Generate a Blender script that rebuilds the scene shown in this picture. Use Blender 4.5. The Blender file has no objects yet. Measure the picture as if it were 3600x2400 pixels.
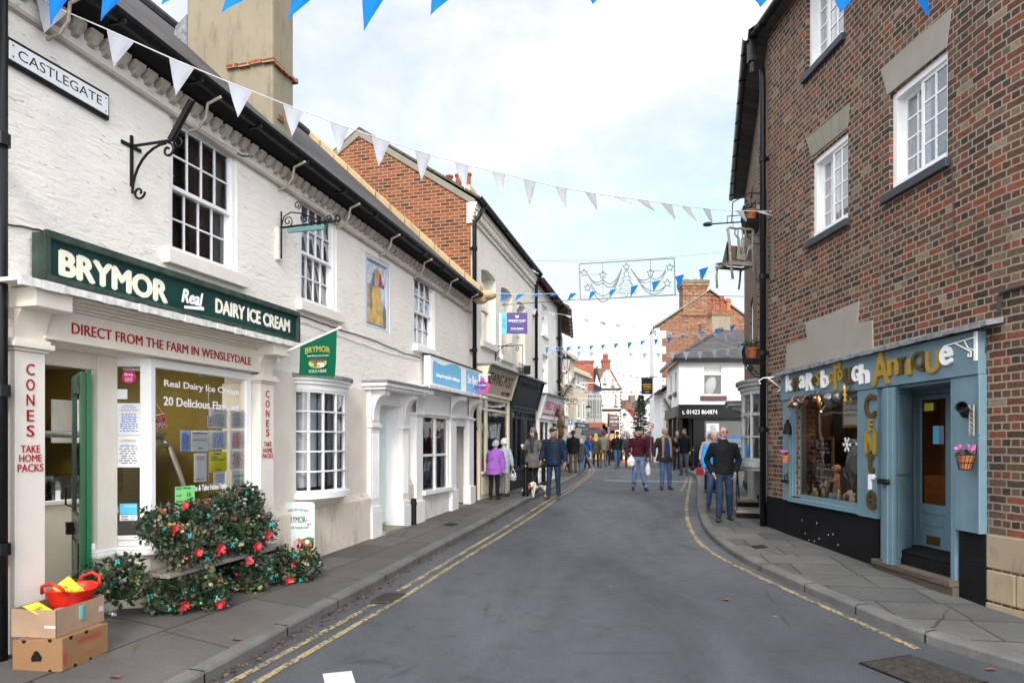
import bpy,bmesh,math,random
from mathutils import Vector as Vc,Matrix,noise as mnoise
R=math.radians
from math import pi as PI,cos,sin
SC=bpy.context.scene
COL=SC.collection
rnd=random.Random(7)
# camera, sky, sun, exposure
ZC=1.75
cam_d=bpy.data.cameras.new('camera')
cam=bpy.data.objects.new('camera',cam_d);COL.objects.link(cam)
cam.location=(0,0,ZC);cam.rotation_euler=(R(90),0,0)
cam_d.sensor_width=36;cam_d.lens=24
cam_d.shift_y=(1556-1200)/3600
cam_d.clip_start=0.05;cam_d.clip_end=2000
SC.camera=cam
W=bpy.data.worlds.new('World');SC.world=W;W.use_nodes=True
GLOW=(.68,2.5)
class _M(dict):
 __getattr__=dict.__getitem__;__setattr__=dict.__setitem__
M=_M()
def world():
 nt=W.node_tree;nt.nodes.clear()
 N=nt.nodes.new;L=nt.links.new
 out=N('ShaderNodeOutputWorld')
 sky=N('ShaderNodeTexSky');sky.sky_type='NISHITA';sky.sun_disc=False
 sky.sun_elevation=R(34);sky.sun_rotation=R(178);sky.altitude=50;sky.air_density=1.0;sky.dust_density=1.5
 b1=N('ShaderNodeBackground');b1.inputs[1].default_value=0.15
 hs=N('ShaderNodeHueSaturation');hs.inputs['Saturation'].default_value=0.85;hs.inputs['Value'].default_value=1.08;hs.inputs['Hue'].default_value=0.475
 L(sky.outputs[0],hs.inputs['Color']);L(hs.outputs[0],b1.inputs[0])
 tc=N('ShaderNodeTexCoord');mp=N('ShaderNodeMapping');mp.inputs['Scale'].default_value=(1.0,1.0,2.0)
 mp.inputs['Location'].default_value=(0.35,0.1,0.2)
 L(tc.outputs['Generated'],mp.inputs[0])
 n1=N('ShaderNodeTexNoise');n1.inputs['Scale'].default_value=2.3;n1.inputs['Detail'].default_value=8;n1.inputs['Roughness'].default_value=0.58
 n1.inputs['Distortion'].default_value=0.15
 L(mp.outputs[0],n1.inputs['Vector'])
 cr=N('ShaderNodeValToRGB');cr.color_ramp.elements[0].position=0.36;cr.color_ramp.elements[0].color=(.10,.10,.10,1)
 cr.color_ramp.elements[1].position=0.60;cr.color_ramp.elements[1].color=(1,1,1,1)
 L(n1.outputs[0],cr.inputs[0])
 dt=N('ShaderNodeVectorMath');dt.operation='DOT_PRODUCT';L(tc.outputs['Generated'],dt.inputs[0]);dt.inputs[1].default_value=(-.03,-.83,.56)
 gl=N('ShaderNodeMapRange');gl.interpolation_type='SMOOTHSTEP'
 for k,v in(('From Min',-.45),('From Max',.95),('To Min',GLOW[0]),('To Max',GLOW[1])):gl.inputs[k].default_value=v
 L(dt.outputs['Value'],gl.inputs['Value'])
 b2=N('ShaderNodeBackground');b2.inputs[0].default_value=(0.985,0.99,1.0,1);L(gl.outputs[0],b2.inputs[1])
 mx=N('ShaderNodeMixShader');L(cr.outputs[0],mx.inputs[0]);L(b1.outputs[0],mx.inputs[1]);L(b2.outputs[0],mx.inputs[2])
 L(mx.outputs[0],out.inputs[0])
world()
sun_d=bpy.data.lights.new('sun','SUN');sun_d.energy=1.5;sun_d.angle=R(14);sun_d.color=(1.0,0.93,0.82)
sun=bpy.data.objects.new('sun',sun_d);COL.objects.link(sun)
_sd=Vc((-0.03,-1.0,math.tan(R(34)))).normalized()
sun.rotation_euler=_sd.to_track_quat('Z','Y').to_euler()
SC.view_settings.view_transform='Standard';SC.view_settings.look='None'
SC.view_settings.exposure=0.68;SC.view_settings.gamma=1.0
SC.cycles.max_bounces=8;SC.cycles.transparent_max_bounces=12
SC.cycles.use_denoising=True
# measuring: rays of the photograph, planes of the place
FPX,CX,HY=2400.0,1800.0,1556.0
def ray(px,py):return Vc(((px-CX)/FPX,1.0,(HY-py)/FPX))
def at(px,py,Y):
 v=ray(px,py)*Y;v.z+=ZC;return v
GP=[(-40,-2.3),(0,-1.97),(3,-1.90),(5.6,-1.82),(7.2,-1.75),(9,-1.68),(12.5,-1.56),(16.5,-1.41),(20,-1.36),(33,-1.25),(60,-1.2),(120,-1.15),(900,-1.15)]
def g(y):
 for(a,za),(b,zb)in zip(GP,GP[1:]):
  if y<=b:
   t=max(0.0,(y-a)/(b-a));return ZC+za+(zb-za)*t
 return ZC+GP[-1][1]
ROAD=-0.07
PAVE=0.035
def ground(px,py,off=ROAD):
 d=ray(px,py);y=5.0
 for _ in range(60):
  zz=g(y)+off-ZC
  y=0.5*y+0.5*min(200.0,max(2.0,zz/d.z if d.z<-1e-5 else 200.0))
 return Vc((d.x*y,y,g(y)+off))
class Frame:
 """a facade seen from the street: s runs to the right, d out of the wall, z up"""
 def __init__(F,x0,y0,ux,uy):
  n=math.hypot(ux,uy);F.u=Vc((ux/n,uy/n,0));F.o=Vc((x0,y0,0))
  F.n=Vc((F.u.y,-F.u.x,0))
 def P(F,s,d,z):return F.o+F.u*s+F.n*d+Vc((0,0,z))
 def mat(F,s=0,d=0,z=0):
  m=Matrix.Identity(4);m.col[0].xyz=F.u;m.col[1].xyz=-F.n;m.col[2].xyz=(0,0,1);m.col[3].xyz=F.P(s,d,z)
  return m
 def px(F,x,y,d=0.0):
  r=ray(x,y);t=(F.o.dot(F.n)+d)/r.dot(F.n)
  p=r*t;p.z+=ZC
  return((p-F.o).dot(F.u),p.z)
 def s(F,x,d=0.0):return F.px(x,1000,d)[0]
 def z(F,x,y,d=0.0):return F.px(x,y,d)[1]
 def pxin(F,s,x,y):
  r=ray(x,y);q=F.o+F.u*s
  t=q.dot(F.u)/r.dot(F.u);p=r*t;p.z+=ZC
  return(-(p-q).dot(F.n),p.z)
UX,UY=(2490-1800)/2400,1.0
FL=Frame(-1.033,16.0,UX,UY)
_rx=(1660-1800)/2400
_cy=12.5;FR=Frame((2700-1800)/2400*_cy,_cy,-_rx,-1.0)
WORLD=Frame(0,0,1,0)
# things, parts, meshes
class Thing:
 def __init__(T,name,label,cat,F=WORLD,s=0,d=0,z=0,group=None,kind=None,rot=None):
  o=bpy.data.objects.new(name,None);COL.objects.link(o);o.empty_display_size=0.2
  m=F.mat(s,d,z)
  if rot is not None:m=m@rot
  o.matrix_world=m
  T.o=o;T.off=Vc((s,-d,z))if rot is None else Vc((0,0,0));T.m=m
  if label:o['label']=label
  if cat:o['category']=cat
  if group:o['group']=group
  if kind:o['kind']=kind
 def part(T,name,mb,mat,parent=None,label=None,smooth=False,bevel=0):
  o=mb.obj(name,mat,T.off,smooth,bevel)
  o.parent=parent or T.o
  if label:o['label']=label
  return o
 def pieces(T,name,mb,mat,parent=None,smooth=False,bevel=0,gap=.004):
  """as part(), one object for each separate piece; every piece goes to the nearest of several parents"""
  par=list(range(len(mb.v)))
  def find(i):
   while par[i]!=i:par[i]=par[par[i]];i=par[i]
   return i
  for f in mb.f:
   for a in f[1:]:par[find(a)]=find(f[0])
  isl={}
  for i,v in enumerate(mb.v):isl.setdefault(find(i),[]).append(v)
  bb={k:([min(v[a]for v in vs)-gap for a in(0,1,2)],[max(v[a]for v in vs)+gap for a in(0,1,2)])for k,vs in isl.items()}
  ks=list(bb);gp={k:k for k in ks}
  def gf(k):
   while gp[k]!=k:gp[k]=gp[gp[k]];k=gp[k]
   return k
  for i,a in enumerate(ks):
   for b in ks[i+1:]:
    if all(bb[a][0][q]<=bb[b][1][q]and bb[b][0][q]<=bb[a][1][q]for q in(0,1,2)):gp[gf(b)]=gf(a)
  out=[]
  for r_ in sorted({gf(k)for k in ks},key=lambda k:(bb[k][0][0],bb[k][0][2])):
   sub=MB();mp={}
   for f,m_ in zip(mb.f,mb.mi):
    if gf(find(f[0]))==r_:
     for i in f:
      if i not in mp:mp[i]=len(sub.v);sub.v.append(mb.v[i])
     sub.cur=m_;sub.face(*[mp[i]for i in f])
   c=(Vc(bb[r_][0])+Vc(bb[r_][1]))/2-T.off
   p=parent
   if isinstance(parent,list):
    p=min(parent,key=lambda o:(sum((Vc(q)for q in o.bound_box),Vc())/8-c).length)
   out.append(T.part(name,sub,mat,p,None,smooth,bevel))
  return out
 def put(T,name,me,mat,parent=None,smooth=False,label=None):
  o=bpy.data.objects.new(name,me);COL.objects.link(o)
  if mat and not me.materials:me.materials.append(mat)
  if smooth:me.shade_smooth()
  o.parent=parent or T.o
  if label:o['label']=label
  return o
 def text(T,s,mat,x0,x1,z0,z1,y,parent=None,ext=0.004,bold=0.0,shear=0.0,slope=0.0,name='lettering',bend=0.0):
  me=text_mesh(s,x0,x1,z0,z1,y,ext,bold,shear,slope,bend)
  me.transform(Matrix.Translation(-T.off))
  return T.put(name,me,mat,parent)
def single(name,label,cat,mb,mat,F=WORLD,s=0,d=0,z=0,group=None,kind=None,smooth=False,bevel=0):
 """a thing that is one mesh"""
 o=mb.obj(name,mat,Vc((s,-d,z)),smooth,bevel);o.matrix_world=F.mat(s,d,z)
 if label:o['label']=label
 if cat:o['category']=cat
 if group:o['group']=group
 if kind:o['kind']=kind
 return o
def struct(name,mb,mat,F=WORLD,kind='structure',smooth=False):
 o=mb.obj(name,mat,Vc((0,0,0)),smooth);o.matrix_world=F.mat();o['kind']=kind;return o
class MB:
 def __init__(s):s.v=[];s.f=[];s.mi=[];s.cur=0
 def vert(s,*p):
  s.v.append(Vc(p[0])if len(p)==1 else Vc(p));return len(s.v)-1
 def face(s,*idx):s.f.append(tuple(idx));s.mi.append(s.cur)
 def poly(s,pts):s.face(*[s.vert(p)for p in pts])
 def box(s,x0,x1,y0,y1,z0,z1,z0b=None,z1b=None):
  """z0b, z1b: heights at the x1 end when the box slopes"""
  z0b=z0 if z0b is None else z0b;z1b=z1 if z1b is None else z1b
  if x1<x0:x0,x1,z0,z0b,z1,z1b=x1,x0,z0b,z0,z1b,z1
  if y1<y0:y0,y1=y1,y0
  i=len(s.v)
  for p in((x0,y0,z0),(x1,y0,z0b),(x1,y1,z0b),(x0,y1,z0),(x0,y0,z1),(x1,y0,z1b),(x1,y1,z1b),(x0,y1,z1)):s.v.append(Vc(p))
  for f in((0,3,2,1),(4,5,6,7),(0,1,5,4),(1,2,6,5),(2,3,7,6),(3,0,4,7)):s.face(*[i+k for k in f])
  return s
 def prism(s,pts,a,b,axis='y'):
  """outline (two coordinates) swept along an axis from a to b"""
  def mk(p,t):
   return{'y':(p[0],t,p[1]),'x':(t,p[0],p[1]),'z':(p[0],p[1],t)}[axis]
  n=len(pts);i=len(s.v)
  for t in(a,b):
   for p in pts:s.v.append(Vc(mk(p,t)))
  s.face(*[i+k for k in range(n)]);s.face(*[i+n+k for k in reversed(range(n))])
  for k in range(n):s.face(i+k,i+n+k,i+n+(k+1)%n,i+(k+1)%n)
  return s
 def slant(s,prof,x0,x1,dz0=0.0,dz1=0.0):
  """profile (y, z) swept along x, lifted by dz0 at x0 and dz1 at x1"""
  n=len(prof);i=len(s.v)
  for x,dz in((x0,dz0),(x1,dz1)):
   for p in prof:s.v.append(Vc((x,p[0],p[1]+dz)))
  s.face(*[i+k for k in range(n)]);s.face(*[i+n+k for k in reversed(range(n))])
  for k in range(n):s.face(i+k,i+n+k,i+n+(k+1)%n,i+(k+1)%n)
  return s
 def tube(s,pts,r,n=6,cap=True,r1=None):
  pts=[Vc(p)for p in pts];m=len(pts);i=len(s.v)
  t0=(pts[1]-pts[0]).normalized()
  ref=Vc((0,0,1))if abs(t0.z)<0.9 else Vc((1,0,0))
  a=t0.cross(ref).normalized()
  for k in range(m):
   t=(pts[min(k+1,m-1)]-pts[max(k-1,0)]).normalized()
   a=(a-t*a.dot(t));a=a.normalized()if a.length>1e-6 else t.orthogonal().normalized()
   b=t.cross(a);rr=r if r1 is None else r+(r1-r)*k/(m-1)
   for j in range(n):
    w=2*PI*j/n;s.v.append(pts[k]+(a*cos(w)+b*sin(w))*rr)
  for k in range(m-1):
   for j in range(n):
    s.face(i+k*n+j,i+k*n+(j+1)%n,i+(k+1)*n+(j+1)%n,i+(k+1)*n+j)
  if cap:s.face(*[i+j for j in reversed(range(n))]);s.face(*[i+(m-1)*n+j for j in range(n)])
  return s
 def lathe(s,prof,c=(0,0,0),n=16,ax=None):
  """profile (radius, height) turned round an axis"""
  c=Vc(c);q=Matrix.Identity(3)if ax is None else Vc(ax).to_track_quat('Z','Y').to_matrix()
  i=len(s.v);m=len(prof)
  for(r,h)in prof:
   for j in range(n):
    w=2*PI*j/n;s.v.append(c+q@Vc((max(r,1e-4)*cos(w),max(r,1e-4)*sin(w),h)))
  for k in range(m-1):
   for j in range(n):
    s.face(i+k*n+j,i+k*n+(j+1)%n,i+(k+1)*n+(j+1)%n,i+(k+1)*n+j)
  s.face(*[i+j for j in reversed(range(n))]);s.face(*[i+(m-1)*n+j for j in range(n)])
  return s
 def ball(s,c,rx,ry=None,rz=None,n=10,m=7):
  ry=ry or rx;rz=rz or rx;c=Vc(c);i=len(s.v)
  s.v.append(c+Vc((0,0,-rz)))
  for k in range(1,m):
   t=-PI/2+PI*k/m
   for j in range(n):
    w=2*PI*j/n
    s.v.append(c+Vc((rx*cos(t)*cos(w),ry*cos(t)*sin(w),rz*sin(t))))
  s.v.append(c+Vc((0,0,rz)));top=len(s.v)-1
  for j in range(n):
   s.face(i,i+1+(j+1)%n,i+1+j);s.face(top,i+1+(m-2)*n+j,i+1+(m-2)*n+(j+1)%n)
  for k in range(m-2):
   for j in range(n):
    a=i+1+k*n
    s.face(a+j,a+(j+1)%n,a+n+(j+1)%n,a+n+j)
  return s
 def loft(s,rings,n=12):
  """closed tube through rings (centre, rx, ry, forward axis); limbs and torsos"""
  i=len(s.v);m=len(rings);C_=[Vc(r[0])for r in rings]
  for k in range(m):
   t=(C_[min(k+1,m-1)]-C_[max(k-1,0)]).normalized()
   f=Vc(rings[k][3])if len(rings[k])>3 else Vc((0,1,0))
   f=f-t*f.dot(t);f=f.normalized()if f.length>1e-4 else t.orthogonal().normalized()
   x=f.cross(t)
   for j in range(n):
    w=2*PI*j/n;s.v.append(C_[k]+x*(rings[k][1]*cos(w))+f*(rings[k][2]*sin(w)))
  for k in range(m-1):
   for j in range(n):
    s.face(i+k*n+j,i+k*n+(j+1)%n,i+(k+1)*n+(j+1)%n,i+(k+1)*n+j)
  s.face(*[i+j for j in reversed(range(n))]);s.face(*[i+(m-1)*n+j for j in range(n)])
  return s
 def wall(s,x0,x1,z0,z1,holes,th=0.3,z1b=None,z0b=None,y=0.0):
  """slab with rectangular openings (hx0, hx1, hz0, hz1); reveals included"""
  xs=sorted({x0,x1,*[h[0]for h in holes],*[h[1]for h in holes]});xs=[v for v in xs if x0-1e-6<=v<=x1+1e-6]
  def top(x):return z1 if z1b is None else z1+(z1b-z1)*(x-x0)/(x1-x0)
  def bot(x):return z0 if z0b is None else z0+(z0b-z0)*(x-x0)/(x1-x0)
  for a,b in zip(xs,xs[1:]):
   if b-a<1e-6:continue
   cuts=sorted([(h[2],h[3])for h in holes if h[0]<(a+b)/2<h[1]])
   lo=None
   segs=[];cur=None
   for(h0,h1)in cuts:segs.append((cur,h0));cur=h1
   segs.append((cur,None))
   for(q0,q1)in segs:
    qa0=bot(a)if q0 is None else q0;qb0=bot(b)if q0 is None else q0
    qa1=top(a)if q1 is None else q1;qb1=top(b)if q1 is None else q1
    if qa1-qa0<1e-5 and qb1-qb0<1e-5:continue
    s.poly([(a,y,qa0),(b,y,qb0),(b,y,qb1),(a,y,qa1)])
    s.poly([(b,y+th,qb0),(a,y+th,qa0),(a,y+th,qa1),(b,y+th,qb1)])
  for(a,b,c,d)in holes:
   s.poly([(a,y,c),(a,y,d),(a,y+th,d),(a,y+th,c)]);s.poly([(b,y,d),(b,y,c),(b,y+th,c),(b,y+th,d)])
   s.poly([(a,y,d),(b,y,d),(b,y+th,d),(a,y+th,d)]);s.poly([(b,y,c),(a,y,c),(a,y+th,c),(b,y+th,c)])
  s.poly([(x0,y,top(x0)),(x1,y,top(x1)),(x1,y+th,top(x1)),(x0,y+th,top(x0))])
  s.poly([(x0,y,bot(x0)),(x0,y,top(x0)),(x0,y+th,top(x0)),(x0,y+th,bot(x0))])
  s.poly([(x1,y,top(x1)),(x1,y,bot(x1)),(x1,y+th,bot(x1)),(x1,y+th,top(x1))])
  return s
 def mesh(s,name,off=Vc((0,0,0))):
  me=bpy.data.meshes.new(name);me.from_pydata([tuple(v-off)for v in s.v],[],s.f)
  if any(s.mi):me.polygons.foreach_set('material_index',s.mi)
  me.update();return me
 def obj(s,name,mat,off=Vc((0,0,0)),smooth=False,bevel=0):
  me=s.mesh(name,off)
  for m in(mat if isinstance(mat,(list,tuple))else[mat]):me.materials.append(m)
  if bevel:
   bm=bmesh.new();bm.from_mesh(me)
   bmesh.ops.remove_doubles(bm,verts=bm.verts,dist=1e-5)
   ed=[e for e in bm.edges if e.is_manifold and e.calc_face_angle(0)>0.5]
   bmesh.ops.bevel(bm,geom=ed,offset=bevel,segments=2,affect='EDGES',profile=0.6)
   bm.to_mesh(me);bm.free()
  if smooth:me.shade_smooth()
  o=bpy.data.objects.new(name,me);COL.objects.link(o);return o
def text_mesh(s,x0,x1,z0,z1,y,ext=0.004,bold=0.0,shear=0.0,slope=0.0,bend=0.0):
 """letters filling the box x0..x1, z0..z1 on the plane y, facing -y; slope lifts along x, bend arches"""
 cu=bpy.data.curves.new('lettering','FONT');cu.body=s;cu.size=1.0;cu.shear=shear
 cu.align_x='CENTER';cu.resolution_u=3;cu.extrude=0.0
 ob=bpy.data.objects.new('lettering',cu);me=bpy.data.meshes.new_from_object(ob)
 bpy.data.objects.remove(ob);bpy.data.curves.remove(cu)
 bm=bmesh.new();bm.from_mesh(me)
 base=bm.faces[:]
 if bold>0:
  sh=[(-1,0),(1,0),(0,.8),(0,-.8),(.7,.55),(-.7,-.55)]if bold>.018 else[(-1,0),(1,0)]
  for k,(dx,dy)in enumerate(sh):
   r=bmesh.ops.duplicate(bm,geom=base)
   for q in r['geom']:
    if isinstance(q,bmesh.types.BMVert):q.co+=Vc((dx*bold,dy*bold,(k+1)*.0004))
 xs=[v.co.x for v in bm.verts];ys=[v.co.y for v in bm.verts]
 ax,bx,ay,by=min(xs),max(xs),min(ys),max(ys)
 for v in bm.verts:
  tx=(v.co.x-ax)/(bx-ax or 1);ty=(v.co.y-ay)/(by-ay or 1)
  x=x0+(x1-x0)*tx
  v.co=Vc((x,y-v.co.z*.5,z0+(z1-z0)*ty+slope*(x-x0)+bend*(1-(2*tx-1)**2)))
 if ext:
  r=bmesh.ops.extrude_face_region(bm,geom=bm.faces[:])
  vs=[q for q in r['geom']if isinstance(q,bmesh.types.BMVert)]
  bmesh.ops.translate(bm,verts=vs,vec=(0,-ext,0))
  bmesh.ops.recalc_face_normals(bm,faces=bm.faces)
 bm.to_mesh(me);bm.free();return me
def lines_mb(x0,x1,z0,z1,y,n,rs,t=0.5,jit=0.3):
 """rows of tiny print on a notice"""
 mb=MB();st=(z1-z0)/n
 for k in range(n):
  w=(x1-x0)*(1-jit*rs.random());c=(x0+x1)/2;z=z1-st*(k+0.5);x=c-w/2
  while x<c+w/2-0.004:
   l=min(c+w/2-x,(0.25+rs.random()*.6)*st*3);mb.box(x,x+l,y-0.0006,y,z-st*t/2,z+st*t/2);x+=l+st*.55
 return mb
# materials
class NT:
 def __init__(s,name):
  s.m=bpy.data.materials.new(name);s.m.use_nodes=True;s.t=s.m.node_tree;s.t.nodes.clear()
  s.out=s.n('ShaderNodeOutputMaterial');s.b=s.n('ShaderNodeBsdfPrincipled');s.l(s.b.outputs[0],s.out.inputs[0])
  s._co=None
 def n(s,k,**kw):
  x=s.t.nodes.new(k)
  for a,v in kw.items():setattr(x,a,v)
  return x
 def l(s,a,b):s.t.links.new(a,b)
 def co(s):
  if s._co is None:s._co=s.n('ShaderNodeTexCoord')
  return s._co.outputs['Object']
 def geo(s):return s.n('ShaderNodeNewGeometry').outputs['Position']
 def map(s,v,scale=(1,1,1),rot=(0,0,0),loc=(0,0,0)):
  m=s.n('ShaderNodeMapping');m.inputs['Scale'].default_value=scale;m.inputs['Rotation'].default_value=rot;m.inputs['Location'].default_value=loc
  s.l(v,m.inputs[0]);return m.outputs[0]
 def noise(s,v,scale,detail=4,rough=0.55,dist=0.0):
  x=s.n('ShaderNodeTexNoise');x.inputs['Scale'].default_value=scale;x.inputs['Detail'].default_value=detail
  x.inputs['Roughness'].default_value=rough;x.inputs['Distortion'].default_value=dist;s.l(v,x.inputs['Vector']);return x.outputs[0]
 def ramp(s,f,stops,const=False):
  r=s.n('ShaderNodeValToRGB');e=r.color_ramp.elements
  if const:r.color_ramp.interpolation='CONSTANT'
  while len(e)>1:e.remove(e[-1])
  e[0].position=stops[0][0];e[0].color=c4(stops[0][1])
  for p,c in stops[1:]:
   q=e.new(p);q.color=c4(c)
  s.l(f,r.inputs[0]);return r.outputs[0]
 def mix(s,f,a,b,mode='MIX'):
  x=s.n('ShaderNodeMix',data_type='RGBA',blend_type=mode)
  for sock,v in((x.inputs[0],f),(x.inputs[6],a),(x.inputs[7],b)):
   if hasattr(v,'node'):s.l(v,sock)
   elif isinstance(v,(int,float)):sock.default_value=v if sock==x.inputs[0]else c4((v,v,v))
   else:sock.default_value=c4(v)
  return x.outputs[2]
 def math(s,op,a,b=0.0):
  x=s.n('ShaderNodeMath',operation=op)
  for i,v in enumerate((a,b)):
   if hasattr(v,'node'):s.l(v,x.inputs[i])
   else:x.inputs[i].default_value=v
  return x.outputs[0]
 def bump(s,h,strength=0.5,dist=0.01,prev=None):
  x=s.n('ShaderNodeBump');x.inputs['Strength'].default_value=strength;x.inputs['Distance'].default_value=dist
  s.l(h,x.inputs['Height'])
  if prev is not None:s.l(prev,x.inputs['Normal'])
  return x.outputs[0]
 def set(s,color=None,rough=None,metal=None,normal=None,spec=None):
  for k,v in(('Base Color',color),('Roughness',rough),('Metallic',metal),('Normal',normal),('Specular IOR Level',spec)):
   if v is None:continue
   if hasattr(v,'node'):s.l(v,s.b.inputs[k])
   elif k=='Base Color':s.b.inputs[k].default_value=c4(v)
   else:s.b.inputs[k].default_value=v
  return s.m
def c4(c):return(c[0],c[1],c[2],1.0)if not isinstance(c,(int,float))else(c,c,c,1.0)
def sc(c,k):return tuple(min(1,v*k)for v in c)
_cache={}
def paint(name,c,rough=0.5,var=0.08,scale=6.0,bump=0.15,metal=0.0,spec=0.4,grime=0.0):
 """painted or plain surface with slight unevenness"""
 key=(name,c,rough,metal)
 if key in _cache:return _cache[key]
 t=NT(name);v=t.co()
 n=t.noise(v,scale,6,0.6);n2=t.noise(v,scale*14,3,0.6)
 col=t.ramp(n,[(0.3,sc(c,1-var)),(0.7,sc(c,1+var))])
 if grime:
  col=t.mix(t.ramp(t.noise(t.map(v,(3,3,0.6)),3,6,0.65),[(0.5,0),(0.75,grime)]),col,sc(c,0.45))
 rr=t.math('ADD',t.math('MULTIPLY',n,0.2),rough-0.1)
 m=t.set(col,rr,metal,t.bump(n2,bump,0.004),spec);_cache[key]=m;return m
def emit(name,c,k):
 t=NT(name);t.b.inputs['Emission Color'].default_value=c4(c);t.b.inputs['Emission Strength'].default_value=k;return t.set(c,0.6)
def brick_wave(t,v,amt=0.006,sc_=9.0):
 """facade plane (x, z) as texture plane, edges made uneven"""
 sep=t.n('ShaderNodeSeparateXYZ');t.l(v,sep.inputs[0])
 nn=t.n('ShaderNodeTexNoise');nn.inputs['Scale'].default_value=sc_;nn.inputs['Detail'].default_value=3;t.l(v,nn.inputs['Vector'])
 s2=t.n('ShaderNodeSeparateColor');t.l(nn.outputs['Color'],s2.inputs[0])
 x=t.math('ADD',t.math('ADD',sep.outputs[0],sep.outputs[1]),t.math('MULTIPLY',t.math('SUBTRACT',s2.outputs[0],0.5),amt*2))
 z=t.math('ADD',sep.outputs[2],t.math('MULTIPLY',t.math('SUBTRACT',s2.outputs[1],0.5),amt*2))
 cb=t.n('ShaderNodeCombineXYZ');t.l(x,cb.inputs[0]);t.l(z,cb.inputs[1]);return cb.outputs[0]
def brick_tex(t,v,w,h,mortar,smooth=0.15,off=0.5,freq=2,sq=1.0,sqf=2):
 b=t.n('ShaderNodeTexBrick');b.offset=off;b.offset_frequency=freq;b.squash=sq;b.squash_frequency=sqf
 b.inputs['Scale'].default_value=1.0;b.inputs['Brick Width'].default_value=w;b.inputs['Row Height'].default_value=h
 b.inputs['Mortar Size'].default_value=mortar;b.inputs['Mortar Smooth'].default_value=smooth
 b.inputs['Color1'].default_value=(0,0,0,1);b.inputs['Color2'].default_value=(1,1,1,1);b.inputs['Mortar'].default_value=(.5,.5,.5,1)
 t.l(v,b.inputs['Vector']);return b.outputs['Color'],b.outputs['Fac']
def brick_mat(name,stops,mortar_c,w=0.235,h=0.083,mort=0.011,sq=0.55,sqf=2,blotch=0.5,wave=0.006,soot=0.0):
 t=NT(name);v=t.co();bv=brick_wave(t,v,wave)
 col,fac=brick_tex(t,bv,w,h,mort,0.1,0.5,2,sq,sqf)
 base=t.ramp(col,stops)
 n=t.noise(v,22,6,0.7);n2=t.noise(v,90,3,0.6)
 base=t.mix(t.ramp(n,[(0.35,0.0),(0.75,blotch)]),base,t.mix(t.noise(v,7,2),(0.05,0.035,0.03),(0.42,0.36,0.28)))
 base=t.mix(0.6,base,t.ramp(t.noise(v,34,5,.7,.8),[(0.3,0.3),(0.68,1.25)]),'MULTIPLY');base=t.mix(0.3,base,t.ramp(n2,[(0.2,0.25),(0.8,1.0)]),'MULTIPLY')
 fac=t.math('MINIMUM',t.math('ADD',fac,t.ramp(t.noise(v,16,4,.7),[(.66,0),(.74,.8)])),1.0)
 mc=t.mix(t.noise(v,35,4),sc(mortar_c,0.75),sc(mortar_c,1.15))
 c=t.mix(fac,base,mc)
 if soot:c=t.mix(t.ramp(t.noise(t.map(v,(1,1,.35)),1.3,5,.6),[(0.45,0),(0.75,soot)]),c,(0.05,0.045,0.04))
 hgt=t.math('SUBTRACT',t.math('MULTIPLY',n,0.5),fac)
 return t.set(c,0.9,0,t.bump(hgt,0.8,0.012),0.2)
M.brick_old=brick_mat('old mixed brick',[(0,(.03,.021,.02)),(.2,(.075,.034,.027)),(.36,(.16,.046,.028)),(.5,(.30,.07,.032)),(.62,(.085,.045,.036)),(.76,(.13,.055,.036)),(.86,(.22,.15,.10)),(.93,(.09,.045,.034)),(1,(.33,.265,.19))],(.31,.27,.205),mort=.0095,sq=0.5,blotch=0.28,soot=0.42,wave=.009)
M.brick_red=brick_mat('orange red brick',[(0,(.09,.035,.026)),(.3,(.27,.068,.03)),(.6,(.37,.095,.036)),(.8,(.40,.13,.06)),(1,(.12,.04,.028))],(.34,.27,.18),sq=1.0,blotch=0.1)
M.brick_gable=brick_mat('pale orange brick',[(0,(.08,.03,.02)),(.3,(.24,.065,.028)),(.55,(.33,.095,.04)),(.85,(.36,.12,.055)),(1,(.42,.28,.16))],(.34,.27,.19),sq=0.5,blotch=0.12)
M.brick_soft=brick_mat('brown brick',[(0,(.1,.06,.045)),(.5,(.2,.11,.075)),(1,(.3,.18,.12))],(.3,.26,.2))
def white_brick(name,c,h=0.078,crack=0.5,w=0.24,course=.07):
 t=NT(name);v=t.co();bv=brick_wave(t,v,0.02,5.0)
 col,fac=brick_tex(t,bv,w,h,0.008,0.5)
 n=t.noise(v,2.2,6,0.65);f=t.noise(v,28,4,0.6)
 base=t.ramp(n,[(0.3,sc(c,0.9)),(0.7,c)])
 st=t.noise(t.map(v,(5.5,5.5,24)),1.0,5,0.65,0.6)
 ck=t.math('MULTIPLY',t.ramp(st,[(0.64,0),(0.70,1)]),t.ramp(fac,[(0.05,0.7),(0.6,1)]))
 base=t.mix(t.math('MULTIPLY',ck,crack),base,(.33,.27,.21))
 lump=t.noise(t.map(v,(4.5,4.5,13)),1.0,4,0.6,0.8)
 h_=t.math('ADD',t.math('MULTIPLY',fac,-course),t.math('ADD',t.math('MULTIPLY',f,0.3),t.math('ADD',t.math('MULTIPLY',lump,1.3),t.math('MULTIPLY',ck,-0.8))))
 return t.set(base,0.62,0,t.bump(h_,0.85,0.012),0.3)
M.white_brick=white_brick('painted white brick',(.84,.80,.75))
M.cream_brick=white_brick('painted cream brick',(.82,.79,.71),0.078,0.2,.24,.3)
M.pale_block=white_brick('painted pale stone',(.78,.76,.72),0.3,0.25,0.6,.3)
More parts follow.
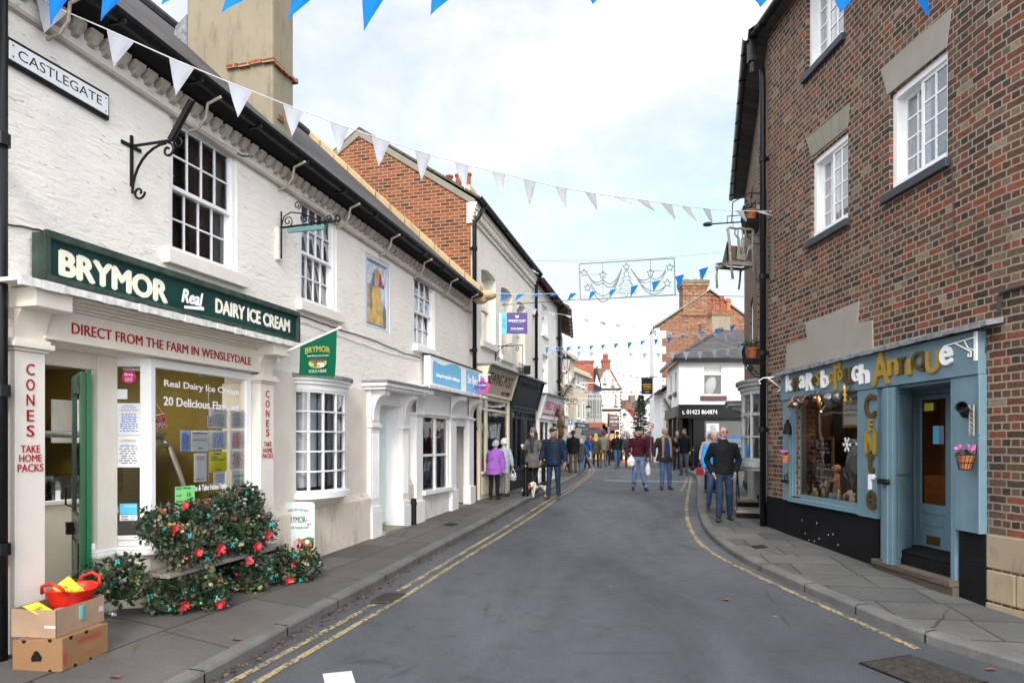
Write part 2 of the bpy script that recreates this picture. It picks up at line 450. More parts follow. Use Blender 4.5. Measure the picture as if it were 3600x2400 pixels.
def render_mat(name,c,stain=0.0,zc=None):
 t=NT(name);v=t.co();n=t.noise(v,2.0,6,0.6);f=t.noise(v,60,4,0.6)
 base=t.ramp(n,[(0.3,sc(c,0.88)),(0.7,sc(c,1.05))])
 if stain:
  base=t.mix(t.ramp(t.noise(t.map(v,(2.2,2.2,.7)),2.2,7,.7),[(.52,0),(.72,stain)]),base,(.12,.1,.07))
 return t.set(base,0.8,0,t.bump(f,0.25,0.006),0.25)
M.render_cream=render_mat('smooth cream render',(.76,.70,.625))
M.render_base=render_mat('stained cream render',(.70,.63,.54),0.55)
M.render_grey=render_mat('grey cement render',(.30,.28,.245),0.12)
M.render_white=render_mat('white render',(.82,.82,.83))
M.render_buff=render_mat('buff render',(.80,.66,.50))
M.chimney=render_mat('weathered yellow render',(.275,.24,.175),0.75)
M.coping=render_mat('yellow sandstone',(.52,.38,.21),0.7)
M.stone=render_mat('ashlar sandstone',(.58,.50,.38),0.25)
M.stone_rough=render_mat('rough quoin stone',(.33,.26,.18),0.6)
M.stone_grey=render_mat('grey lintel stone',(.25,.235,.19),0.3)
M.black_plinth=paint('black plinth paint',(.009,.0095,.011),0.7,0.3,3,0.3,0,.12)
M.black_iron=paint('black iron',(.008,.0085,.010),0.45,0.2,20,0.3,0.0,0.2)
M.black_gloss=paint('black gloss paint',(.007,.0075,.009),0.3,0.2,10,0.1,0,.22)
M.lead=paint('lead flashing',(.20,.21,.23),0.55,0.45,12,0.8)
M.slate=None
def slate_mat(name,c0,c1,w=0.28,h=0.2):
 t=NT(name);v=t.co()
 bv=brick_wave(t,v,0.008)
 col,fac=brick_tex(t,bv,w,h,0.008,0.1)
 base=t.mix(fac,t.ramp(col,[(0,c0),(1,c1)]),sc(c0,0.3))
 base=t.mix(t.ramp(t.noise(v,5,6,.7),[(.5,0),(.8,.4)]),base,(.1,.09,.06))
 return t.set(base,0.8,0,t.bump(t.math('SUBTRACT',col,t.math('MULTIPLY',fac,1.5)),0.7,0.02),0.4)
M.slate=slate_mat('blue slate',(.042,.040,.046),(.085,.078,.082))
M.slate_brown=slate_mat('brown stone slate',(.07,.055,.045),(.14,.11,.09),.35,.25)
M.tile_red=slate_mat('red clay tile',(.22,.055,.03),(.34,.10,.055),0.2,0.16)
M.tile_brown=slate_mat('brown clay tile',(.14,.08,.05),(.25,.14,.085),0.2,0.16)
M.white_gloss=paint('white gloss paint',(.82,.82,.83),0.32,0.03,4,0.08)
M.cream_gloss=paint('cream gloss paint',(.77,.72,.64),0.42,0.05,4,0.12,grime=0.14)
M.cream_pale=paint('pale cream paint',(.74,.70,.64),0.45,0.04,4,0.1,grime=0.08)
M.shop_yellow_cream=paint('butter cream paint',(.72,.66,.50),0.45,0.05,4,0.1)
M.mint=paint('pale mint gloss paint',(.62,.76,.75),0.3,0.03,4,0.06)
M.green_board=paint('bottle green board',(.006,.040,.037),0.38,0.2,4,0.1)
M.green_trim=paint('weathered green trim',(.030,.055,.042),0.55,0.5,9,0.4)
M.green_door=paint('shaded green door paint',(.008,.032,.022),0.28,0.15,5,0.1)  # door face in shade: the darkening is put into this green
M.green_bright=paint('lit green door edge',(.006,.16,.055),0.32,0.1,5,0.1)  # same door where light falls on its edge, put into a lighter green
M.sign_cream=paint('cream vinyl lettering',(.80,.78,.66),0.45,0.02,3,0.02)
M.sign_red=paint('dark red vinyl lettering',(.38,.008,.010),0.4,0.06,3,0.02)
M.sign_white=paint('white vinyl lettering',(.85,.85,.85),0.45,0.02,3,0.02)
M.ink=paint('black print',(.02,.02,.025),0.6,0.1,3,0.02)
M.ink_grey=paint('grey print',(.22,.22,.26),0.6,0.1,3,0.02)
M.ink_red=paint('red print',(.5,.04,.04),0.6,0.1,3,0.02)
M.ink_blue=paint('blue print',(.08,.2,.6),0.6,0.1,3,0.02)
M.paper=paint('white paper',(.78,.80,.83),0.7,0.03,3,0.05)
M.paper_yellow=paint('yellow paper',(.80,.75,.05),0.7,0.03,3,0.05)
M.paper_green=paint('green paper',(.25,.78,.25),0.7,0.03,3,0.05)
M.paper_blue=paint('blue paper',(.35,.48,.78),0.7,0.2,30,0.05)
M.blue_grey=paint('blue grey shopfront paint',(.135,.225,.275),0.45,0.08,4,0.12,grime=0.12)
M.gold=paint('gold lettering',(.50,.32,.055),0.4,0.12,9,0.1,0.55)
M.bronze=paint('dark bronze lettering',(.115,.07,.02),0.45,0.15,9,0.1,0.4)
M.copper=paint('copper',(.62,.25,.13),0.28,0.15,9,0.1,1.0)
M.pewter=paint('pewter',(.20,.20,.21),0.35,0.15,9,0.1,0.9)
M.brass=paint('brass',(.60,.42,.15),0.3,0.15,9,0.1,1.0)
M.charcoal=paint('charcoal shopfront paint',(.022,.027,.036),0.45,0.1,4,0.1,0,.2)
M.dove=paint('dove grey paint',(.34,.36,.35),0.45,0.06,4,0.1,grime=0.15)
M.sue_blue=paint('sky blue sign board',(.10,.43,.72),0.3,0.06,3,0.02)
M.pink=paint('magenta sign board',(.68,.02,.22),0.35,0.03,3,0.02)
M.purple=paint('purple sign board',(.075,.035,.22),0.4,0.04,3,0.02)
M.cyan=paint('cyan sign board',(.10,.55,.85),0.4,0.04,3,0.02)
M.signal_red=paint('red enamel',(.65,.02,.015),0.4,0.05,3,0.02)
M.traffic_blue=paint('traffic blue',(.02,.22,.65),0.4,0.05,3,0.02)
M.terracotta=paint('terracotta',(.42,.14,.055),0.8,0.2,9,0.3)
M.pot_red=paint('red clay chimney pot',(.27,.075,.04),0.8,0.25,9,0.3)
M.wood_grey=None
def wood(name,c0,c1):
 t=NT(name);v=t.co();n=t.noise(t.map(v,(2,40,40)),1.0,5,0.6)
 return t.set(t.ramp(n,[(.3,c0),(.7,c1)]),0.8,0,t.bump(n,.4,.006),0.2)
M.wood_grey=wood('weathered wood',(.13,.115,.10),(.32,.29,.26))
M.wood_dark=wood('old dark wood',(.05,.04,.03),(.17,.14,.11))
M.wood_brown=wood('brown wood',(.10,.045,.02),(.22,.10,.045))
M.twig=paint('dry pale branch',(.42,.36,.28),0.9,0.3,20,0.5)
def card(name,c):
 t=NT(name);v=t.co();n=t.noise(v,3,5,.6);f=t.noise(t.map(v,(1,1,60)),6,2)
 col=t.mix(t.ramp(n,[(.3,0),(.7,1)]),sc(c,.82),sc(c,1.08))
 return t.set(col,.85,0,t.bump(f,.12,.003),.2)
M.card_brown=card('brown cardboard',(.265,.15,.075))
M.card_pale=card('pale cardboard',(.37,.25,.175))
M.red_plastic=paint('red plastic tub',(.66,.018,.008),0.38,0.05,4,0.08)
M.teal_lid=paint('teal tin lid',(.12,.35,.33),0.5,0.1,9,0.1)
M.holly=None
def leafmat(name,a,b,rough=0.35):
 t=NT(name);inf=t.n('ShaderNodeNewGeometry').outputs['Random Per Island']
 col=t.ramp(inf,[(0,a),(1,b)]);m=t.set(col,rough,0,None,.5);return m
M.holly=leafmat('dark holly leaf',(.005,.016,.007),(.018,.046,.016),.3)
M.fir=leafmat('fir sprig',(.010,.024,.010),(.028,.050,.020),.6)
M.variegated=leafmat('variegated holly leaf',(.13,.17,.05),(.34,.34,.15),.4)
M.cone=paint('pine cone',(.10,.055,.03),0.75,0.5,40,0.5)
M.ribbon_red=paint('red satin ribbon',(.40,.006,.013),0.28,0.15,9,0.1,0.0,0.6)
M.ribbon_teal=paint('teal satin ribbon',(.005,.34,.31),0.22,0.15,9,0.1,0.0,0.6)
def cloth_flag(name,c):
 t=NT(name);t.set(c,0.8,0,None,.1)
 tr=t.n('ShaderNodeBsdfTranslucent');tr.inputs[0].default_value=c4(c)
 mx=t.n('ShaderNodeMixShader');mx.inputs[0].default_value=0.3
 t.l(t.b.outputs[0],mx.inputs[1]);t.l(tr.outputs[0],mx.inputs[2]);t.l(mx.outputs[0],t.out.inputs[0]);return t.m
M.flag_white=cloth_flag('white bunting cloth',(.50,.52,.585))
M.flag_blue=cloth_flag('blue bunting cloth',(.012,.20,.68))
M.flag_green=cloth_flag('green flag cloth',(.006,.125,.062))
M.cord=paint('white cord',(.75,.75,.76),.7,.05,9)
M.cable=paint('black cable',(.03,.03,.03),.6,.1,9)
def glass_mat(name,tint=(1,1,1),refl=1.0):
 t=NT(name);gl=t.n('ShaderNodeBsdfGlossy');gl.inputs['Roughness'].default_value=0.02;gl.inputs[0].default_value=(.95,.97,1,1)
 tr=t.n('ShaderNodeBsdfTransparent');tr.inputs[0].default_value=c4(tint)
 fr=t.n('ShaderNodeFresnel');fr.inputs['IOR'].default_value=1.55
 wv=t.noise(t.co(),3.0,1);bp=t.bump(wv,.12,.02);t.l(bp,gl.inputs['Normal']);t.l(bp,fr.inputs['Normal'])
 mx=t.n('ShaderNodeMixShader');t.l(t.math('MINIMUM',t.math('MULTIPLY',fr.outputs[0],1.7*refl),1.0),mx.inputs[0])
 t.l(tr.outputs[0],mx.inputs[1]);t.l(gl.outputs[0],mx.inputs[2]);t.l(mx.outputs[0],t.out.inputs[0]);return t.m
M.glass=glass_mat('window glass',(.93,.96,.95))
M.glass_shop=glass_mat('shop window glass',(.94,.96,.95),0.75)
M.glass_sky=glass_mat('upper window glass',(.85,.9,.92),1.9)
M.lantern_glass=paint('frosted lantern glass',(.7,.68,.6),.3,.05,4)
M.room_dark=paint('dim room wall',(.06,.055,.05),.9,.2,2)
M.room_warm=paint('warm room wall',(.30,.16,.06),.9,.2,2)
M.room_yellow=paint('olive yellow shop wall',(.17,.125,.02),.8,.1,2)
M.room_pale=paint('pale room wall',(.45,.43,.40),.9,.1,2)
M.curtain=paint('grey net curtain',(.52,.54,.58),.9,.12,5,.2)
M.curtain_dark=paint('plum curtain',(.10,.075,.09),.9,.2,5,.2)
M.blind_cream=paint('cream roller blind',(.62,.60,.53),.8,.03,3)
M.freezer=paint('white freezer lining',(.74,.72,.66),.45,.06,4)
M.floor_wood=wood('brown floor board',(.16,.10,.06),(.26,.17,.10))
M.steel=paint('brushed steel',(.42,.43,.44),.35,.1,5,.1,.9)
M.lamp_on=emit('lit ceiling panel',(1,.92,.78),7)
M.tube_on=emit('lit strip lamp',(1,.86,.62),4.0)
M.bulb_on=emit('lit warm bulb',(1,.6,.25),22.0)
M.eaves_paint=render_mat('shade darkened eaves paint',(.46,.42,.37),.5)  # shade under the eaves put into the base colour, random stains on top
for nm,c in(('red',(1,.05,.03)),('green',(.05,1,.2)),('blue',(.1,.15,1)),('amber',(1,.6,.1))):M['fairy_'+nm]=emit('fairy light '+nm,c,3.0)
M.neon_grey=paint('unlit rope light',(.27,.275,.29),.5,.05,5)
M.skin=paint('skin',(.43,.25,.19),.55,.06,30,.1)
M.skin_pale=paint('pale skin',(.50,.33,.27),.55,.06,30,.1)
M.hair_grey=paint('grey hair',(.36,.35,.34),.75,.35,40,.6)
M.hair_white=paint('white hair',(.62,.61,.58),.75,.2,40,.6)
M.hair_brown=paint('brown hair',(.06,.032,.018),.6,.35,40,.6)
M.hair_blonde=paint('blonde hair',(.45,.31,.15),.6,.3,40,.6)
M.hair_ginger=paint('auburn hair',(.22,.085,.03),.6,.3,40,.6)
M.eye=paint('dark eye',(.02,.015,.012),.3,.1,9)
M.lip=paint('lip',(.30,.10,.085),.5,.1,9)
def fabric(name,c,rough=.85,wr=.5,sc_=9):
 t=NT('cloth '+name);v=t.co();n=t.noise(v,sc_,4,.6,.5);f=t.noise(v,160,2)
 col=t.ramp(n,[(.3,sc(c,.8)),(.7,sc(c,1.15))])
 return t.set(col,rough,0,t.bump(n,wr,.03,t.bump(f,.2,.002)),.10)
F_={}
def fab(name,c,rough=.85,wr=.5,sc_=9):
 if name not in F_:F_[name]=fabric(name,c,rough,wr,sc_)
 return F_[name]
def denim(name,c):
 if name in F_:return F_[name]
 t=NT('cloth '+name);v=t.co();n=t.noise(t.map(v,(1,1,.45)),7,5,.6)
 col=t.ramp(n,[(.35,sc(c,.65)),(.62,c),(.8,sc(c,1.9))])
 F_[name]=t.set(col,.9,0,t.bump(t.noise(v,11,4,.6,.6),.6,.03),.15);return F_[name]
def asphalt():
 t=NT('worn asphalt');v=t.geo()
 big=t.noise(t.map(v,(1,.35,1),(0,0,R(-10))),.55,6,.6,.5);mid=t.noise(v,3.0,6,.65);f=t.noise(v,130,2,.6);f2=t.noise(v,420,1,.5)
 c=t.ramp(big,[(.32,(.040,.044,.052)),(.5,(.072,.079,.091)),(.68,(.104,.112,.127))])
 c=t.mix(t.ramp(mid,[(.56,0),(.72,.55)]),c,(.036,.037,.04))
 c=t.mix(.7,c,t.ramp(f,[(.3,.3),(.7,1.3)]),'MULTIPLY')
 c=t.mix(t.ramp(f2,[(.64,0),(.72,.7)]),c,(.2,.2,.2))
 sp=t.n('ShaderNodeTexVoronoi');sp.inputs['Scale'].default_value=1.1;t.l(v,sp.inputs['Vector'])
 c=t.mix(t.ramp(sp.outputs['Distance'],[(.022,.55),(.032,0)]),c,(.22,.23,.24))
 vc=t.n('ShaderNodeTexVoronoi',feature='DISTANCE_TO_EDGE');vc.inputs['Scale'].default_value=.28;t.l(t.mix(.12,v,t.noise(v,2.5,5),'ADD'),vc.inputs['Vector'])
 c=t.mix(t.math('MULTIPLY',t.ramp(vc.outputs[0],[(.002,.5),(.005,0)]),t.ramp(t.noise(v,.9,2),[(.54,0),(.62,1)])),c,(.015,.015,.016))
 return t.set(c,t.ramp(mid,[(.3,.62),(.7,.8)]),0,t.bump(f,.55,.006,t.bump(big,.2,.05)),.35)
M.asphalt=asphalt()
def flags(name,c0,c1,w,h,ang,loc=(0,0,0)):
 t=NT(name);v=t.geo();mp=t.map(v,(1,1,1),(0,0,ang),loc)
 col,fac=brick_tex(t,mp,w,h,.009,.15,.38,2,.72,3)
 n=t.noise(v,1.6,6,.65);f=t.noise(v,80,3,.6)
 c=t.ramp(col,[(0,c0),(.5,tuple((a+b)/2 for a,b in zip(c0,c1))),(1,c1)])
 c=t.mix(.6,c,t.ramp(n,[(.3,.62),(.7,1.15)]),'MULTIPLY')
 c=t.mix(.4,c,t.ramp(f,[(.3,.55),(.7,1.2)]),'MULTIPLY')
 jc=t.mix(t.ramp(t.noise(v,2.4,3),[(.5,0),(.62,1)]),(.016,.016,.015),(.035,.045,.015))
 c=t.mix(t.math('MULTIPLY',fac,.93),c,jc)
 vc=t.n('ShaderNodeTexVoronoi');vc.inputs['Scale'].default_value=2.3;t.l(v,vc.inputs['Vector'])
 c=t.mix(t.ramp(vc.outputs['Distance'],[(.03,.4),(.04,0)]),c,(.24,.24,.24))
 ed=t.n('ShaderNodeTexVoronoi',feature='DISTANCE_TO_EDGE');ed.inputs['Scale'].default_value=.55;t.l(t.mix(.2,v,t.noise(v,3,4),'ADD'),ed.inputs['Vector'])
 c=t.mix(t.math('MULTIPLY',t.ramp(ed.outputs[0],[(.003,.8),(.007,0)]),t.ramp(t.noise(v,.7,2),[(.52,0),(.6,1)])),c,(.02,.02,.018))
 hh=t.math('ADD',t.math('MULTIPLY',fac,-1.2),t.math('ADD',t.math('MULTIPLY',f,.25),t.math('MULTIPLY',col,.5)))
 return t.set(c,.82,0,t.bump(hh,.6,.012),.25)
AL=math.atan2(UX,UY)
M.flag_left=flags('dark stone flags',(.085,.079,.076),(.125,.118,.112),1.25,.78,-(R(90)-AL))
M.flag_right=flags('grey stone flags',(.082,.082,.083),(.132,.131,.128),.95,.62,R(8),(0.3,.2,0))
def kerbm():
 t=NT('granite kerb');v=t.geo();n=t.noise(v,2,5,.6);f=t.noise(v,150,2,.6)
 c=t.ramp(n,[(.3,(.095,.093,.09)),(.7,(.16,.157,.15))]);c=t.mix(.6,c,t.ramp(f,[(.3,.4),(.7,1.5)]),'MULTIPLY')
 return t.set(c,.8,0,t.bump(f,.5,.006),.3)
M.kerb=kerbm()
def linem(name,c,wear):
 t=NT(name);v=t.geo();n=t.noise(v,26,5,.7);n2=t.noise(v,3,4)
 w=t.ramp(t.math('ADD',n,t.math('MULTIPLY',n2,.35)),[(wear,1),(wear+.09,0)])
 c2=t.mix(w,(.07,.072,.075),c);c2=t.mix(.3,c2,t.ramp(t.noise(v,120,2),[(.3,.4),(.7,1.2)]),'MULTIPLY')
 return t.set(c2,.75,0,t.bump(n,.3,.004),.25)
M.line_yellow=linem('worn yellow road paint',(.36,.285,.14),.64)
M.line_white=linem('worn white road paint',(.55,.55,.54),.78)
M.debris=leafmat('dead leaf litter',(.05,.03,.018),(.16,.09,.05),.9)
# the setting: road, pavements, kerbs, markings
def strip(name,left,right,off0,off1,mat,n=None,thick=None,kind='structure'):
 """a sheet between two plan polylines (x, y), laid on the slope of the street"""
 mb=MB()
 for(a,b),(c,d)in zip(zip(left,right),list(zip(left,right))[1:]):
  k=4
  for i in range(k):
   t0,t1=i/k,(i+1)/k
   pa=[a[j]+(c[j]-a[j])*t0 for j in(0,1)];pb=[b[j]+(d[j]-b[j])*t0 for j in(0,1)]
   pc=[a[j]+(c[j]-a[j])*t1 for j in(0,1)];pd=[b[j]+(d[j]-b[j])*t1 for j in(0,1)]
   mb.poly([(pa[0],pa[1],g(pa[1])+off0),(pb[0],pb[1],g(pb[1])+off1),(pd[0],pd[1],g(pd[1])+off1),(pc[0],pc[1],g(pc[1])+off0)])
 return mb
def resample(pts,st=0.5):
 out=[Vc(pts[0])]
 for a,b in zip(pts,pts[1:]):
  a=Vc(a);b=Vc(b);k=max(1,int((b-a).length/st))
  for i in range(1,k+1):out.append(a+(b-a)*i/k)
 return out
def smooth_line(pts,it=3):
 for _ in range(it):
  q=[pts[0]]
  for a,b in zip(pts,pts[1:]):q+=[a*.75+b*.25,a*.25+b*.75]
  q.append(pts[-1]);pts=q
 return pts
def offset_line(pts,d):
 out=[]
 for i,p in enumerate(pts):
  t=(pts[min(i+1,len(pts)-1)]-pts[max(i-1,0)]).normalized();out.append(p+Vc((t.y,-t.x))*d)
 return out
def gl(px,off=ROAD):return[ground(x,y,off).xy for x,y in px]
mb=MB();xs=[-300,-60,-12,0,12,60,300];ys=[-30,-6,0,3,5.6,7.2,9,12.5,16.5,20,26,33,60,120,900]
for ya,yb in zip(ys,ys[1:]):
 for xa,xb in zip(xs,xs[1:]):mb.poly([(xa,ya,g(ya)+ROAD),(xb,ya,g(ya)+ROAD),(xb,yb,g(yb)+ROAD),(xa,yb,g(yb)+ROAD)])
struct('road',mb,M.asphalt)
LK=gl([(826,2342),(1100,2183),(1310,2071),(1548,1934),(1714,1847),(1830,1778),(1895,1746),(1996,1695),(2047,1663)])
d0=(LK[0]-LK[1]).normalized()
LK=[LK[0]+d0*6,LK[0]+d0*2.5]+LK
LK+=[Vc((LK[-1].x+.25,LK[-1].y+5)),Vc((LK[-1].x-1.5,LK[-1].y+14)),Vc((LK[-1].x-6,LK[-1].y+26))]
LK=smooth_line(LK,2)
RK=gl([(3559,2355),(3212,2248),(2983,2148),(2819,2077),(2600,1975),(2495,1894),(2466,1847),(2450,1789),(2452,1717),(2450,1684),(2437,1668),(2390,1652),(2329,1643),(2270,1632)])
d0=(RK[0]-RK[1]).normalized()
RK=[RK[0]+d0*7+Vc((0,-.4)),RK[0]+d0*2.5]+RK+[RK[-1]+Vc((.2,8)),RK[-1]+Vc((1.0,30))]
RK=smooth_line(RK,2)
KW=.14
def kerb(line,sgn):
 ol=[p for p in line];il=offset_line(line,-sgn*KW)
 mb=MB();prof=lambda p,q:[(p,ROAD-.05),(p,PAVE-.028),(p+(q-p)*.12,PAVE-.006),(p+(q-p)*.3,PAVE),(q,PAVE+.002)]
 for i in range(len(line)-1):
  A=prof(ol[i],il[i]);B=prof(ol[i+1],il[i+1])
  for(a,za),(b,zb),(c,zc),(d,zd)in zip(A,A[1:],B,B[1:]):
   q=[(a.x,a.y,g(a.y)+za),(b.x,b.y,g(b.y)+zb),(d.x,d.y,g(d.y)+zd),(c.x,c.y,g(c.y)+zc)]
   mb.poly(q if sgn>0 else q[::-1])
 acc=0;nxt=.5;jo=MB()
 for i in range(len(line)-1):
  acc+=(line[i+1]-line[i]).length
  if acc>nxt:
   nxt=acc+.9;p,q=ol[i],il[i];t=(line[i+1]-line[i]).normalized()*.008;o=(p-q).normalized()*.004
   for a,b,za,zb in((p+o,p+o,ROAD,PAVE-.02),(p+o,q,PAVE-.001,PAVE+.0045)):
    mb.cur=1;mb.poly([(a.x-t.x,a.y-t.y,g(a.y)+za),(a.x+t.x,a.y+t.y,g(a.y)+za),(b.x+t.x,b.y+t.y,g(b.y)+zb),(b.x-t.x,b.y-t.y,g(b.y)+zb)]);mb.cur=0
 return mb,il
mb,LKi=kerb(LK,1);struct('kerb',mb,[M.kerb,M.black_plinth],smooth=True)
mb,RKi=kerb(RK,-1);struct('kerb',mb,[M.kerb,M.black_plinth],smooth=True)
def rise(p,dist):
 return max(0.0,min(.15,(9.6-p.y)*.04))*min(1.0,dist/1.2)
def pave(inner,sgn,mat,wid):
 mb=MB();steps=(0,.4,.8,1.2,wid)
 for a,b in zip(inner,inner[1:]):
  for w0,w1 in zip(steps,steps[1:]):
   P=lambda p,w:Vc((p.x-sgn*w,p.y,g(p.y)+PAVE+(rise(p,w)if sgn>0 else 0)))
   q=[P(a,w0),P(b,w0),P(b,w1),P(a,w1)];mb.poly(q[::-1]if sgn>0 else q)
 struct('pavement',mb,mat)
pave(LKi,1,M.flag_left,6);pave(RKi,-1,M.flag_right,9)
def kerb_x(y):
 for a,b in zip(LKi,LKi[1:]):
  if a.y<=y<=b.y:return a.x+(b.x-a.x)*(y-a.y)/(b.y-a.y)
 return LKi[0].x if y<LKi[0].y else LKi[-1].x
def pl_z(x,y):d=kerb_x(y)-x;return g(y)+PAVE+(rise(Vc((x,y)),d)if d>0 else 0)
def gp(px,py):
 r=ray(px,py);y=6.0
 for _ in range(80):y=.5*y+.5*max(2.0,min(40.0,(pl_z(r.x*y,y)-ZC)/r.z))
 return Vc((r.x*y,y,pl_z(r.x*y,y)))
def paintline(px,w,mat,name,dy=0.004,ext=0):
 p=gl(px)
 if ext:d=(p[0]-p[1]).normalized();p=[p[0]+d*ext]+p
 p=resample(smooth_line(p,2),.3);a=offset_line(p,w/2);b=offset_line(p,-w/2)
 mb=MB()
 for i in range(len(p)-1):mb.poly([(v.x,v.y,g(v.y)+ROAD+dy)for v in(a[i],a[i+1],b[i+1],b[i])][::-1])
 struct(name,mb,mat)
paintline([(1100,2241),(1316,2124)],.07,M.line_yellow,'road_marking',ext=4)
paintline([(1398,2078),(1425,2063),(1606,1955),(1823,1825),(1953,1746),(2061,1676),(2078,1655),(2072,1640)],.07,M.line_yellow,'road_marking')
paintline([(1100,2284),(1418,2100),(1620,1970),(1823,1847),(1960,1757),(2072,1676),(2090,1655),(2084,1640)],.07,M.line_yellow,'road_marking',ext=4)
paintline([(3227,2281),(2906,2136),(2800,2088),(2600,1996),(2473,1926),(2430,1869),(2412,1811),(2415,1753),(2428,1692),(2428,1676)],.075,M.line_yellow,'road_marking')
paintline([(2394,1728),(2412,1692),(2416,1678)],.07,M.line_yellow,'road_marking')
paintline([(2125,1689),(2300,1691),(2444,1693)],.16,M.line_white,'road_marking',.008)
paintline([(2186,1632),(2280,1634)],.12,M.line_white,'road_marking',.008)
q=[ground(x,y).xy for x,y in((1134,2368),(1236,2358),(1256,2420),(1150,2440))]
mb=MB();mb.poly([(p.x,p.y,g(p.y)+ROAD+.004)for p in q][::-1]);struct('road_marking',mb,M.line_white)
def ground_plate(px,name,label,cat,kind_,off=ROAD):
 c=[ground(x,y,off)for x,y in px];o=sum(c,Vc())/4
 ex=((c[1]-c[0])+(c[2]-c[3]))/2;ey=((c[3]-c[0])+(c[2]-c[1]))/2
 mb=MB();P=lambda u,v,z:o+ex*u+ey*v+Vc((0,0,z+.006))
 def bar(u0,u1,v0,v1,z0,z1):
  i=len(mb.v)
  for z in(z0,z1):
   for u,v in((u0,v0),(u1,v0),(u1,v1),(u0,v1)):mb.v.append(P(u,v,z))
  for f in((4,5,6,7),(0,1,5,4),(1,2,6,5),(2,3,7,6),(3,0,4,7)):mb.face(*[i+k for k in f])
 if kind_=='grate':
  bar(-.5,.5,-.5,.5,-.002,.0)
  mb.cur=1
  for k in range(9):bar(-.46,.46,-.47+k*.108,-.41+k*.108,.001,.014)
  bar(-.5,-.46,-.5,.5,.001,.016);bar(.46,.5,-.5,.5,.001,.016);bar(-.46,.46,.49,.53,.001,.016);bar(-.46,.46,-.53,-.49,.001,.016)
 else:
  bar(-.5,.5,-.5,.5,-.004,.004);mb.cur=1
  for(a,b,c_,d_)in((-.48,-.01,-.47,.47),(.01,.48,-.47,.47)):
   bar(a,b,c_,d_,.004,.008)
   n=9
   for i in range(n):
    for j in range(16):
     u=a+(b-a)*(i+.5)/n;v=c_+(d_-c_)*(j+.5)/16;s=.012
     bar(u-s*1.4,u+s*1.4,v-s,v+s,.008,.0125)
 ob=single(name,label,cat,mb,[M.black_plinth,M.rust_iron],WORLD,o.x,-o.y,o.z)
 return ob
M.rust_iron=paint('worn cast iron',(.07,.062,.056),.6,.35,14,.4,.5)
ground_plate([(1296,2120),(1360,2087),(1420,2090),(1374,2121)],'drain_grating','cast iron slotted drain grating in the gutter across the broken yellow lines','drain','grate')
ground_plate([(3015,2330),(3205,2304),(3470,2398),(3290,2440)],'manhole_cover','large rusty studded double manhole cover sunk in the asphalt','manhole cover','cover')
ground_plate([(2640,1920),(2682,1916),(2700,1924),(2655,1928)],'access_cover','small square iron access cover in the grey flags outside the antique shop','manhole cover','cover',PAVE)
ground_plate([(1560,1844),(1580,1838),(1610,1842),(1588,1849)],'access_cover','small iron access cover in the dark pavement past the white front door','manhole cover','cover',PAVE)
mb=MB();rr=random.Random(3)
for i in range(620):
 k=rr.randrange(2,26)if rr.random()<.8 else rr.randrange(2,len(LK)-2)
 a,b=LK[k],LK[k+1];t=rr.random();p=a+(b-a)*t;nrm=Vc(((b-a).y,-(b-a).x)).normalized()
 p=p+nrm*(abs(rr.gauss(0,.07))+.01);z=g(p.y)+ROAD+.006;w=rr.uniform(0,6.28);l=rr.uniform(.012,.035)
 u=Vc((cos(w),sin(w),rr.uniform(-.2,.5)))*l;v=Vc((-sin(w),cos(w),rr.uniform(-.2,.4)))*l*.5
 c=Vc((p.x,p.y,z));mb.poly([c-u,c-v+Vc((0,0,.004)),c+u,c+v])
struct('leaf_litter',mb,M.debris,kind='stuff')
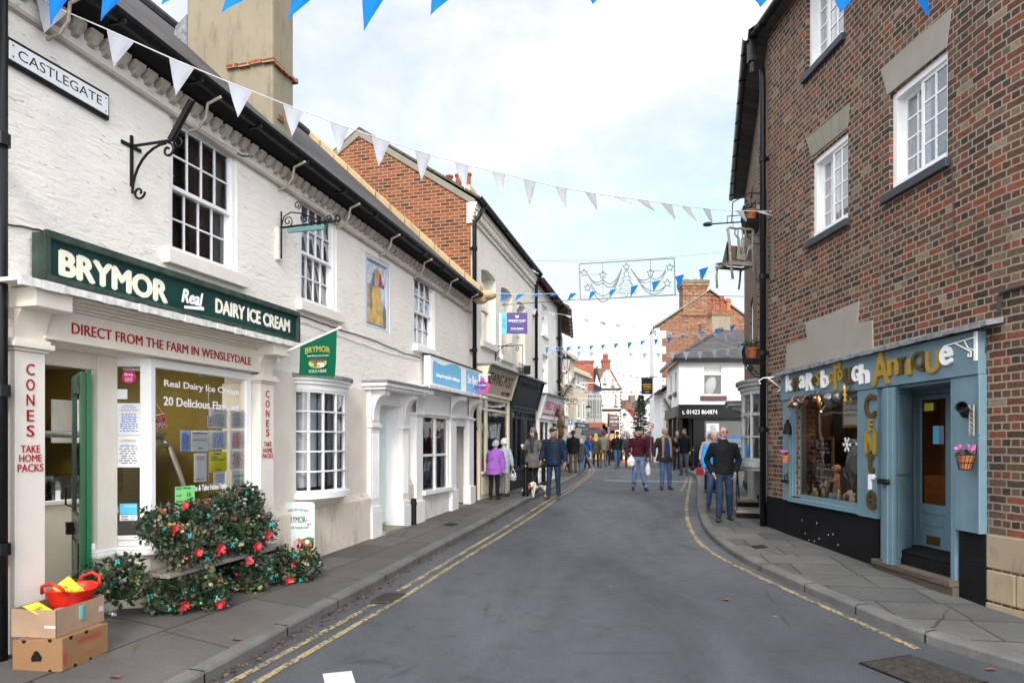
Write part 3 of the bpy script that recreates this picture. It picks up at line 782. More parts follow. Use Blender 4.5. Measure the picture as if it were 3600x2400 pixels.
# builders shared by the houses
def textpx(T,F,s,mat,d,xl,xr,yt,yb,parent=None,xref=None,slope=0.0,**k):
 """letters from photo column xl to xr; yt, yb measured at column xref"""
 xref=xl if xref is None else xref
 a,b=F.s(xl,d),F.s(xr,d)
 return T.text(s,mat,a,b,F.z(xref,yb,d),F.z(xref,yt,d),-d,parent,slope=slope,**k)
def sash(T,s0,s1,z0,z1,cols,top,bot,y=0.05,fr=.075,glass='glass',frame='white_gloss',back=None,sill=None,ratio=.5,room=True,casing=0.0,bar=.018,cut=None,tilt=0.0):
 """sliding sash: frame with bars > panes, sill, curtain. top and bot are rows of panes"""
 m=M[frame];mb=MB()
 D=.11
 mb.box(s0,s0+fr,y-.01,y+D,z0,z1);mb.box(s1-fr,s1,y-.01,y+D,z0,z1)
 mb.box(s0+fr,s1-fr,y-.01,y+D,z1-fr,z1);mb.box(s0+fr,s1-fr,y-.012,y+D,z0,z0+fr*.8)
 a,b,c,e=s0+fr,s1-fr,z0+fr*.8,z1-fr
 zm=c+(e-c)*(1-ratio)if top and bot else(c if top else e)
 st=.042
 def leaf(q0,q1,rows,yy):
  mb.box(a,a+st,yy,yy+.035,q0,q1);mb.box(b-st,b,yy,yy+.035,q0,q1)
  mb.box(a+st,b-st,yy,yy+.035,q0,q0+st);mb.box(a+st,b-st,yy,yy+.035,q1-st,q1)
  for i in range(1,cols):
   x=a+st+(b-a-2*st)*i/cols;mb.box(x-bar/2,x+bar/2,yy+.004,yy+.03,q0+st,q1-st)
  for j in range(1,rows):
   z=q0+st+(q1-q0-2*st)*j/rows
   for i in range(cols):
    xa=a+st+(b-a-2*st)*i/cols+(bar/2 if i else 0);xb=a+st+(b-a-2*st)*(i+1)/cols-(bar/2 if i<cols-1 else 0)
    mb.box(xa,xb,yy+.006,yy+.028,z-bar/2,z+bar/2)
  return(q0,q1,yy+.018)
 P_=[]
 if top:P_.append(leaf(zm-(st if bot else 0),e,top,y+.02))
 if bot:P_.append(leaf(c,zm,bot,y+.06))
 w=T.part('window',mb,m)
 pm=MB()
 for q0,q1,yy in P_:pm.poly([(a+.01,yy,q0+.01),(b-.01,yy,q0+.01),(b-.01,yy+tilt,q1-.01),(a+.01,yy+tilt,q1-.01)])
 T.part('pane',pm,M[glass],w)
 if sill:
  sb=MB();ex,dep,h=sill[:3];sb.box(s0-ex,s1+ex,-dep,y+.02,z0-h,z0-.004,None,None);T.part('sill',sb,M[sill[3]],w,bevel=.008)
 if room:
  rb=MB();x0,x1,q0,q1,yb=s0-.25,s1+.25,z0-.3,z1+.25,y+1.1;ya=.31
  rb.poly([(x0,yb,q0),(x1,yb,q0),(x1,yb,q1),(x0,yb,q1)]);rb.poly([(x0,ya,q0),(x0,yb,q0),(x0,yb,q1),(x0,ya,q1)])
  rb.poly([(x1,yb,q0),(x1,ya,q0),(x1,ya,q1),(x1,yb,q1)]);rb.poly([(x0,ya,q1),(x0,yb,q1),(x1,yb,q1),(x1,ya,q1)]);rb.poly([(x0,ya,q0),(x1,ya,q0),(x1,yb,q0),(x0,yb,q0)])
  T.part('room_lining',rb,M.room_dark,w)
 if back:
  for(u0,u1,v0,v1,mat)in back:
   cb=MB();n=24 if 'curtain' in mat else 1;xa,xb=s0+(s1-s0)*u0,s0+(s1-s0)*u1;za,zb=z0+(z1-z0)*v0,z0+(z1-z0)*v1
   for i in range(n):
    p,q=xa+(xb-xa)*i/n,xa+(xb-xa)*(i+1)/n;f=lambda k:y+.2+(.022*sin(k*2.1)+.012*sin(k*5.3)if n>1 else 0)
    cb.poly([(p,f(i),za),(q,f(i+1),za),(q,f(i+1),zb),(p,f(i),zb)])
   T.part('curtain' if n>1 else 'blind',cb,M[mat],w,smooth=True)
 return w
def gutter(T,F,x0,x1,z0,z1,d,r=.06,mat='black_gloss',brackets=1.0):
 mb=MB();n=8
 prof=[(-d-r+r*cos(PI+PI*k/n),-r*sin(PI*k/n))for k in range(n+1)]
 prof=[(-d+r*cos(PI*k/n),-r*sin(PI*k/n))for k in range(n+1)]
 prof=prof+[(p[0]*1+0,p[1]+.012)for p in reversed(prof)]
 mb.slant(prof,x0,x1,z0,z1)
 g_=T.part('gutter',mb,M[mat],smooth=False)
 if brackets:
  bb=MB();k=int(abs(x1-x0)/brackets)
  for i in range(k+1):
   t=(i+.5)/(k+1);x=x0+(x1-x0)*t;z=z0+(z1-z0)*t
   bb.box(x-.012,x+.012,-d-r-.008,-d+r,z-r-.012,z-r+.02)
  T.pieces('gutter_bracket',bb,M[mat],g_)
 return g_
def console(x0,x1,d0,d1,z0,z1,mb):
 """curved bracket: scroll profile in depth and height, swept along the wall"""
 pts=[(-d0,z0),(-d0-.015,z0)]
 for k in range(9):
  t=k/8;pts.append((-(d0+(d1-d0)*(1-cos(t*PI/2)))-.015,z0+.02+(z1-z0-.1)*sin(t*PI/2)))
 pts+=[(-d1-.02,z1-.08),(-d1-.02,z1),(-d0,z1)]
 mb.prism(pts,x0,x1,'x')
def moulding(mb,x0,x1,d,z,steps):
 """stacked square mouldings: steps of (projection, height) upwards from z"""
 for p,h in steps:
  mb.box(x0-p*.5,x1+p*.5,-d-p,-d+.02,z,z+h-.0015);z+=h
 return z
# the long white house on the left
H1=Thing('white_brick_house','long white painted brick house with slate roof, stained chimney and ice cream shopfront','house',FL,-5,0,0.1)
W1=(-9.222,-8.155,3.76,5.23);W2=(-6.84,-5.877,3.71,5.185);W3=(-4.97,-4.09,3.67,4.89);W4=(-3.057,-2.03,3.628,5.03)
SHOP=(-10.82,-7.98,-.6,2.62);BOW=(-6.95,-5.83,1.06,2.62);DR=(-4.66,-3.77,-.3,2.45);SUE=(-2.95,-.05,-.3,2.6)
mb=MB();mb.wall(-12.6,.22,-1,5.56,[W1,W2,W3,W4,SHOP,BOW,DR,SUE],.32,5.06)
wall1=H1.part('wall',mb,M.white_brick)
mb=MB();mb.box(-12.6,-12.4,.33,8.4,-1,5.5);mb.box(-12.6,.22,8.2,8.4,-1,5.3)
mb.prism([(.33,5.05),(4.327,9.35),(8.2,5.05),(8.2,-1),(.33,-1)],-.02,.2,'x');mb.prism([(.33,5.4),(4.327,9.3),(8.2,5.4)],-12.6,-12.42,'x')
H1.pieces('side_wall',mb,M.white_brick)
mb=MB();mb.wall(-7.78,-4.97,-.8,2.72,[(-6.98,-5.80,.95,2.71)],.02,2.60,y=-.022);rl=H1.part('render_band',mb,M.render_cream)
mb=MB();mb.slant([(0,-.9),(-.10,-.9),(-.10,.80),(-.024,.90),(0,.9)],-7.78,-4.97,0,.04);mb.slant([(0,-.9),(-.09,-.9),(-.09,.98),(-.02,1.08),(0,1.08)],-3.5,-3.26)
H1.pieces('plinth',mb,M.render_base)
mb=MB();mb.box(-12.6,-11.08,-.185,0,-.6,2.56);H1.part('stone_pier',mb,M.stone_rough,bevel=.02)
mb=MB();rq=random.Random(5)
for(z,h,w)in((4.62,.55,.42),(3.55,.46,.40),(3.02,.5,.78),(2.1,.4,.3),(1.2,.5,.32)):mb.box(-12.3,-11.95+w,-.03,.02,z,z+h)
H1.pieces('quoin',mb,M.stone_rough,bevel=.02)
def roof(T,x0,x1,e0,e1,ridge_y,rz0,rz1,back_y,be,mat,th=.07,over=.3):
 mb=MB()
 mb.poly([(x0,-over,e0),(x1,-over,e1),(x1,ridge_y,rz1),(x0,ridge_y,rz0)]);mb.poly([(x1,back_y+over,be),(x0,back_y+over,be),(x0,ridge_y,rz0),(x1,ridge_y,rz1)])
 mb.poly([(x1,-over,e1-th),(x0,-over,e0-th),(x0,ridge_y,rz0-th),(x1,ridge_y,rz1-th)])
 mb.poly([(x0,-over,e0-th),(x1,-over,e1-th),(x1,-over,e1),(x0,-over,e0)])
 for x,e,rz in((x0,e0,rz0),(x1,e1,rz1)):mb.poly([(x,-over,e-th),(x,-over,e),(x,ridge_y,rz),(x,back_y+over,be),(x,back_y+over,be-th),(x,ridge_y,rz-th)])
 return T.part('roof',mb,mat)
rf1=roof(H1,-12.6,.0,5.72,5.24,4.3,9.72,9.52,8.3,5.5,M.slate)
mb=MB()
for i in range(63):
 x=-12.5+i*.2;t=(x+12.6)/12.6;z=5.72-.48*t;k=rnd.uniform(.0,.02)
 mb.slant([(-.33-k,z-.035),(-.33-k,z-.012),(.9,z+1.11),(.9,z+1.085)],x,x+.19)
H1.part('eaves_slate',mb,M.slate,rf1)
mb=MB();mb.tube([(-12.6,4.3,9.76),(0,4.3,9.56)],.1,8);H1.part('ridge_tile',mb,M.slate,rf1)
mb=MB();i0=0
for k in range(12):
 t0,t1=k/12,(k+.97)/12;a=(-.3+4.62*t0,5.28+4.28*t0);b=(-.3+4.62*t1,5.28+4.28*t1);w=rnd.uniform(-.015,.02)
 mb.prism([(a[0],a[1]-.25),(b[0],b[1]-.25),(b[0],b[1]+.12+w),(a[0],a[1]+.12+w)],-.02+w,.23+w,'x')
mb.ball((.12,-.42,5.2),.17,.25,.12);mb.ball((.1,-.28,5.13),.15,.2,.13)
cp=H1.part('coping',mb,M.coping,rf1,bevel=.02)
cs0,cs1=-6.83,-6.33
mb=MB();mb.box(cs0,cs1,.45,1.90,5.6,11.5);ch=H1.part('chimney',mb,M.chimney,bevel=.03)
mb=MB();mb.prism([(.40,6.0),(.40,6.10),(1.9,7.5),(1.9,7.4)],cs0-.03,cs0,'x')
mb.prism([(1.90,7.3),(1.90,8.0),(2.1,7.85),(2.15,7.6)],cs0,cs1,'x');H1.part('flashing',mb,M.lead,ch)
mb=MB();z=8.25
for i in range(9):mb.box(cs0+.02+i*.053,cs0+.07+i*.053,.40,.46,7.05-(i%3)*.008,7.10-(i%3)*.008)
for i in range(4):mb.box(cs0-.05,cs0,.40+i*.2,.585+i*.2,7.06+(i%2)*.012,7.11+(i%2)*.012)
mb.box(cs1,cs1+.05,.40,1.85,7.04,7.10);mb.box(cs0+.1,cs0+.25,.42,.455,6.33,6.40)
H1.part('tile_ledge',mb,M.brick_red,ch)
mb=MB()
for i in range(2):mb.lathe([(.14,0),(.16,.1),(.12,.2),(.13,.6),(.16,.65),(.15,.7)],(cs0+.25,.8+i*.6,11.5))
H1.pieces('chimney_pot',mb,M.pot_red,ch)
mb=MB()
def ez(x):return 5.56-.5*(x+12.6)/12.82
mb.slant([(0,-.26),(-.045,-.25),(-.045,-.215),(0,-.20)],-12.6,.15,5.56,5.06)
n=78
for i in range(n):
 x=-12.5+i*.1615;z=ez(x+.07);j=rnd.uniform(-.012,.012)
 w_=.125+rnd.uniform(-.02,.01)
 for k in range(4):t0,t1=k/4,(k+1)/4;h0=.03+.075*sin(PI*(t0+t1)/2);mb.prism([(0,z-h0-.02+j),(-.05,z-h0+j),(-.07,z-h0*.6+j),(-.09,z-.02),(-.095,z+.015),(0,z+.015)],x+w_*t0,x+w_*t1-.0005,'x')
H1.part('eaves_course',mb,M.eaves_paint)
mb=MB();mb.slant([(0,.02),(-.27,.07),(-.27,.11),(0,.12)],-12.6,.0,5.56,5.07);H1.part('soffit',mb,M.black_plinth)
gutter(H1,FL,-12.6,.02,5.70,5.21,.31,.085)
mb=MB()
for x in(-12.1,-10.6,-8.95,-7.35,-5.9,-4.5,-3.1,-1.7,-.4):
 z=ez(x);mb.tube([(x,0,z-.30),(x+.02,-.12,z-.26),(x+.03,-.2,z-.16),(x+.02,-.23,z-.02),(x+.05,-.38,z+.05)],.016,6)
H1.pieces('gutter_stay',mb,M.twig)
CB=[(0.0,.42,0,1,'curtain'),(.78,1,0,1,'curtain')]
w=sash(H1,*W1,4,2,2,.03,.06,back=[(.52,.80,.05,.98,'curtain_dark'),(.86,1,.05,.98,'curtain')],sill=(.1,.09,.15,'cream_pale'))
w=sash(H1,*W2,4,2,2,.03,.06,tilt=.055,glass='glass_sky',back=[(0,1,0,1,'curtain')],sill=(.1,.09,.14,'cream_pale'))  # full-width curtain added to pale the panes in place of reflected sky
w=sash(H1,*W4,3,2,2,.03,.06,tilt=.055,glass='glass_sky',back=[(0,1,0,1,'curtain')],sill=(.06,.1,.12,'white_gloss'))
mb=MB()
def star(mb,c,r,th=.012,ratio=.42,y=0):
 pts=[(c[0]+(r if k%2==0 else r*ratio)*sin(k*PI/5),c[1]+(r if k%2==0 else r*ratio)*cos(k*PI/5))for k in range(10)]
 mb.prism(pts,y-th/2,y+th/2)
star(mb,(-9.05,4.62),.06,y=.15);mb.box(-9.052,-9.048,.149,.151,4.68,5.15)
single('star_ornament','frosted glass star hanging on a string inside the upstairs window over the green sign','ornament',mb,M.lantern_glass,FL,-9.05,-.15,4.6)
mb=MB();mb.box(W3[0],W3[1],.05,.3,W3[2],W3[3]);bw=H1.part('painted_panel',mb,paint('pale blue painted panel',(.50,.60,.72),.6,.25,5))
a,b,c,e=W3
def blob(pts,mat,y,nm='painted_figure'):
 mb=MB();mb.prism([(a+(b-a)*u,c+(e-c)*v)for u,v in pts],y,y+.003);H1.part(nm,mb,mat,bw)
blob([(.14,.10),(.86,.10),(.86,.9),(.14,.9)],paint('painted dark room',(.22,.27,.36),.7,.3,4),.044)
blob([(.5,.42),(.84,.42),(.84,.86),(.5,.86)],paint('painted red hanging',(.42,.10,.07),.7,.6,12),.040)
blob([(.62,.2),(.86,.2),(.86,.62),(.62,.62)],paint('painted window light',(.42,.55,.75),.7,.3,6),.038)
blob([(.10,.9),(.9,.9),(.88,.74),(.78,.66),(.70,.80),(.5,.84),(.36,.78),(.26,.62),(.12,.60)],paint('painted drapery',(.52,.60,.74),.7,.35,10),.034)
blob([(.22,.08),(.80,.08),(.74,.3),(.68,.5),(.64,.60),(.52,.63),(.36,.60),(.3,.48),(.32,.3)],paint('painted ochre robe',(.62,.42,.14),.7,.35,8),.030)
blob([(.42,.60),(.56,.60),(.60,.68),(.58,.77),(.50,.80),(.43,.77),(.40,.68)],M.skin_pale,.027)
blob([(.41,.74),(.60,.74),(.62,.83),(.50,.86),(.40,.83)],paint('painted ochre hair',(.55,.30,.1),.7),.025)
blob([(.10,.08),(.26,.08),(.24,.42),(.20,.62),(.12,.6)],paint('painted tawny cloth',(.50,.38,.24),.7,.4,8),.028)
blob([(.78,.08),(.92,.08),(.90,.32),(.82,.40),(.76,.28)],paint('painted grey shape',(.20,.21,.25),.7,.4,8),.026)
mb=MB()
for q in((a,a+.07,c,e),(b-.07,b,c,e),(a+.07,b-.07,e-.07,e),(a+.07,b-.07,c,c+.05)):mb.box(q[0],q[1],.01,.05,q[2],q[3])
H1.part('painted_frame',mb,paint('pale grey painted frame',(.56,.60,.66),.6,.1,5),bw)
bc=((BOW[0]+BOW[1])/2,(BOW[1]-BOW[0])/2);
def bowpt(t,r=0.0):return(bc[0]-(bc[1]+r)*cos(PI*t),.02-(.30+r)*sin(PI*t)**.8)
def bowring(mb,z0,z1,r0,r1,n=20,t0=0.0,t1=1.0):
 P0=[bowpt(t0+(t1-t0)*k/n,r0)for k in range(n+1)];P1=[bowpt(t0+(t1-t0)*k/n,r1)for k in range(n+1)]
 for k in range(n):
  q=[P0[k],P0[k+1],P1[k+1],P1[k]]
  i=len(mb.v)
  for z in(z0,z1):
   for p in q:mb.v.append(Vc((p[0],p[1],z)))
  for f in((0,3,2,1),(4,5,6,7),(0,1,5,4),(1,2,6,5),(2,3,7,6),(3,0,4,7)):mb.face(*[i+x for x in f])
mb=MB();Z0,Z1=1.08,2.46
for k in range(6):
 z=Z0+(Z1-Z0)*k/5;h=.022 if 0<k<5 else.035;bowring(mb,z-h/2,z+h/2,-.02,.02)
for k in range(7):
 t=k/6;x,y=bowpt(t,0);w_=.02 if 0<k<6 else.035;mb.box(x-w_/2,x+w_/2,y-.02,y+.02,Z0,Z1)
bowring(mb,Z1+.016,Z1+.1,-.03,.03);bowring(mb,Z1+.1,Z1+.15,-.03,.06);bowring(mb,Z1+.15,Z1+.19,-.03,.09)
bwn=H1.part('bow_window',mb,M.white_gloss)
mb=MB();bowring(mb,Z0-.10,Z0-.02,-.3,.07);H1.part('sill',mb,M.white_gloss,bwn)
mb=MB();n=16
for k in range(n):
 p,q,r_,s_=bowpt(k/n,.04),bowpt((k+1)/n,.04),bowpt((k+1)/n,-.10),bowpt(k/n,-.10)
 cl=lambda v:min(v,-.0)
 mb.poly([(p[0],p[1],Z0-.1),(q[0],q[1],Z0-.1),(r_[0],cl(r_[1]*.5),Z0-.26),(s_[0],cl(s_[1]*.5),Z0-.26)])
H1.part('apron',mb,M.cream_pale,bwn)
mb=MB();bowring(mb,Z1+.19,Z1+.235,-.3,.12);H1.part('lead_cap',mb,M.lead,bwn)
mb=MB()
for k in range(24):
 p,q=bowpt(k/24,-.008),bowpt((k+1)/24,-.008);mb.poly([(p[0],p[1],Z0),(q[0],q[1],Z0),(q[0],q[1],Z1),(p[0],p[1],Z1)])
H1.part('pane',mb,M.glass,bwn)
mb=MB();n=70
for k in range(n):
 f=lambda i:(BOW[0]+(BOW[1]-BOW[0])*i/n,.02-.10*sin(PI*i/n)+.02*sin(i*1.4)+.012*sin(i*.6))
 if k%13==12:continue
 p,q=f(k),f(k+1);mb.poly([(p[0],p[1],Z0+.05),(q[0],q[1],Z0+.05),(q[0],q[1],Z1),(p[0],p[1],Z1)])
H1.part('curtain',mb,M.curtain,bwn,smooth=True)
mb=MB();mb.box(BOW[0]-.1,BOW[1]+.1,.9,1.0,.9,2.7);mb.box(BOW[0]-.1,BOW[1]+.1,.33,.9,2.62,2.66);mb.box(BOW[0]-.1,BOW[0]-.02,.33,.9,.9,2.6);mb.box(BOW[1]+.02,BOW[1]+.1,.33,.9,.9,2.6)
H1.part('room_lining',mb,M.room_pale,bwn)
mb=MB();gz=.20
for x0,x1 in((-4.97,-4.66),(-3.77,-3.5)):
 mb.box(x0,x1,-.10,.0,gz-.3,2.0);mb.box(x0-.02,x1+.02,-.14,.0,gz-.3,gz+.42);mb.box(x0-.01,x1+.01,-.125,0,gz+.421,gz+.5)
 for k in range(5):x=x0+.05+(x1-x0-.1)*k/4;mb.box(x-.012,x+.012,-.112,-.1,gz+.62,1.9)
 mb.box(x0-.015,x1+.015,-.13,0,2.001,2.06);mb.box(x0,x1,-.10,0,2.061,2.62)
 console(x0+.05,x1-.05,.10,.30,2.12,2.62,mb)
mb.box(-4.66,-3.77,-.07,.0,2.45,2.62);mb.box(-4.66,-3.77,-.09,0,2.40,2.449)
mb.box(-5.05,-3.42,-.40,0,2.621,2.67);mb.box(-5.1,-3.37,-.45,0,2.6715,2.73)
mb.box(-4.655,-4.62,.0,.30,gz,2.45);mb.box(-3.81,-3.775,.0,.30,gz,2.45);mb.box(-4.62,-3.81,.0,.3,2.40,2.449)
dc=H1.part('door_case',mb,M.white_gloss,bevel=.006)
mb=MB();mb.box(-5.12,-3.35,-.48,0,2.731,2.77);H1.part('lead_hood',mb,M.lead,dc,bevel=.01)
mb=MB();x0,x1=-4.62,-3.81;mb.box(x0,x1,.2,.245,gz+.12,2.4)
for(u0,u1)in((.1,.46),(.54,.9)):
 for(v0,v1)in((.06,.32),(.40,.68),(.78,.93)):
  q=[x0+(x1-x0)*u0,x0+(x1-x0)*u1,gz+.12+(2.28-gz)*v0,gz+.12+(2.28-gz)*v1]
  mb.box(q[0],q[1],.188,.2,q[2],q[3]);mb.box(q[0]+.04,q[1]-.04,.178,.188,q[2]+.04,q[3]-.04)
fd=H1.part('front_door',mb,M.mint,bevel=.004)
mb=MB();mb.box(-4.26,-4.16,.17,.178,1.02,1.09);mb.box(-4.27,-4.16,.172,.178,1.95,2.0);mb.ball((-4.5,.165,1.25),.025);H1.pieces('letter_plate',mb,M.bronze,fd)
mb=MB();mb.box(-4.66,-3.77,-.2,.3,gz-.4,gz+.06);H1.part('door_step',mb,M.stone_grey,dc,bevel=.015)
mb=MB();x=FL.s(1427);mb.tube([(x,-.16,.15),(x,-.16,.72)],.05,8);mb.tube([(x,-.16,.6),(x,-.16,.66)],.062,8);mb.box(x-.03,x+.03,-.13,-.05,.5,.54)
single('pipe_stub','short black iron pipe stub standing against the wall right of the white front door','pipe',mb,M.black_iron,FL,x,.16,.15)
# ice cream shopfront
gz=-.08
mb=MB()
for x0,x1 in((-11.07,-10.82),(-8.05,-7.79)):
 mb.box(x0,x1,-.25,.3,gz-.3,2.47)
pl=H1.pieces('pilaster',mb,M.cream_pale,bevel=.006)
mb=MB()
for x0,x1 in((-11.07,-10.82),(-8.05,-7.79)):
 z=2.4705
 for p,h in((.02,.025),(.05,.045),(.03,.03)):mb.box(x0-p,x1+p,-.25-p,.02,z,z+h-.001);z+=h
H1.pieces('capital',mb,M.cream_gloss,pl,bevel=.008)
mb=MB()
for x0,x1 in((-11.06,-10.79),(-8.06,-7.79)):
 console(x0,x1,.22,.42,2.572,2.955,mb);mb.box(x0-.02,x1+.03,-.47,-.2,2.80,2.951)
H1.pieces('console',mb,M.cream_gloss,pl,bevel=.01)
mb=MB();mb.box(-10.82,-8.05,-.22,-.1,2.62,2.86);mb.box(-10.82,-8.05,-.25,-.1,2.595,2.6195)
z=2.861
for p,h in((.03,.02),(.07,.025),(.12,.02),(.20,.025)):mb.box(-10.80,-8.06,-.22-p,-.1,z,z+h-.001);z+=h
fas=H1.part('fascia',mb,M.cream_gloss,bevel=.005)
mb=MB();mb.box(-11.25,-7.58,-.52,.0,2.957,2.985);
for i in range(40):x=-11.25+i*.0918;k=rnd.uniform(0,.012);mb.box(x,x+.09,-.525-k,-.505,2.935-k,2.99+k*.3)
H1.part('cornice',mb,paint('peeling white lead',(.70,.69,.67),.6,.25,14,.6),fas)
textpx(H1,FL,'DIRECT FROM THE FARM IN WENSLEYDALE',M.sign_red,.225,252,882.6,1133,1171,fas,ext=.003,bold=.012,slope=-.006)
mb=MB();mb.box(-10.82,-8.05,-.1,.34,2.585,2.62);mb.box(-10.82,-9.96,.16,.22,2.44,2.585);mb.box(-9.96,-9.74,.14,.24,gz-.1,2.585)
mb.box(-10.82,-10.76,.16,.24,gz-.1,2.44)
H1.part('door_frame',mb,M.cream_gloss,fas,bevel=.006)
A_,B_,C_,D_=(-9.74,.18),(-9.63,-.08),(-9.58,-.1),(-8.09,-.1)
mb=MB()
def plan(mb,pts,z0,z1):mb.prism(pts,z0,z1,'z')
plan(mb,[(-9.655,-.05),(-9.60,-.13),(-9.545,-.13),(-9.545,-.07),(-9.61,-.02)],.80,2.585)
mb.box(-9.545,-8.15,-.13,-.07,.80,.86);mb.box(-9.545,-8.15,-.14,-.07,2.50,2.585);mb.box(-8.15,-8.06,-.13,-.05,.8,2.585)
for z0,z1 in((.80,.84),(2.50,2.585)):plan(mb,[(-9.74,.14),(-9.74,.2),(-9.61,-.02),(-9.655,-.05)],z0,z1)
bay=H1.part('bay_window',mb,M.white_gloss,bevel=.004)
mb=MB();pts=[(-10.0,.1),(-9.78,.1),(-9.68,-.16),(-9.60,-.22),(-8.06,-.22),(-8.06,.2),(-10.0,.2)]
plan(mb,pts,.655,.70);plan(mb,[(p[0]+(.02 if i<4 else 0),p[1]+(.03 if i<5 else 0))for i,p in enumerate(pts)],.701,.735);plan(mb,[(p[0]+(.05 if i<4 else 0),p[1]+(.07 if i<5 else 0))for i,p in enumerate(pts)],.7355,.80)
H1.part('sill',mb,M.white_gloss,bay,bevel=.012)
mb=MB();plan(mb,[(-9.98,.15),(-9.74,.15),(-9.64,-.08),(-9.58,-.1),(-8.06,-.1),(-8.06,.3),(-9.98,.3)],gz-.3,.654);H1.part('stall_riser',mb,M.render_cream,bay)
mb=MB();mb.poly([(-9.73,.16,.84),(-9.635,-.04,.84),(-9.635,-.04,2.5),(-9.73,.16,2.5)]);mb.poly([(-9.545,-.1,.86),(-8.15,-.1,.86),(-8.15,-.1,2.5),(-9.545,-.1,2.5)])
H1.part('pane',mb,M.glass_shop,bay)
YG=.105
def glass_text(s,xl,xr,yt,yb,mat='sign_white',**k):return textpx(H1,FL,s,M[mat],YG,xl,xr,yt,yb,bay,ext=.001,**k)
glass_text('Real Dairy Ice Cream',577,840,1333,1364,slope=-.012,bold=.02,name='window_lettering')
glass_text('20 Delicious Flavours',575,840,1392,1424,slope=-.012,bold=.02,name='window_lettering')
glass_text('Tubs & Take Home Packs',668,798,1706,1728,slope=.0,bold=.02,name='window_lettering')
mb=MB()
x0,x1,y0,y1,z0,z1=-11.3,-7.85,.33,3.6,gz-.05,2.75
for q in([(x0,y1,z0),(x1,y1,z0),(x1,y1,z1),(x0,y1,z1)],[(x0,y0,z0),(x0,y1,z0),(x0,y1,z1),(x0,y0,z1)],[(x1,y1,z0),(x1,y0,z0),(x1,y0,z1),(x1,y1,z1)]):mb.poly(q)
rm=H1.part('shop_room',mb,M.room_yellow)
rr=random.Random(8)
for z in(.55,1.0,1.45,1.9):
 mb=MB();mb.box(-10.2,-7.95,3.2,3.55,z-.03,z);sh_=H1.part('shelf',mb,M.wood_dark,rm)
 x=-10.1
 while x<-8.2:
  w_=rr.uniform(.12,.3);mb=MB();mb.box(x,x+w_,3.25,3.45,z+.001,z+rr.uniform(.14,.32));H1.part('stock_box',mb,M[rr.choice(['card_brown','paper','room_dark','green_door','card_pale','paper_blue','wood_brown','signal_red'])],rm);x+=w_+rr.uniform(.02,.12)
mb=MB();mb.box(-10.9,-7.9,2.2,2.6,-.1,1.05);H1.part('counter',mb,M.room_dark,rm)
for x in(-9.5,-8.9,-8.4):mb=MB();mb.box(x,x+.38,2.55,2.58,1.75,2.3);H1.part('menu_board',mb,M[rr.choice(['curtain','paper','paper_yellow'])],rm)
mb=MB();mb.poly([(x0,-.0,z0),(x1,-.0,z0),(x1,y1,z0),(x0,y1,z0)]);H1.part('shop_floor',mb,M.floor_wood,rm)
mb=MB();mb.poly([(x0,y0,z1),(x0,y1,z1),(x1,y1,z1),(x1,y0,z1)]);H1.part('shop_ceiling',mb,M.room_pale,rm)
mb=MB();mb.box(-10.6,-9.0,.5,1.7,2.66,2.70);H1.part('ceiling_lamp',mb,M.lamp_on,rm)
mb=MB();mb.box(-9.4,-8.6,2.9,3.5,.0,1.9);mb.box(-8.55,-7.95,3.2,3.55,1.0,1.7);H1.pieces('back_shelf',mb,M.wood_dark,rm)
mb=MB();mb.box(-9.1,-8.6,3.56,3.59,2.2,2.6);H1.pieces('notice_board',mb,M.paper,rm)
mb=MB();mb.box(-10.5,-8.9,1.2,2.0,.05,1.10);fz=Thing('chest_freezer','white chest freezer with glass top seen through the open shop door','freezer',FL,-10.7,-1.5,.0)
fz.part('body',mb,M.freezer,bevel=.02);mb=MB();mb.box(-10.5,-8.9,1.25,1.95,1.141,1.40);fz.part('glass_guard',mb,M.glass_shop)
mb=MB();mb.box(-10.52,-8.88,1.18,2.02,1.101,1.14);fz.part('rim',mb,M.white_gloss)
ct=Thing('cone_stack','stack of wafer cones beside a dark box on the freezer','cones',FL,-10.55,-1.3,1.26)
mb=MB()
for k in range(7):mb.lathe([(.025,0),(.05,.08),(.05,.09)],(-9.75,1.4,1.40+k*.045),10)
for k in range(2):mb.lathe([(.025,0),(.05,.08),(.05,.09)],(-9.9,1.4,1.40+k*.045),10)
ct.pieces('wafer_cone',mb,paint('wafer',(.55,.33,.10),.8));mb=MB();mb.box(-10.0,-9.6,1.28,1.34,1.41,1.5);ct.part('box',mb,paint('navy box',(.02,.03,.12),.5))
dsp=Thing('display_freezer','grey curved glass display freezer inside the shop window','freezer',FL,-9.0,-.9,0)
mb=MB();mb.box(-8.85,-8.1,.75,1.19,.0,1.0);dsp.part('body',mb,paint('dark freezer body',(.10,.10,.10),.5))
mb=MB()
for x in(-9.25,-8.2):mb.tube([(x,.66,1.0),(x,.78,1.35),(x,.95,1.72),(x,1.1,1.83),(x,1.7,1.85)],.035,8)
mb.tube([(-9.25,.95,1.72),(-8.2,.95,1.72)],.03,8);mb.box(-9.25,-8.2,1.0,1.7,1.83,1.88);dsp.part('frame',mb,M.steel)
mb=MB();mb.box(-8.9,-8.3,1.55,1.6,1.15,1.6);dsp.part('inner_shelf',mb,M.wood_brown)  # plain brown shelf without any glow
ds,hinge=.78,(-9.99,.24)
dr=Thing('shop_door','green half glazed shop door standing open into the ice cream shop','door',FL,hinge[0],-hinge[1],gz)
mb=MB();hx=-10.0
mb.box(hx-.045,hx,.24,.34,gz,2.42);mb.box(hx-.045,hx,.94,1.02,gz,2.42);mb.box(hx-.045,hx,.34,.94,gz,gz+.22);mb.box(hx-.045,hx,.34,.94,.85,1.05);mb.box(hx-.045,hx,.34,.94,2.25,2.42)
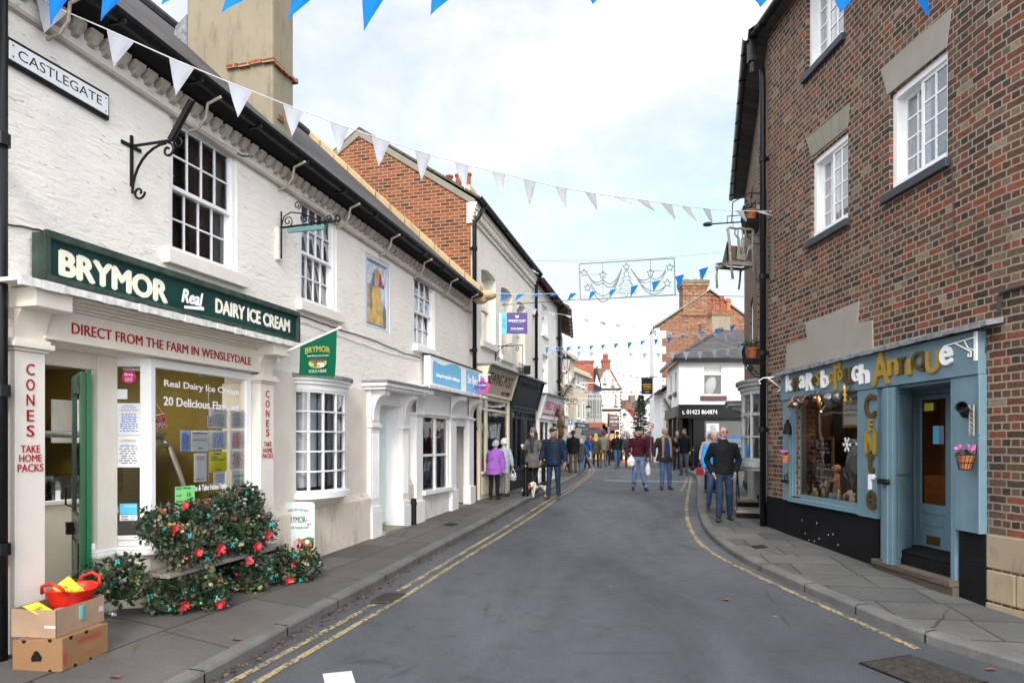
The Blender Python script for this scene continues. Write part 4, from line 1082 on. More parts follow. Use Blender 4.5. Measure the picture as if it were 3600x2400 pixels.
mb.box(hx-.035,hx-.01,.34,.94,gz+.22,.85);mb.box(hx-.05,hx,.42,.86,gz+.3,.78)
dr.part('leaf',mb,M.green_door,bevel=.004)
mb=MB();mb.box(hx-.047,hx+.02,.215,.239,gz,2.42);dr.part('leaf_edge',mb,M.green_bright)
mb=MB();mb.poly([(hx-.025,.34,1.05),(hx-.025,.94,1.05),(hx-.025,.94,2.25),(hx-.025,.34,2.25)]);dr.part('pane',mb,M.glass_shop)
mb=MB();mb.box(hx-.10,hx-.045,.90,1.0,.82,.94);mb.tube([(hx-.05,.96,1.1),(hx-.10,.96,1.12),(hx-.10,.96,1.3),(hx-.05,.96,1.32)],.01,6);dr.part('handle',mb,M.black_iron)
mb=MB();mb.box(-10.0,-9.962,.17,.235,gz,2.438);dr.part('hanging_stile',mb,M.green_bright)
dr.o.matrix_world=dr.o.matrix_world@Matrix.Rotation(R(-36),4,'Z')
mb=MB();q=[FL.o];mb.box(-10.82,-9.45,-.27,.25,gz-.3,gz+.0);mb.box(-9.75,-9.15,-.42,-.1,gz-.3,gz+.07);H1.part('threshold',mb,M.stone_grey,fas,bevel=.02)
def stack(xc,w,rows,d,par):
 for s_,yt,yb,wd in rows:textpx(H1,FL,s_,M.sign_red,d,xc-wd/2,xc+wd/2,yt,yb,par,xref=xc,ext=.002,bold=.012)
stack(107,0,[('C',1278,1318,30),('O',1332,1372,31),('N',1386,1425,28),('E',1440,1480,26),('S',1494,1534,28),('TAKE',1564,1590,67),('HOME',1597,1622,79),('PACKS',1630,1657,90)],.255,pl[0])
stack(941,0,[('C',1372,1397,13),('O',1406,1431,14),('N',1440,1465,12),('E',1475,1500,11),('S',1507,1532,12),('TAKE',1552,1568,27),('HOME',1574,1590,32),('PACKS',1594,1609,37)],.255,pl[-1])
# charity shopfront at the far end of the white house
mb=MB();gz=.26
for x0,x1,zb in((-3.25,-2.95,.2),(-1.45,-1.12,.3),(-.30,.02,.3)):
 mb.box(x0,x1,-.14,0,zb-.4,2.25);mb.box(x0-.03,x1+.03,-.18,0,zb-.4,zb+.45)
 z=2.2505
 for p,h in((.02,.025),(.045,.03),(.03,.02)):mb.box(x0-p,x1+p,-.14-p,.0,z,z+h-.001);z+=h
 console(x0+.02,x1-.02,.12,.36,2.33,2.74,mb)
mb.box(-2.95,-.3,-.10,.0,2.36,2.74);mb.box(-3.3,.1,-.2,0,2.741,2.80);mb.box(-2.95,-.3,-.16,0,2.30,2.359);mb.box(-2.95,-1.45,-.12,-.02,2.25,2.2995)
mb.box(-2.95,-2.85,-.10,.0,.82,2.25);mb.box(-1.56,-1.45,-.1,0,.82,2.25);mb.box(-2.24,-2.15,-.09,-.02,.82,2.25);mb.box(-2.85,-2.24,-.085,-.04,1.48,1.53);mb.box(-2.15,-1.56,-.085,-.04,1.48,1.53)
mb.box(-2.95,-1.45,-.2,.0,.74,.82);mb.box(-1.12,-.30,-.06,.3,2.12,2.3)
sf=H1.part('charity_shopfront',mb,M.white_gloss,bevel=.006)
mb=MB();mb.box(-3.36,.14,-.44,.0,2.801,2.83)
for i in range(36):x=-3.36+i*.0972;mb.box(x,x+.095,-.45-rnd.uniform(0,.012),-.43,2.775,2.835)
H1.part('lead_cap',mb,paint('peeling white lead',(.70,.69,.67),.6,.25,14,.6),sf)
mb=MB();mb.box(-2.95,-1.45,-.11,.2,-.3,.74);H1.part('stall_riser',mb,render_mat('peeling white render',(.76,.75,.74),.5),sf)
mb=MB();mb.poly([(-2.85,-.06,.82),(-1.56,-.06,.82),(-1.56,-.06,2.25),(-2.85,-.06,2.25)]);H1.part('pane',mb,M.glass_shop,sf)
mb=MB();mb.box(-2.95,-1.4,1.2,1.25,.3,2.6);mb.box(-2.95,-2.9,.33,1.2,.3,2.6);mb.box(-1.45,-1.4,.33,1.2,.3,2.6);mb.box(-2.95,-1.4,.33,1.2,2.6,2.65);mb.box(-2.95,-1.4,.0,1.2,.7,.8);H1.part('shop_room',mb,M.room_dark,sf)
mb=MB();mb.box(-2.8,-2.3,.5,.56,2.10,2.14);H1.part('strip_lamp',mb,M.tube_on,sf)
mb=MB();mb.box(-1.1,-.32,.24,.29,.3,2.12);H1.part('shop_door',mb,paint('dull grey door',(.33,.33,.31),.6),sf)
mb=MB();mb.box(-1.12,-.30,-.15,.3,-.1,.35);H1.part('door_step',mb,M.stone_grey,sf)
for xq,c in((-2.62,(.25,.02,.03)),(-2.45,(.015,.012,.02)),(-1.95,(.03,.02,.04)),(-1.75,(.015,.015,.02))):
 mb=MB();mb.loft([((xq,.4,.85),.13,.1),((xq,.4,1.2),.15,.1),((xq,.4,1.5),.13,.09),((xq,.4,1.75),.19,.1),((xq,.4,1.85),.08,.06),((xq,.4,1.98),.06,.06)],10)
 single('dress_form',{-2.62:'dark red knitted top on a dress form in the charity shop window, left pane',-2.45:'black top on a dress form at the middle bar of the charity shop window',-1.95:'plum dress on a form in the right pane of the charity shop window',-1.75:'black dress on a form at the right edge of the charity shop window'}[xq],'clothes',mb,fab('form%s'%xq,c),FL,xq,-.4,.85,group='clothes in the charity shop window',smooth=True)
# signs, brackets and pipes on the white house
T=Thing('shop_sign','long bottle green sign board with cream lettering, leaning out over the ice cream shopfront','sign',FL,-8.93,.05,3.1)
y0,y1=-.16,-.05;s0,s1,za,zb,zc,zd=-10.74,-7.12,3.108,3.493,3.083,3.472
mb=MB();mb.box(s0,s1,y0+.02,y1,za,zb,zc,zd);T.part('board',mb,M.green_board)
mb=MB();mb.box(s0,s1,y0-.02,y0+.03,zb-.045,zb+.02,zd-.045,zd+.02);mb.box(s0,s1,y0-.02,y0+.03,za-.012,za+.035,zc-.012,zc+.035)
mb.box(s0-.02,s0+.035,y0-.015,y1+.02,za,zb);mb.box(s1-.035,s1+.015,y0-.018,y1,zc,zd);T.part('frame',mb,M.green_trim,bevel=.008)
YB=-y0-.02
textpx(T,FL,'BRYMOR',M.sign_cream,YB,205,590,872,968,ext=.003,bold=.055,slope=-.008)
textpx(T,FL,'Real',M.sign_white,YB,638,714,1012,1062,xref=640,ext=.003,bold=.04,shear=.25,slope=.02)
mb=MB();a,b=FL.s(648,YB),FL.s(716,YB);mb.box(a,b,-YB-.004,-YB,FL.z(648,1084,YB),FL.z(648,1074,YB),FL.z(716,1091,YB),FL.z(716,1079,YB));T.part('underline',mb,M.sign_white)
textpx(T,FL,'DAIRY ICE CREAM',M.sign_cream,YB,757,1019,1046,1099,ext=.003,bold=.045,slope=-.004)
for x in(-9.2,-8.2):mb=MB();mb.box(x-.015,x+.015,-.15,-.0,3.04,3.09);mb.box(x-.015,x+.015,-.02,0,2.98,3.09);T.part('support',mb,M.black_iron)
T=Thing('street_name_plate','white street name plate with worn black serif letters in a black frame','sign',FL,-11.0,0,4.4)
c=[FL.px(*q,.04)for q in((32,140),(380,340),(375,405),(30,205))]
s0,s1=c[0][0],c[1][0];z1,z1b,z0,z0b=c[0][1],c[1][1],c[3][1],c[2][1]
mb=MB();mb.box(s0-.025,s1+.02,-.035,-.0,z0-.035,z1+.03,z0b-.035,z1b+.03);T.part('frame',mb,M.black_gloss,bevel=.01)
mb=MB();mb.box(s0,s1,-.045,-.034,z0,z1,z0b,z1b);T.part('plate',mb,M.paper,bevel=.004)
T.text('CASTLEGATE',M.ink,FL.s(64,.045),FL.s(358,.045),FL.z(70,212,.045),FL.z(70,176,.045),-.0455,ext=.001,bold=-.008,slope=(z1b-z1)/(s1-s0))
mb=MB()
for x,z in((s0+.03,z1-.03),(s1-.03,z1b-.03),(s1-.03,z0b+.03),(s0+.03,z0+.03)):mb.ball((x,-.046,z),.008,.004,.008)
T.part('rivet',mb,paint('rusty screw',(.2,.09,.05),.8))
def spiral(c,r0,r1,turns,start,n=22,plane='xz',s=1):
 out=[]
 for k in range(n+1):
  t=k/n;r=r0+(r1-r0)*t;w=start+s*turns*2*PI*t
  out.append((c[0],c[1]+r*cos(w),c[2]+r*sin(w))if plane=='yz' else(c[0]+r*cos(w),c[1],c[2]+r*sin(w)))
 return out
x=FL.s(460);z1,z0=FL.z(460,478),FL.z(460,655);za=FL.z(460,515)
T=Thing('sign_bracket','empty black iron scroll bracket with a slanting tube end beside the curtained upstairs window','bracket',FL,x,0,z0)
mb=MB();mb.box(x-.014,x+.014,-.02,0,z0,z1);mb.box(x-.12,x+.12,-.012,-.0,za-.018,za+.018);T.part('wall_plate',mb,M.black_iron)
L_=.50;mb=MB();mb.tube([(x,-.02,za),(x,-L_,za+.0)],.014,6);mb.tube([(x,-.02,za-.46)]+[(x,-.02-.40*(1-cos(t*PI/16)),za-.46+.44*sin(t*PI/16))for t in range(1,9)],.013,6)
mb.tube(spiral((x,-L_+.06,za-.09),.075,.02,1.1,PI/2,plane='yz'),.012,6);mb.tube(spiral((x,-.10,za-.46),.07,.02,1.1,PI,plane='yz',s=1),.012,6)
T.part('arm',mb,M.black_iron)
mb=MB();mb.tube([(x,-L_+.03,za-.0),(x+.02,-L_-.20,za+.36)],.032,8);T.part('tube_end',mb,M.black_iron)
mb=MB();mb.tube(spiral((x,-L_-.06,za-.03),.045,.03,.8,PI/2,plane='yz'),.008,5);T.part('hook',mb,M.black_iron)
x=FL.s(975);zt,zb_=FL.z(975,745),FL.z(975,915);za=FL.z(975,802)
T=Thing('sign_bracket','long wrought iron bracket with curled scrolls over a blue green rail, no sign hanging','bracket',FL,x,0,zb_)
mb=MB();mb.box(x-.05,x+.05,-.05,0,zb_,za);T.part('back_board',mb,M.cream_pale,bevel=.005)
L_=.86;mb=MB();mb.tube([(x,-.06,zb_+.02),(x,-.06,zt)],.012,6);mb.tube([(x,-.03,za),(x,-L_,za+.015)],.014,6);mb.tube([(x,-.06,za+.02),(x,-.10,za+.14),(x,-.2,za+.19),(x,-.35,za+.16),(x,-L_*.8,za+.02)],.009,6)
for cy,cz,r,st in((-.16,za+.075,.075,-1.5),(-.30,za+.27,.055,-1.7),(-.40,za+.09,.055,1.2),(-.5,za+.055,.06,-1.5),(-.76,za+.06,.045,-1.5)):mb.tube(spiral((x,cy,cz),r,.015,1.4,st,plane='yz',s=-1),.008,5)
mb.tube(spiral((x,-L_-.02,za+.05),.045,.02,1.0,-PI/2,plane='yz',s=-1),.014,6)
T.part('arm',mb,M.black_iron)
mb=MB();mb.box(x-.02,x+.02,-.70,-.16,za-.075,za-.02);T.part('rail',mb,paint('blue green paint',(.10,.22,.23),.5))
P0=(FL.s(997,.42),-.42,FL.z(997,1240,.42));L_=.80
tip=None
for q in[k*.01 for k in range(20,140)]:
 w=FL.P(P0[0],.42+q,0);xx=CX+FPX*w.x/w.y
 if xx>=1193:L_=q;break
P1=(P0[0],-.42-L_,FL.px(1193,1152,.42+L_)[1])
T=Thing('shop_flag','green flag with yellow lettering and a brown cow on an angled white pole','flag',FL,*(P0[0],.42,P0[2]))
mb=MB();mb.tube([P0,P1],.013,8);mb.ball(P1,.02);mb.tube([(P0[0],-.36,P0[2]-.03),P0],.02,6);mb.box(P0[0]-.03,P0[0]+.03,-.375,-.35,P0[2]-.12,P0[2]+.1);T.part('pole',mb,M.white_gloss)
P0,P1=Vc(P0),Vc(P1)
a=P0+(P1-P0)*.30;b=P0+(P1-P0)*.95;hgt=.50
mb=MB();nx,nz=10,10
def fpt(u,v):
 p=a+(b-a)*u;low=min(a.z,b.z)-.36-.0
 zz=p.z+(low-.03*u-p.z)*v;return Vc((p.x+.012*sin(u*7+v*3)*v,p.y+.02*v,zz))
for i in range(nx):
 for j in range(nz):mb.poly([fpt(i/nx,(j+1)/nz),fpt((i+1)/nx,(j+1)/nz),fpt((i+1)/nx,j/nz),fpt(i/nx,j/nz)])
fl=T.part('cloth',mb,M.flag_green,smooth=True)
def onflag(s,u0,u1,v0,v1,mat,bend=0.0,bold=.0,me=None):
 me=me or text_mesh(s,u0,u1,v0,v1,0,0,bold,0,0,bend);off=[]
 for v in me.vertices:
  q=fpt(max(0,min(1,v.co.x)),0);low=min(a.z,b.z)-.36
  z=low+v.co.z*.40;p=a+(b-a)*v.co.x;v.co=Vc((p.x-.016,p.y,z))-T.off
 T.put('lettering',me,mat,fl)
ye=paint('pale yellow flag print',(.62,.62,.16),.7)
onflag('BRYMOR',.16,.84,.62,.80,ye,.06,.03);onflag('Real Dairy Ice Cream',.22,.80,.53,.59,M.sign_white);onflag('SOLD HERE',.26,.74,.06,.15,M.sign_white,0,.02)
def oval(u,v,ru,rv,mat,sq=2.0,n=20,dx=0.0,nm='print'):
 me=bpy.data.meshes.new(nm);low=min(a.z,b.z)-.36
 pts=[(u+ru*abs(cos(k*2*PI/n))**(2/sq)*(1 if cos(k*2*PI/n)>0 else-1),v+rv*abs(sin(k*2*PI/n))**(2/sq)*(1 if sin(k*2*PI/n)>0 else-1))for k in range(n)]
 me.from_pydata([tuple(Vc(((a+(b-a)*p[0]).x-.016-dx,(a+(b-a)*p[0]).y,low+p[1]*.40))-T.off)for p in pts],[],[tuple(range(n))]);T.put(nm,me,mat,fl)
oval(.5,.34,.25,.15,paint('meadow print',(.30,.42,.12),.7,.3,20));oval(.5,.42,.21,.07,paint('hedge print',(.04,.06,.03),.7,.3,20),dx=.001)
cow=paint('brown cow print',(.22,.08,.04),.7,.4,30)
oval(.52,.37,.15,.055,cow,3,dx=.002);oval(.34,.41,.055,.035,cow,3,dx=.002)
for u in(.42,.46,.60,.65):oval(u,.28,.018,.07,cow if u<.6 else M.paper,3,8,dx=.002)
oval(.56,.33,.07,.02,M.paper,2,dx=.003)
bx,by=1051,1985;w=ground(1051,1992,PAVE);Yb=w.y
FB=Frame(w.x,w.y,1.0,.02)
c0,c1=FB.px(997,1985),FB.px(1106,1985);s0,s1=c0[0],c1[0];zt=FB.z(1050,1764);zb=g(Yb)+PAVE
T=Thing('pavement_sign','upright farm sign board with a calf and ice cream cones beside the holly wreaths','sign',FB,0,0,zb)
H=zt-zb;Wd=s1-s0
def rrect(x0,x1,z0,z1,r,n=5):
 out=[]
 for cx,cz,st in((x1-r,z1-r,0),(x0+r,z1-r,1),(x0+r,z0+r,2),(x1-r,z0+r,3)):
  for k in range(n+1):w_=(st+k/n)*PI/2;out.append((cx+r*cos(w_),cz+r*sin(w_)))
 return out
mb=MB();mb.prism(rrect(s0,s1,zb,zt,.045),0,.02);bd=T.part('board',mb,paint('pale sky print',(.62,.70,.72),.4,.12,4))
def onb(pts,mat,y,nm='print'):mb=MB();mb.prism([(s0+Wd*u,zb+H*v)for u,v in pts],y-.0015,y);T.part(nm,mb,mat,bd)
onb([(.02,.02),(.98,.02),(.98,.36),(.6,.40),(.2,.42),(.02,.38)],paint('cream field print',(.72,.68,.42),.5,.1,4),-.001)
onb([(.02,.34),(.02,.46),(.18,.38),(.3,.30)],paint('hill green print',(.03,.20,.07),.5),-.003);onb([(.98,.33),(.98,.45),(.8,.465),(.6,.43),(.42,.35)],paint('hill green print',(.03,.20,.07),.5),-.003)
def disc(u,v,ru,rv,n=18):return[(u+ru*cos(k*2*PI/n),v+rv*sin(k*2*PI/n))for k in range(n)]
onb(disc(.24,.31,.14,.075),paint('vanilla print',(.68,.68,.55),.5,.1,30),-.005);onb(disc(.48,.35,.17,.09),paint('strawberry print',(.66,.36,.46),.5,.15,30),-.007)
wf=paint('wafer print',(.5,.27,.08),.6,.3,40);onb([(.3,.26),(.66,.26),(.56,.02),(.4,.02)],wf,-.009);onb([(.12,.24),(.34,.24),(.28,.02),(.2,.02)],wf,-.0095)
cf=paint('calf print',(.36,.14,.05),.6,.3,25)
onb([(.46,.43),(.5,.45),(.64,.40),(.62,.36),(.5,.37)],cf,-.011);onb([(.98,.40),(.9,.41),(.86,.38),(.9,.34),(.98,.35)],paint('calf dark print',(.1,.05,.03),.6,.3,25),-.011)
onb([(.62,.36),(.66,.43),(.84,.43),(.92,.36),(.88,.22),(.84,.08),(.70,.08),(.66,.2)],cf,-.012);onb(disc(.77,.39,.07,.03),M.paper,-.014);onb(disc(.77,.1,.07,.035),paint('calf muzzle print',(.16,.07,.04),.6),-.014)
for u in(.68,.88):onb(disc(u,.27,.022,.015),M.ink,-.014)
T.text('MADE ON THE FARM',paint('brown print',(.12,.07,.035),.5),s0+.12*Wd,s0+.80*Wd,zb+.84*H,zb+.88*H,-.002,bd,bend=.02,ext=.001,bold=.01)
T.text('BRYMOR',paint('deep green print',(.01,.13,.06),.5),s0+.12*Wd,s0+.72*Wd,zb+.68*H,zb+.78*H,-.002,bd,ext=.001,bold=.02)
T.text('IN THE YORKSHIRE DALES',paint('brown print',(.12,.07,.035),.5),s0+.17*Wd,s0+.82*Wd,zb+.60*H,zb+.635*H,-.002,bd,bend=-.012,ext=.001,bold=.01)
for u,v in((.75,.72),(.79,.66),(.86,.66)):onb(disc(u,v,.022,.02),cf,-.004)
def notice(xl,xr,yt,yb,mat,label,words_=(),d=.088,rot=0.0,F=FL,n=8,ink='ink_grey',nm='paper_notice'):
 s0,s1=F.s(xl,d),F.s(xr,d);z1,z0=F.z((xl+xr)/2,yt,d),F.z((xl+xr)/2,yb,d)
 T=Thing(nm,label,'notice',F,(s0+s1)/2,d,z0)
 mb=MB();mb.box(s0,s1,-d,-d+.002,z0,z1);sh=T.part('sheet',mb,M[mat])
 if words_:
  for t,u0,u1,v0,v1,ik in words_:T.text(t,M[ik],s0+(s1-s0)*u0,s0+(s1-s0)*u1,z0+(z1-z0)*v0,z0+(z1-z0)*v1,-d-.0012,sh,ext=.0005,bold=.012)
 if n:T.part('print',lines_mb(s0+(s1-s0)*.12,s1-(s1-s0)*.12,z0+(z1-z0)*.1,z0+(z1-z0)*(.7 if words_ else.88),-d-.0006,n,rnd),M[ink],sh)
 return T
nw='white price list '
notice(737,797,1434,1505,'paper','white price list headed ORDER ONLY in red, top row of the shop window',[('ORDER ONLY',.25,.75,.84,.93,'ink_red')])
notice(809,862,1440,1506,'paper','white price list at the top row end by the window frame',n=9)
notice(634,668,1512,1586,'paper_blue','narrow blue patterned notice in the shop window',n=7,ink='ink_blue')
notice(671,734,1513,1586,'paper','white notice on individual ice cream tubs with the price',[('Individual Tubs to Eat Now!',.08,.92,.84,.93,'ink'),('Vanilla, Strawberry, Chocolate',.1,.9,.5,.6,'ink_grey'),('£2.00',.4,.62,.1,.2,'ink')],n=0)
notice(737,797,1512,1580,'paper','white price list in the middle row above the yellow note',n=8,ink='ink_blue')
notice(809,862,1512,1579,'paper','white price list in the middle row by the window frame',n=8,ink='ink_red')
notice(682,726,1592,1693,'paper','white Christmas pudding ice cream poster with a red spoon',[('Christmas pudding',.15,.85,.84,.9,'ink_red'),('ice cream',.25,.75,.77,.82,'ink_red'),('ORDER NOW FOR CHRISTMAS',.15,.85,.08,.12,'ink')],n=0)
notice(737,797,1586,1657,'paper_yellow','bright yellow handwritten wanted note in the shop window',[('Wanted',.25,.65,.84,.95,'ink'),('Carrier Bags',.05,.45,.68,.78,'ink'),('Broadsheet Newspapers',.05,.85,.54,.64,'ink'),('Thanks',.35,.7,.06,.15,'ink')],n=0)
notice(809,864,1582,1651,'paper','white price list in the third row below two others',n=8,ink='ink_red')
notice(751,791,1657,1703,'paper','small white sorbet notice under the yellow note',[('Now Available',.12,.88,.66,.8,'ink_blue'),('refreshing sorbet',.1,.9,.42,.55,'ink_blue'),('to eat now',.2,.8,.2,.32,'ink_blue')],n=0)
notice(813,866,1652,1716,'paper','white take home packs notice lowest by the window frame',[('TAKE HOME PACKS',.1,.92,.62,.76,'ink_grey'),('AVAILABLE',.22,.8,.34,.48,'ink_grey')],n=0)
notice(730,745,1462,1500,'paper','small for over 18 years label hung on the wire',[('For Over',.06,.94,.78,.96,'ink'),('18',.15,.85,.34,.72,'ink'),('YEARS',.1,.9,.06,.26,'ink')],n=0,d=.10)
notice(616,684,1708,1784,'paper_green','bright green handwritten holly wreath price card',[('HOLLY Wreaths',.03,.80,.86,.97,'ink'),('Small',.04,.3,.56,.64,'ink'),('£6',.58,.80,.52,.72,'ink'),('Medium',.04,.36,.29,.37,'ink'),('£7',.58,.80,.2,.42,'ink')],n=0,d=.115)
mb=MB()
for xq in(733,799,806,866):
 s_=FL.s(xq,.087);mb.tube([(s_,-.087,1.12),(s_,-.087,2.4)],.0022,4)
single('display_wire','thin steel display wires strung behind the shop window glass','wire',mb,M.steel,FL,-8.5,.087,1.1)
FCB=Frame(*FL.P(-9.735,-.17,0).xy,*(FL.P(-9.635,.06,0)-FL.P(-9.735,-.17,0)).xy)
def cnotice(xl,xr,yt,yb,mat,label,words_=(),n=8,**k):return notice(xl,xr,yt,yb,mat,label,words_,.008,0,FCB,n,**k)
cnotice(410,496,1417,1529,'paper','white choir concert poster with red and blue print on the narrow pane',[('Harrogate',.3,.7,.9,.95,'ink_blue'),('Male Voice Choir',.2,.8,.85,.895,'ink_blue'),('Christmas Concert',.12,.88,.76,.82,'ink_red')],11,ink='ink_blue')
cnotice(408,494,1531,1642,'paper','pale poster headed SURPRISING SUPERFOOD on the narrow pane',[('SURPRISING',.2,.82,.80,.88,'gold'),('SUPERFOOD',.22,.8,.66,.74,'cyan')],8)
cnotice(410,447,1368,1402,'paper','small blank white card high on the narrow pane',(),0)
cnotice(421,482,1769,1806,'cyan','sky blue chamber of trade sticker low on the narrow pane',[('Knaresborough',.3,.95,.66,.82,'sign_white')],0)
cnotice(421,483,1808,1829,'paper','two strip member stickers under the sky blue sticker',[('Member',.1,.5,.58,.9,'ink'),('2015',.6,.85,.58,.9,'cyan'),('Member',.1,.5,.1,.42,'ink'),('2016',.6,.85,.1,.42,'cyan')],0)
s_,z_=FCB.px(453,1324,.008);T=Thing('round_sticker','round magenta festival sticker at the top of the narrow pane','sticker',FCB,s_,.008,z_)
mb=MB();r=abs(FCB.px(478,1324,.008)[0]-s_);mb.prism([(s_+r*cos(k*PI/12),z_+r*sin(k*PI/12))for k in range(24)],-.010,-.008);st=T.part('disc',mb,M.pink)
T.text('feva',M.sign_white,s_-r*.65,s_+r*.65,z_+r*.12,z_+r*.62,-.0105,st,bold=.04,ext=.001);T.text("We've got the",M.sign_white,s_-r*.8,s_+r*.8,z_+r*.95,z_+r*1.15,-.0105,st,bend=r*.35,ext=.001)
T.part('print',lines_mb(s_-r*.6,s_+r*.6,z_-r*.7,z_-r*.1,-.0106,4,rnd),M.sign_white,st)
s0,s1=FL.s(533,.088),FL.s(586,.088);z0,z1=FL.z(545,1512,.088),FL.z(545,1452,.088)
rot=Matrix.Rotation(R(-14),4,'Y');T=Thing('open_sign','red tilted sign reading OPEN hung on a string in the shop window','sign',FL,(s0+s1)/2,.089,(z0+z1)/2,rot=rot)
hw,hh=(s1-s0)*.42,(z1-z0)*.40
mb=MB();mb.box(-hw,hw,-.003,.003,-hh,hh);bd=T.part('card',mb,M.signal_red);mb=MB()
for q in((-hw,hw,hh,hh+.005),(-hw,hw,-hh-.005,-hh),(-hw-.005,-hw,-hh,hh),(hw,hw+.005,-hh,hh)):mb.box(q[0],q[1],-.0035,.0035,q[2],q[3])
T.part('border',mb,M.sign_white,bd);T.text('OPEN',M.sign_white,-hw*.85,hw*.85,-hh*.85,-hh*.05,-.004,bd,bold=.03,ext=.001);T.text('Please come in',M.sign_white,-hw*.9,hw*.9,hh*.5,hh*.85,-.004,bd,shear=.2,ext=.001);T.text('we are',M.sign_white,-hw*.3,hw*.5,hh*.1,hh*.42,-.004,bd,shear=.2,ext=.001)
mb=MB();mb.tube([(-hw*.8,0,hh),(0,0,hh+.13),(hw*.8,0,hh)],.002,4);T.part('string',mb,M.cord)
T=Thing('shop_sign','sky blue and white charity shop sign board on the painted cornice','sign',FL,-1.2,.1,3.05)
s0,s1=-2.73,.41;zb0,zt0,zb1,zt1=3.03,3.47,3.0,3.44
mb=MB();mb.box(s0,s1,-.20,-.06,zb0-.17,zt0,zb1-.16,zt1);bd=T.part('box',mb,M.white_gloss,bevel=.01)
mb=MB();mb.box(s0-.03,s1+.03,-.22,-.05,zt0+.001,zt0+.02,zt1+.001,zt1+.02);T.part('cap',mb,M.black_iron,bd)
pts=[(s0+.12,zb0-.10),(s0+1.72,zb0-.12),(s0+1.72,zt0-.10)]+[(s0+1.7-1.5*t/8,zt0-.09+.05*sin(t*.8)-.00*t)for t in range(1,9)]+[(s0+.12,zt0-.16)]
mb=MB();mb.prism(pts,-.204,-.2);T.part('wave_panel',mb,M.sue_blue,bd)
mb=MB();mb.box(s0+2.05,s1-.15,-.204,-.2,zb0-.13,zt0-.07);T.part('name_panel',mb,M.sue_blue,bd)
mb=MB();mb.prism([(s0+2.45,zb0+.02),(s0+2.6,zb0-.05),(s1-.25,zb0-.02),(s1-.22,zb0+.16),(s0+2.6,zb0+.18)],-.2055,-.204);T.part('violet_patch',mb,paint('violet patch',(.14,.22,.62),.4),bd)
T.text("Living through life's challenges",M.sign_white,s0+.3,s0+1.62,zb0+.02,zb0+.12,-.205,bd,bold=.02);T.text('Sue Ryder',M.sign_white,s0+2.14,s0+2.86,zb0+.0,zb0+.26,-.206,bd,bold=.005,shear=.3)
w=FL.P(FL.s(1655),.1,0);FS=Frame(w.x,w.y,1,0.05);c_=FS.px(1696,1355);rr_=FS.px(1722,1355)[0]-c_[0]
T=Thing('hanging_sign','magenta flower shaped charity sign with a purple centre on a white bracket','sign',FS,c_[0],0,c_[1])
pts=[(c_[0]+rr_*(.93+.09*cos(8*k*2*PI/64))*cos(k*2*PI/64),c_[1]+rr_*1.12*(.93+.09*cos(8*k*2*PI/64))*sin(k*2*PI/64))for k in range(64)]
mb=MB();mb.prism(pts,-.02,.02);T.part('panel',mb,M.pink);mb=MB();mb.prism([(c_[0]+rr_*.6*cos(k*PI/16),c_[1]+rr_*.62*sin(k*PI/16))for k in range(32)],-.024,-.02);T.part('centre',mb,M.purple)
T.text('Sue Ryder',M.sign_white,c_[0]-rr_*.52,c_[0]+rr_*.52,c_[1]-rr_*.12,c_[1]+rr_*.2,-.025,shear=.2)
mb=MB();zt=c_[1]+rr_*1.2;mb.tube([(c_[0]-rr_*1.2,0,zt+.04),(c_[0]+rr_*1.1,0,zt+.05)],.012,6)
for u in(-.5,.5):mb.box(c_[0]+rr_*u-.03,c_[0]+rr_*u+.03,-.03,.03,zt-.12,zt+.05)
T.part('bracket',mb,M.white_gloss)
def pipe(name,label,F,x,pts,r=.045,collars=()):
 T=Thing(name,label,'drainpipe',F,x,0,pts[-1][2]if pts[-1][2]<pts[0][2]else pts[0][2])
 mb=MB();mb.tube(pts,r,10);T.part('pipe',mb,M.black_gloss,smooth=True)
 for z in collars:mb=MB();mb.tube([(x,pts[-1][1],z),(x,pts[-1][1],z+.09)],r+.018,10);mb.box(x-.09,x+.09,pts[-1][1]+.03,-.0,z+.02,z+.06);T.part('collar',mb,M.black_gloss)
 return T
x=FL.s(4,.26);pipe('drainpipe','black drainpipe at the near end of the white house beside the ice cream shopfront',FL,x,[(x,-.26,5.6),(x,-.26,-.4)],.045,(4.0,2.1,.9))
x=.19;pipe('drainpipe','black drainpipe between the white house and the taller cream shop row',FL,x,[(x+.1,-.28,7.3),(x+.02,-.2,7.1),(x,-.1,6.95),(x,-.1,.2)],.05,(6.3,3.9,2.05))
x=6.22;pipe('drainpipe','black drainpipe between the cream brick house and the white nail shop',FL,x,[(x,-.25,7.1),(x,-.1,6.9),(x,-.1,2.9)],.05,(5.8,4.4))
x=9.75;pipe('drainpipe','black drainpipe at the far corner of the white nail shop house',FL,x,[(x,-.25,6.8),(x,-.1,6.6),(x,-.1,.5)],.05,(5.6,4.0))
def wire(name,label,F,pts,r=.006,sag=.0,mat='cable'):
 mb=MB();out=[]
 for p,q in zip(pts,pts[1:]):
  for k in range(8):t=k/8;out.append((p[0]+(q[0]-p[0])*t,p[1]+(q[1]-p[1])*t,p[2]+(q[2]-p[2])*t-sag*4*t*(1-t)+rnd.uniform(-.006,.006)))
 out.append(pts[-1]);mb.tube(out,r,4);return single(name,label,'cable',mb,M[mat],F,pts[0][0],-pts[0][1],pts[0][2])
fp=lambda*a:[(FL.px(x,y,.012)[0],-.012,FL.px(x,y,.012)[1])for x,y in a]
wire('wall_cable','pair of thin cables sagging along the white wall above the green sign',FL,fp((15,785),(150,810),(300,855),(600,965),(1045,1105),(1200,1160),(1300,1190),(1420,1240),(1478,1258)),.008)
wire('wall_cable','thin white lighting cable looping under the green flag to the blue sign',FL,fp((1045,1125),(1150,1165),(1250,1200),(1350,1235),(1478,1268)),.007,mat='cord')
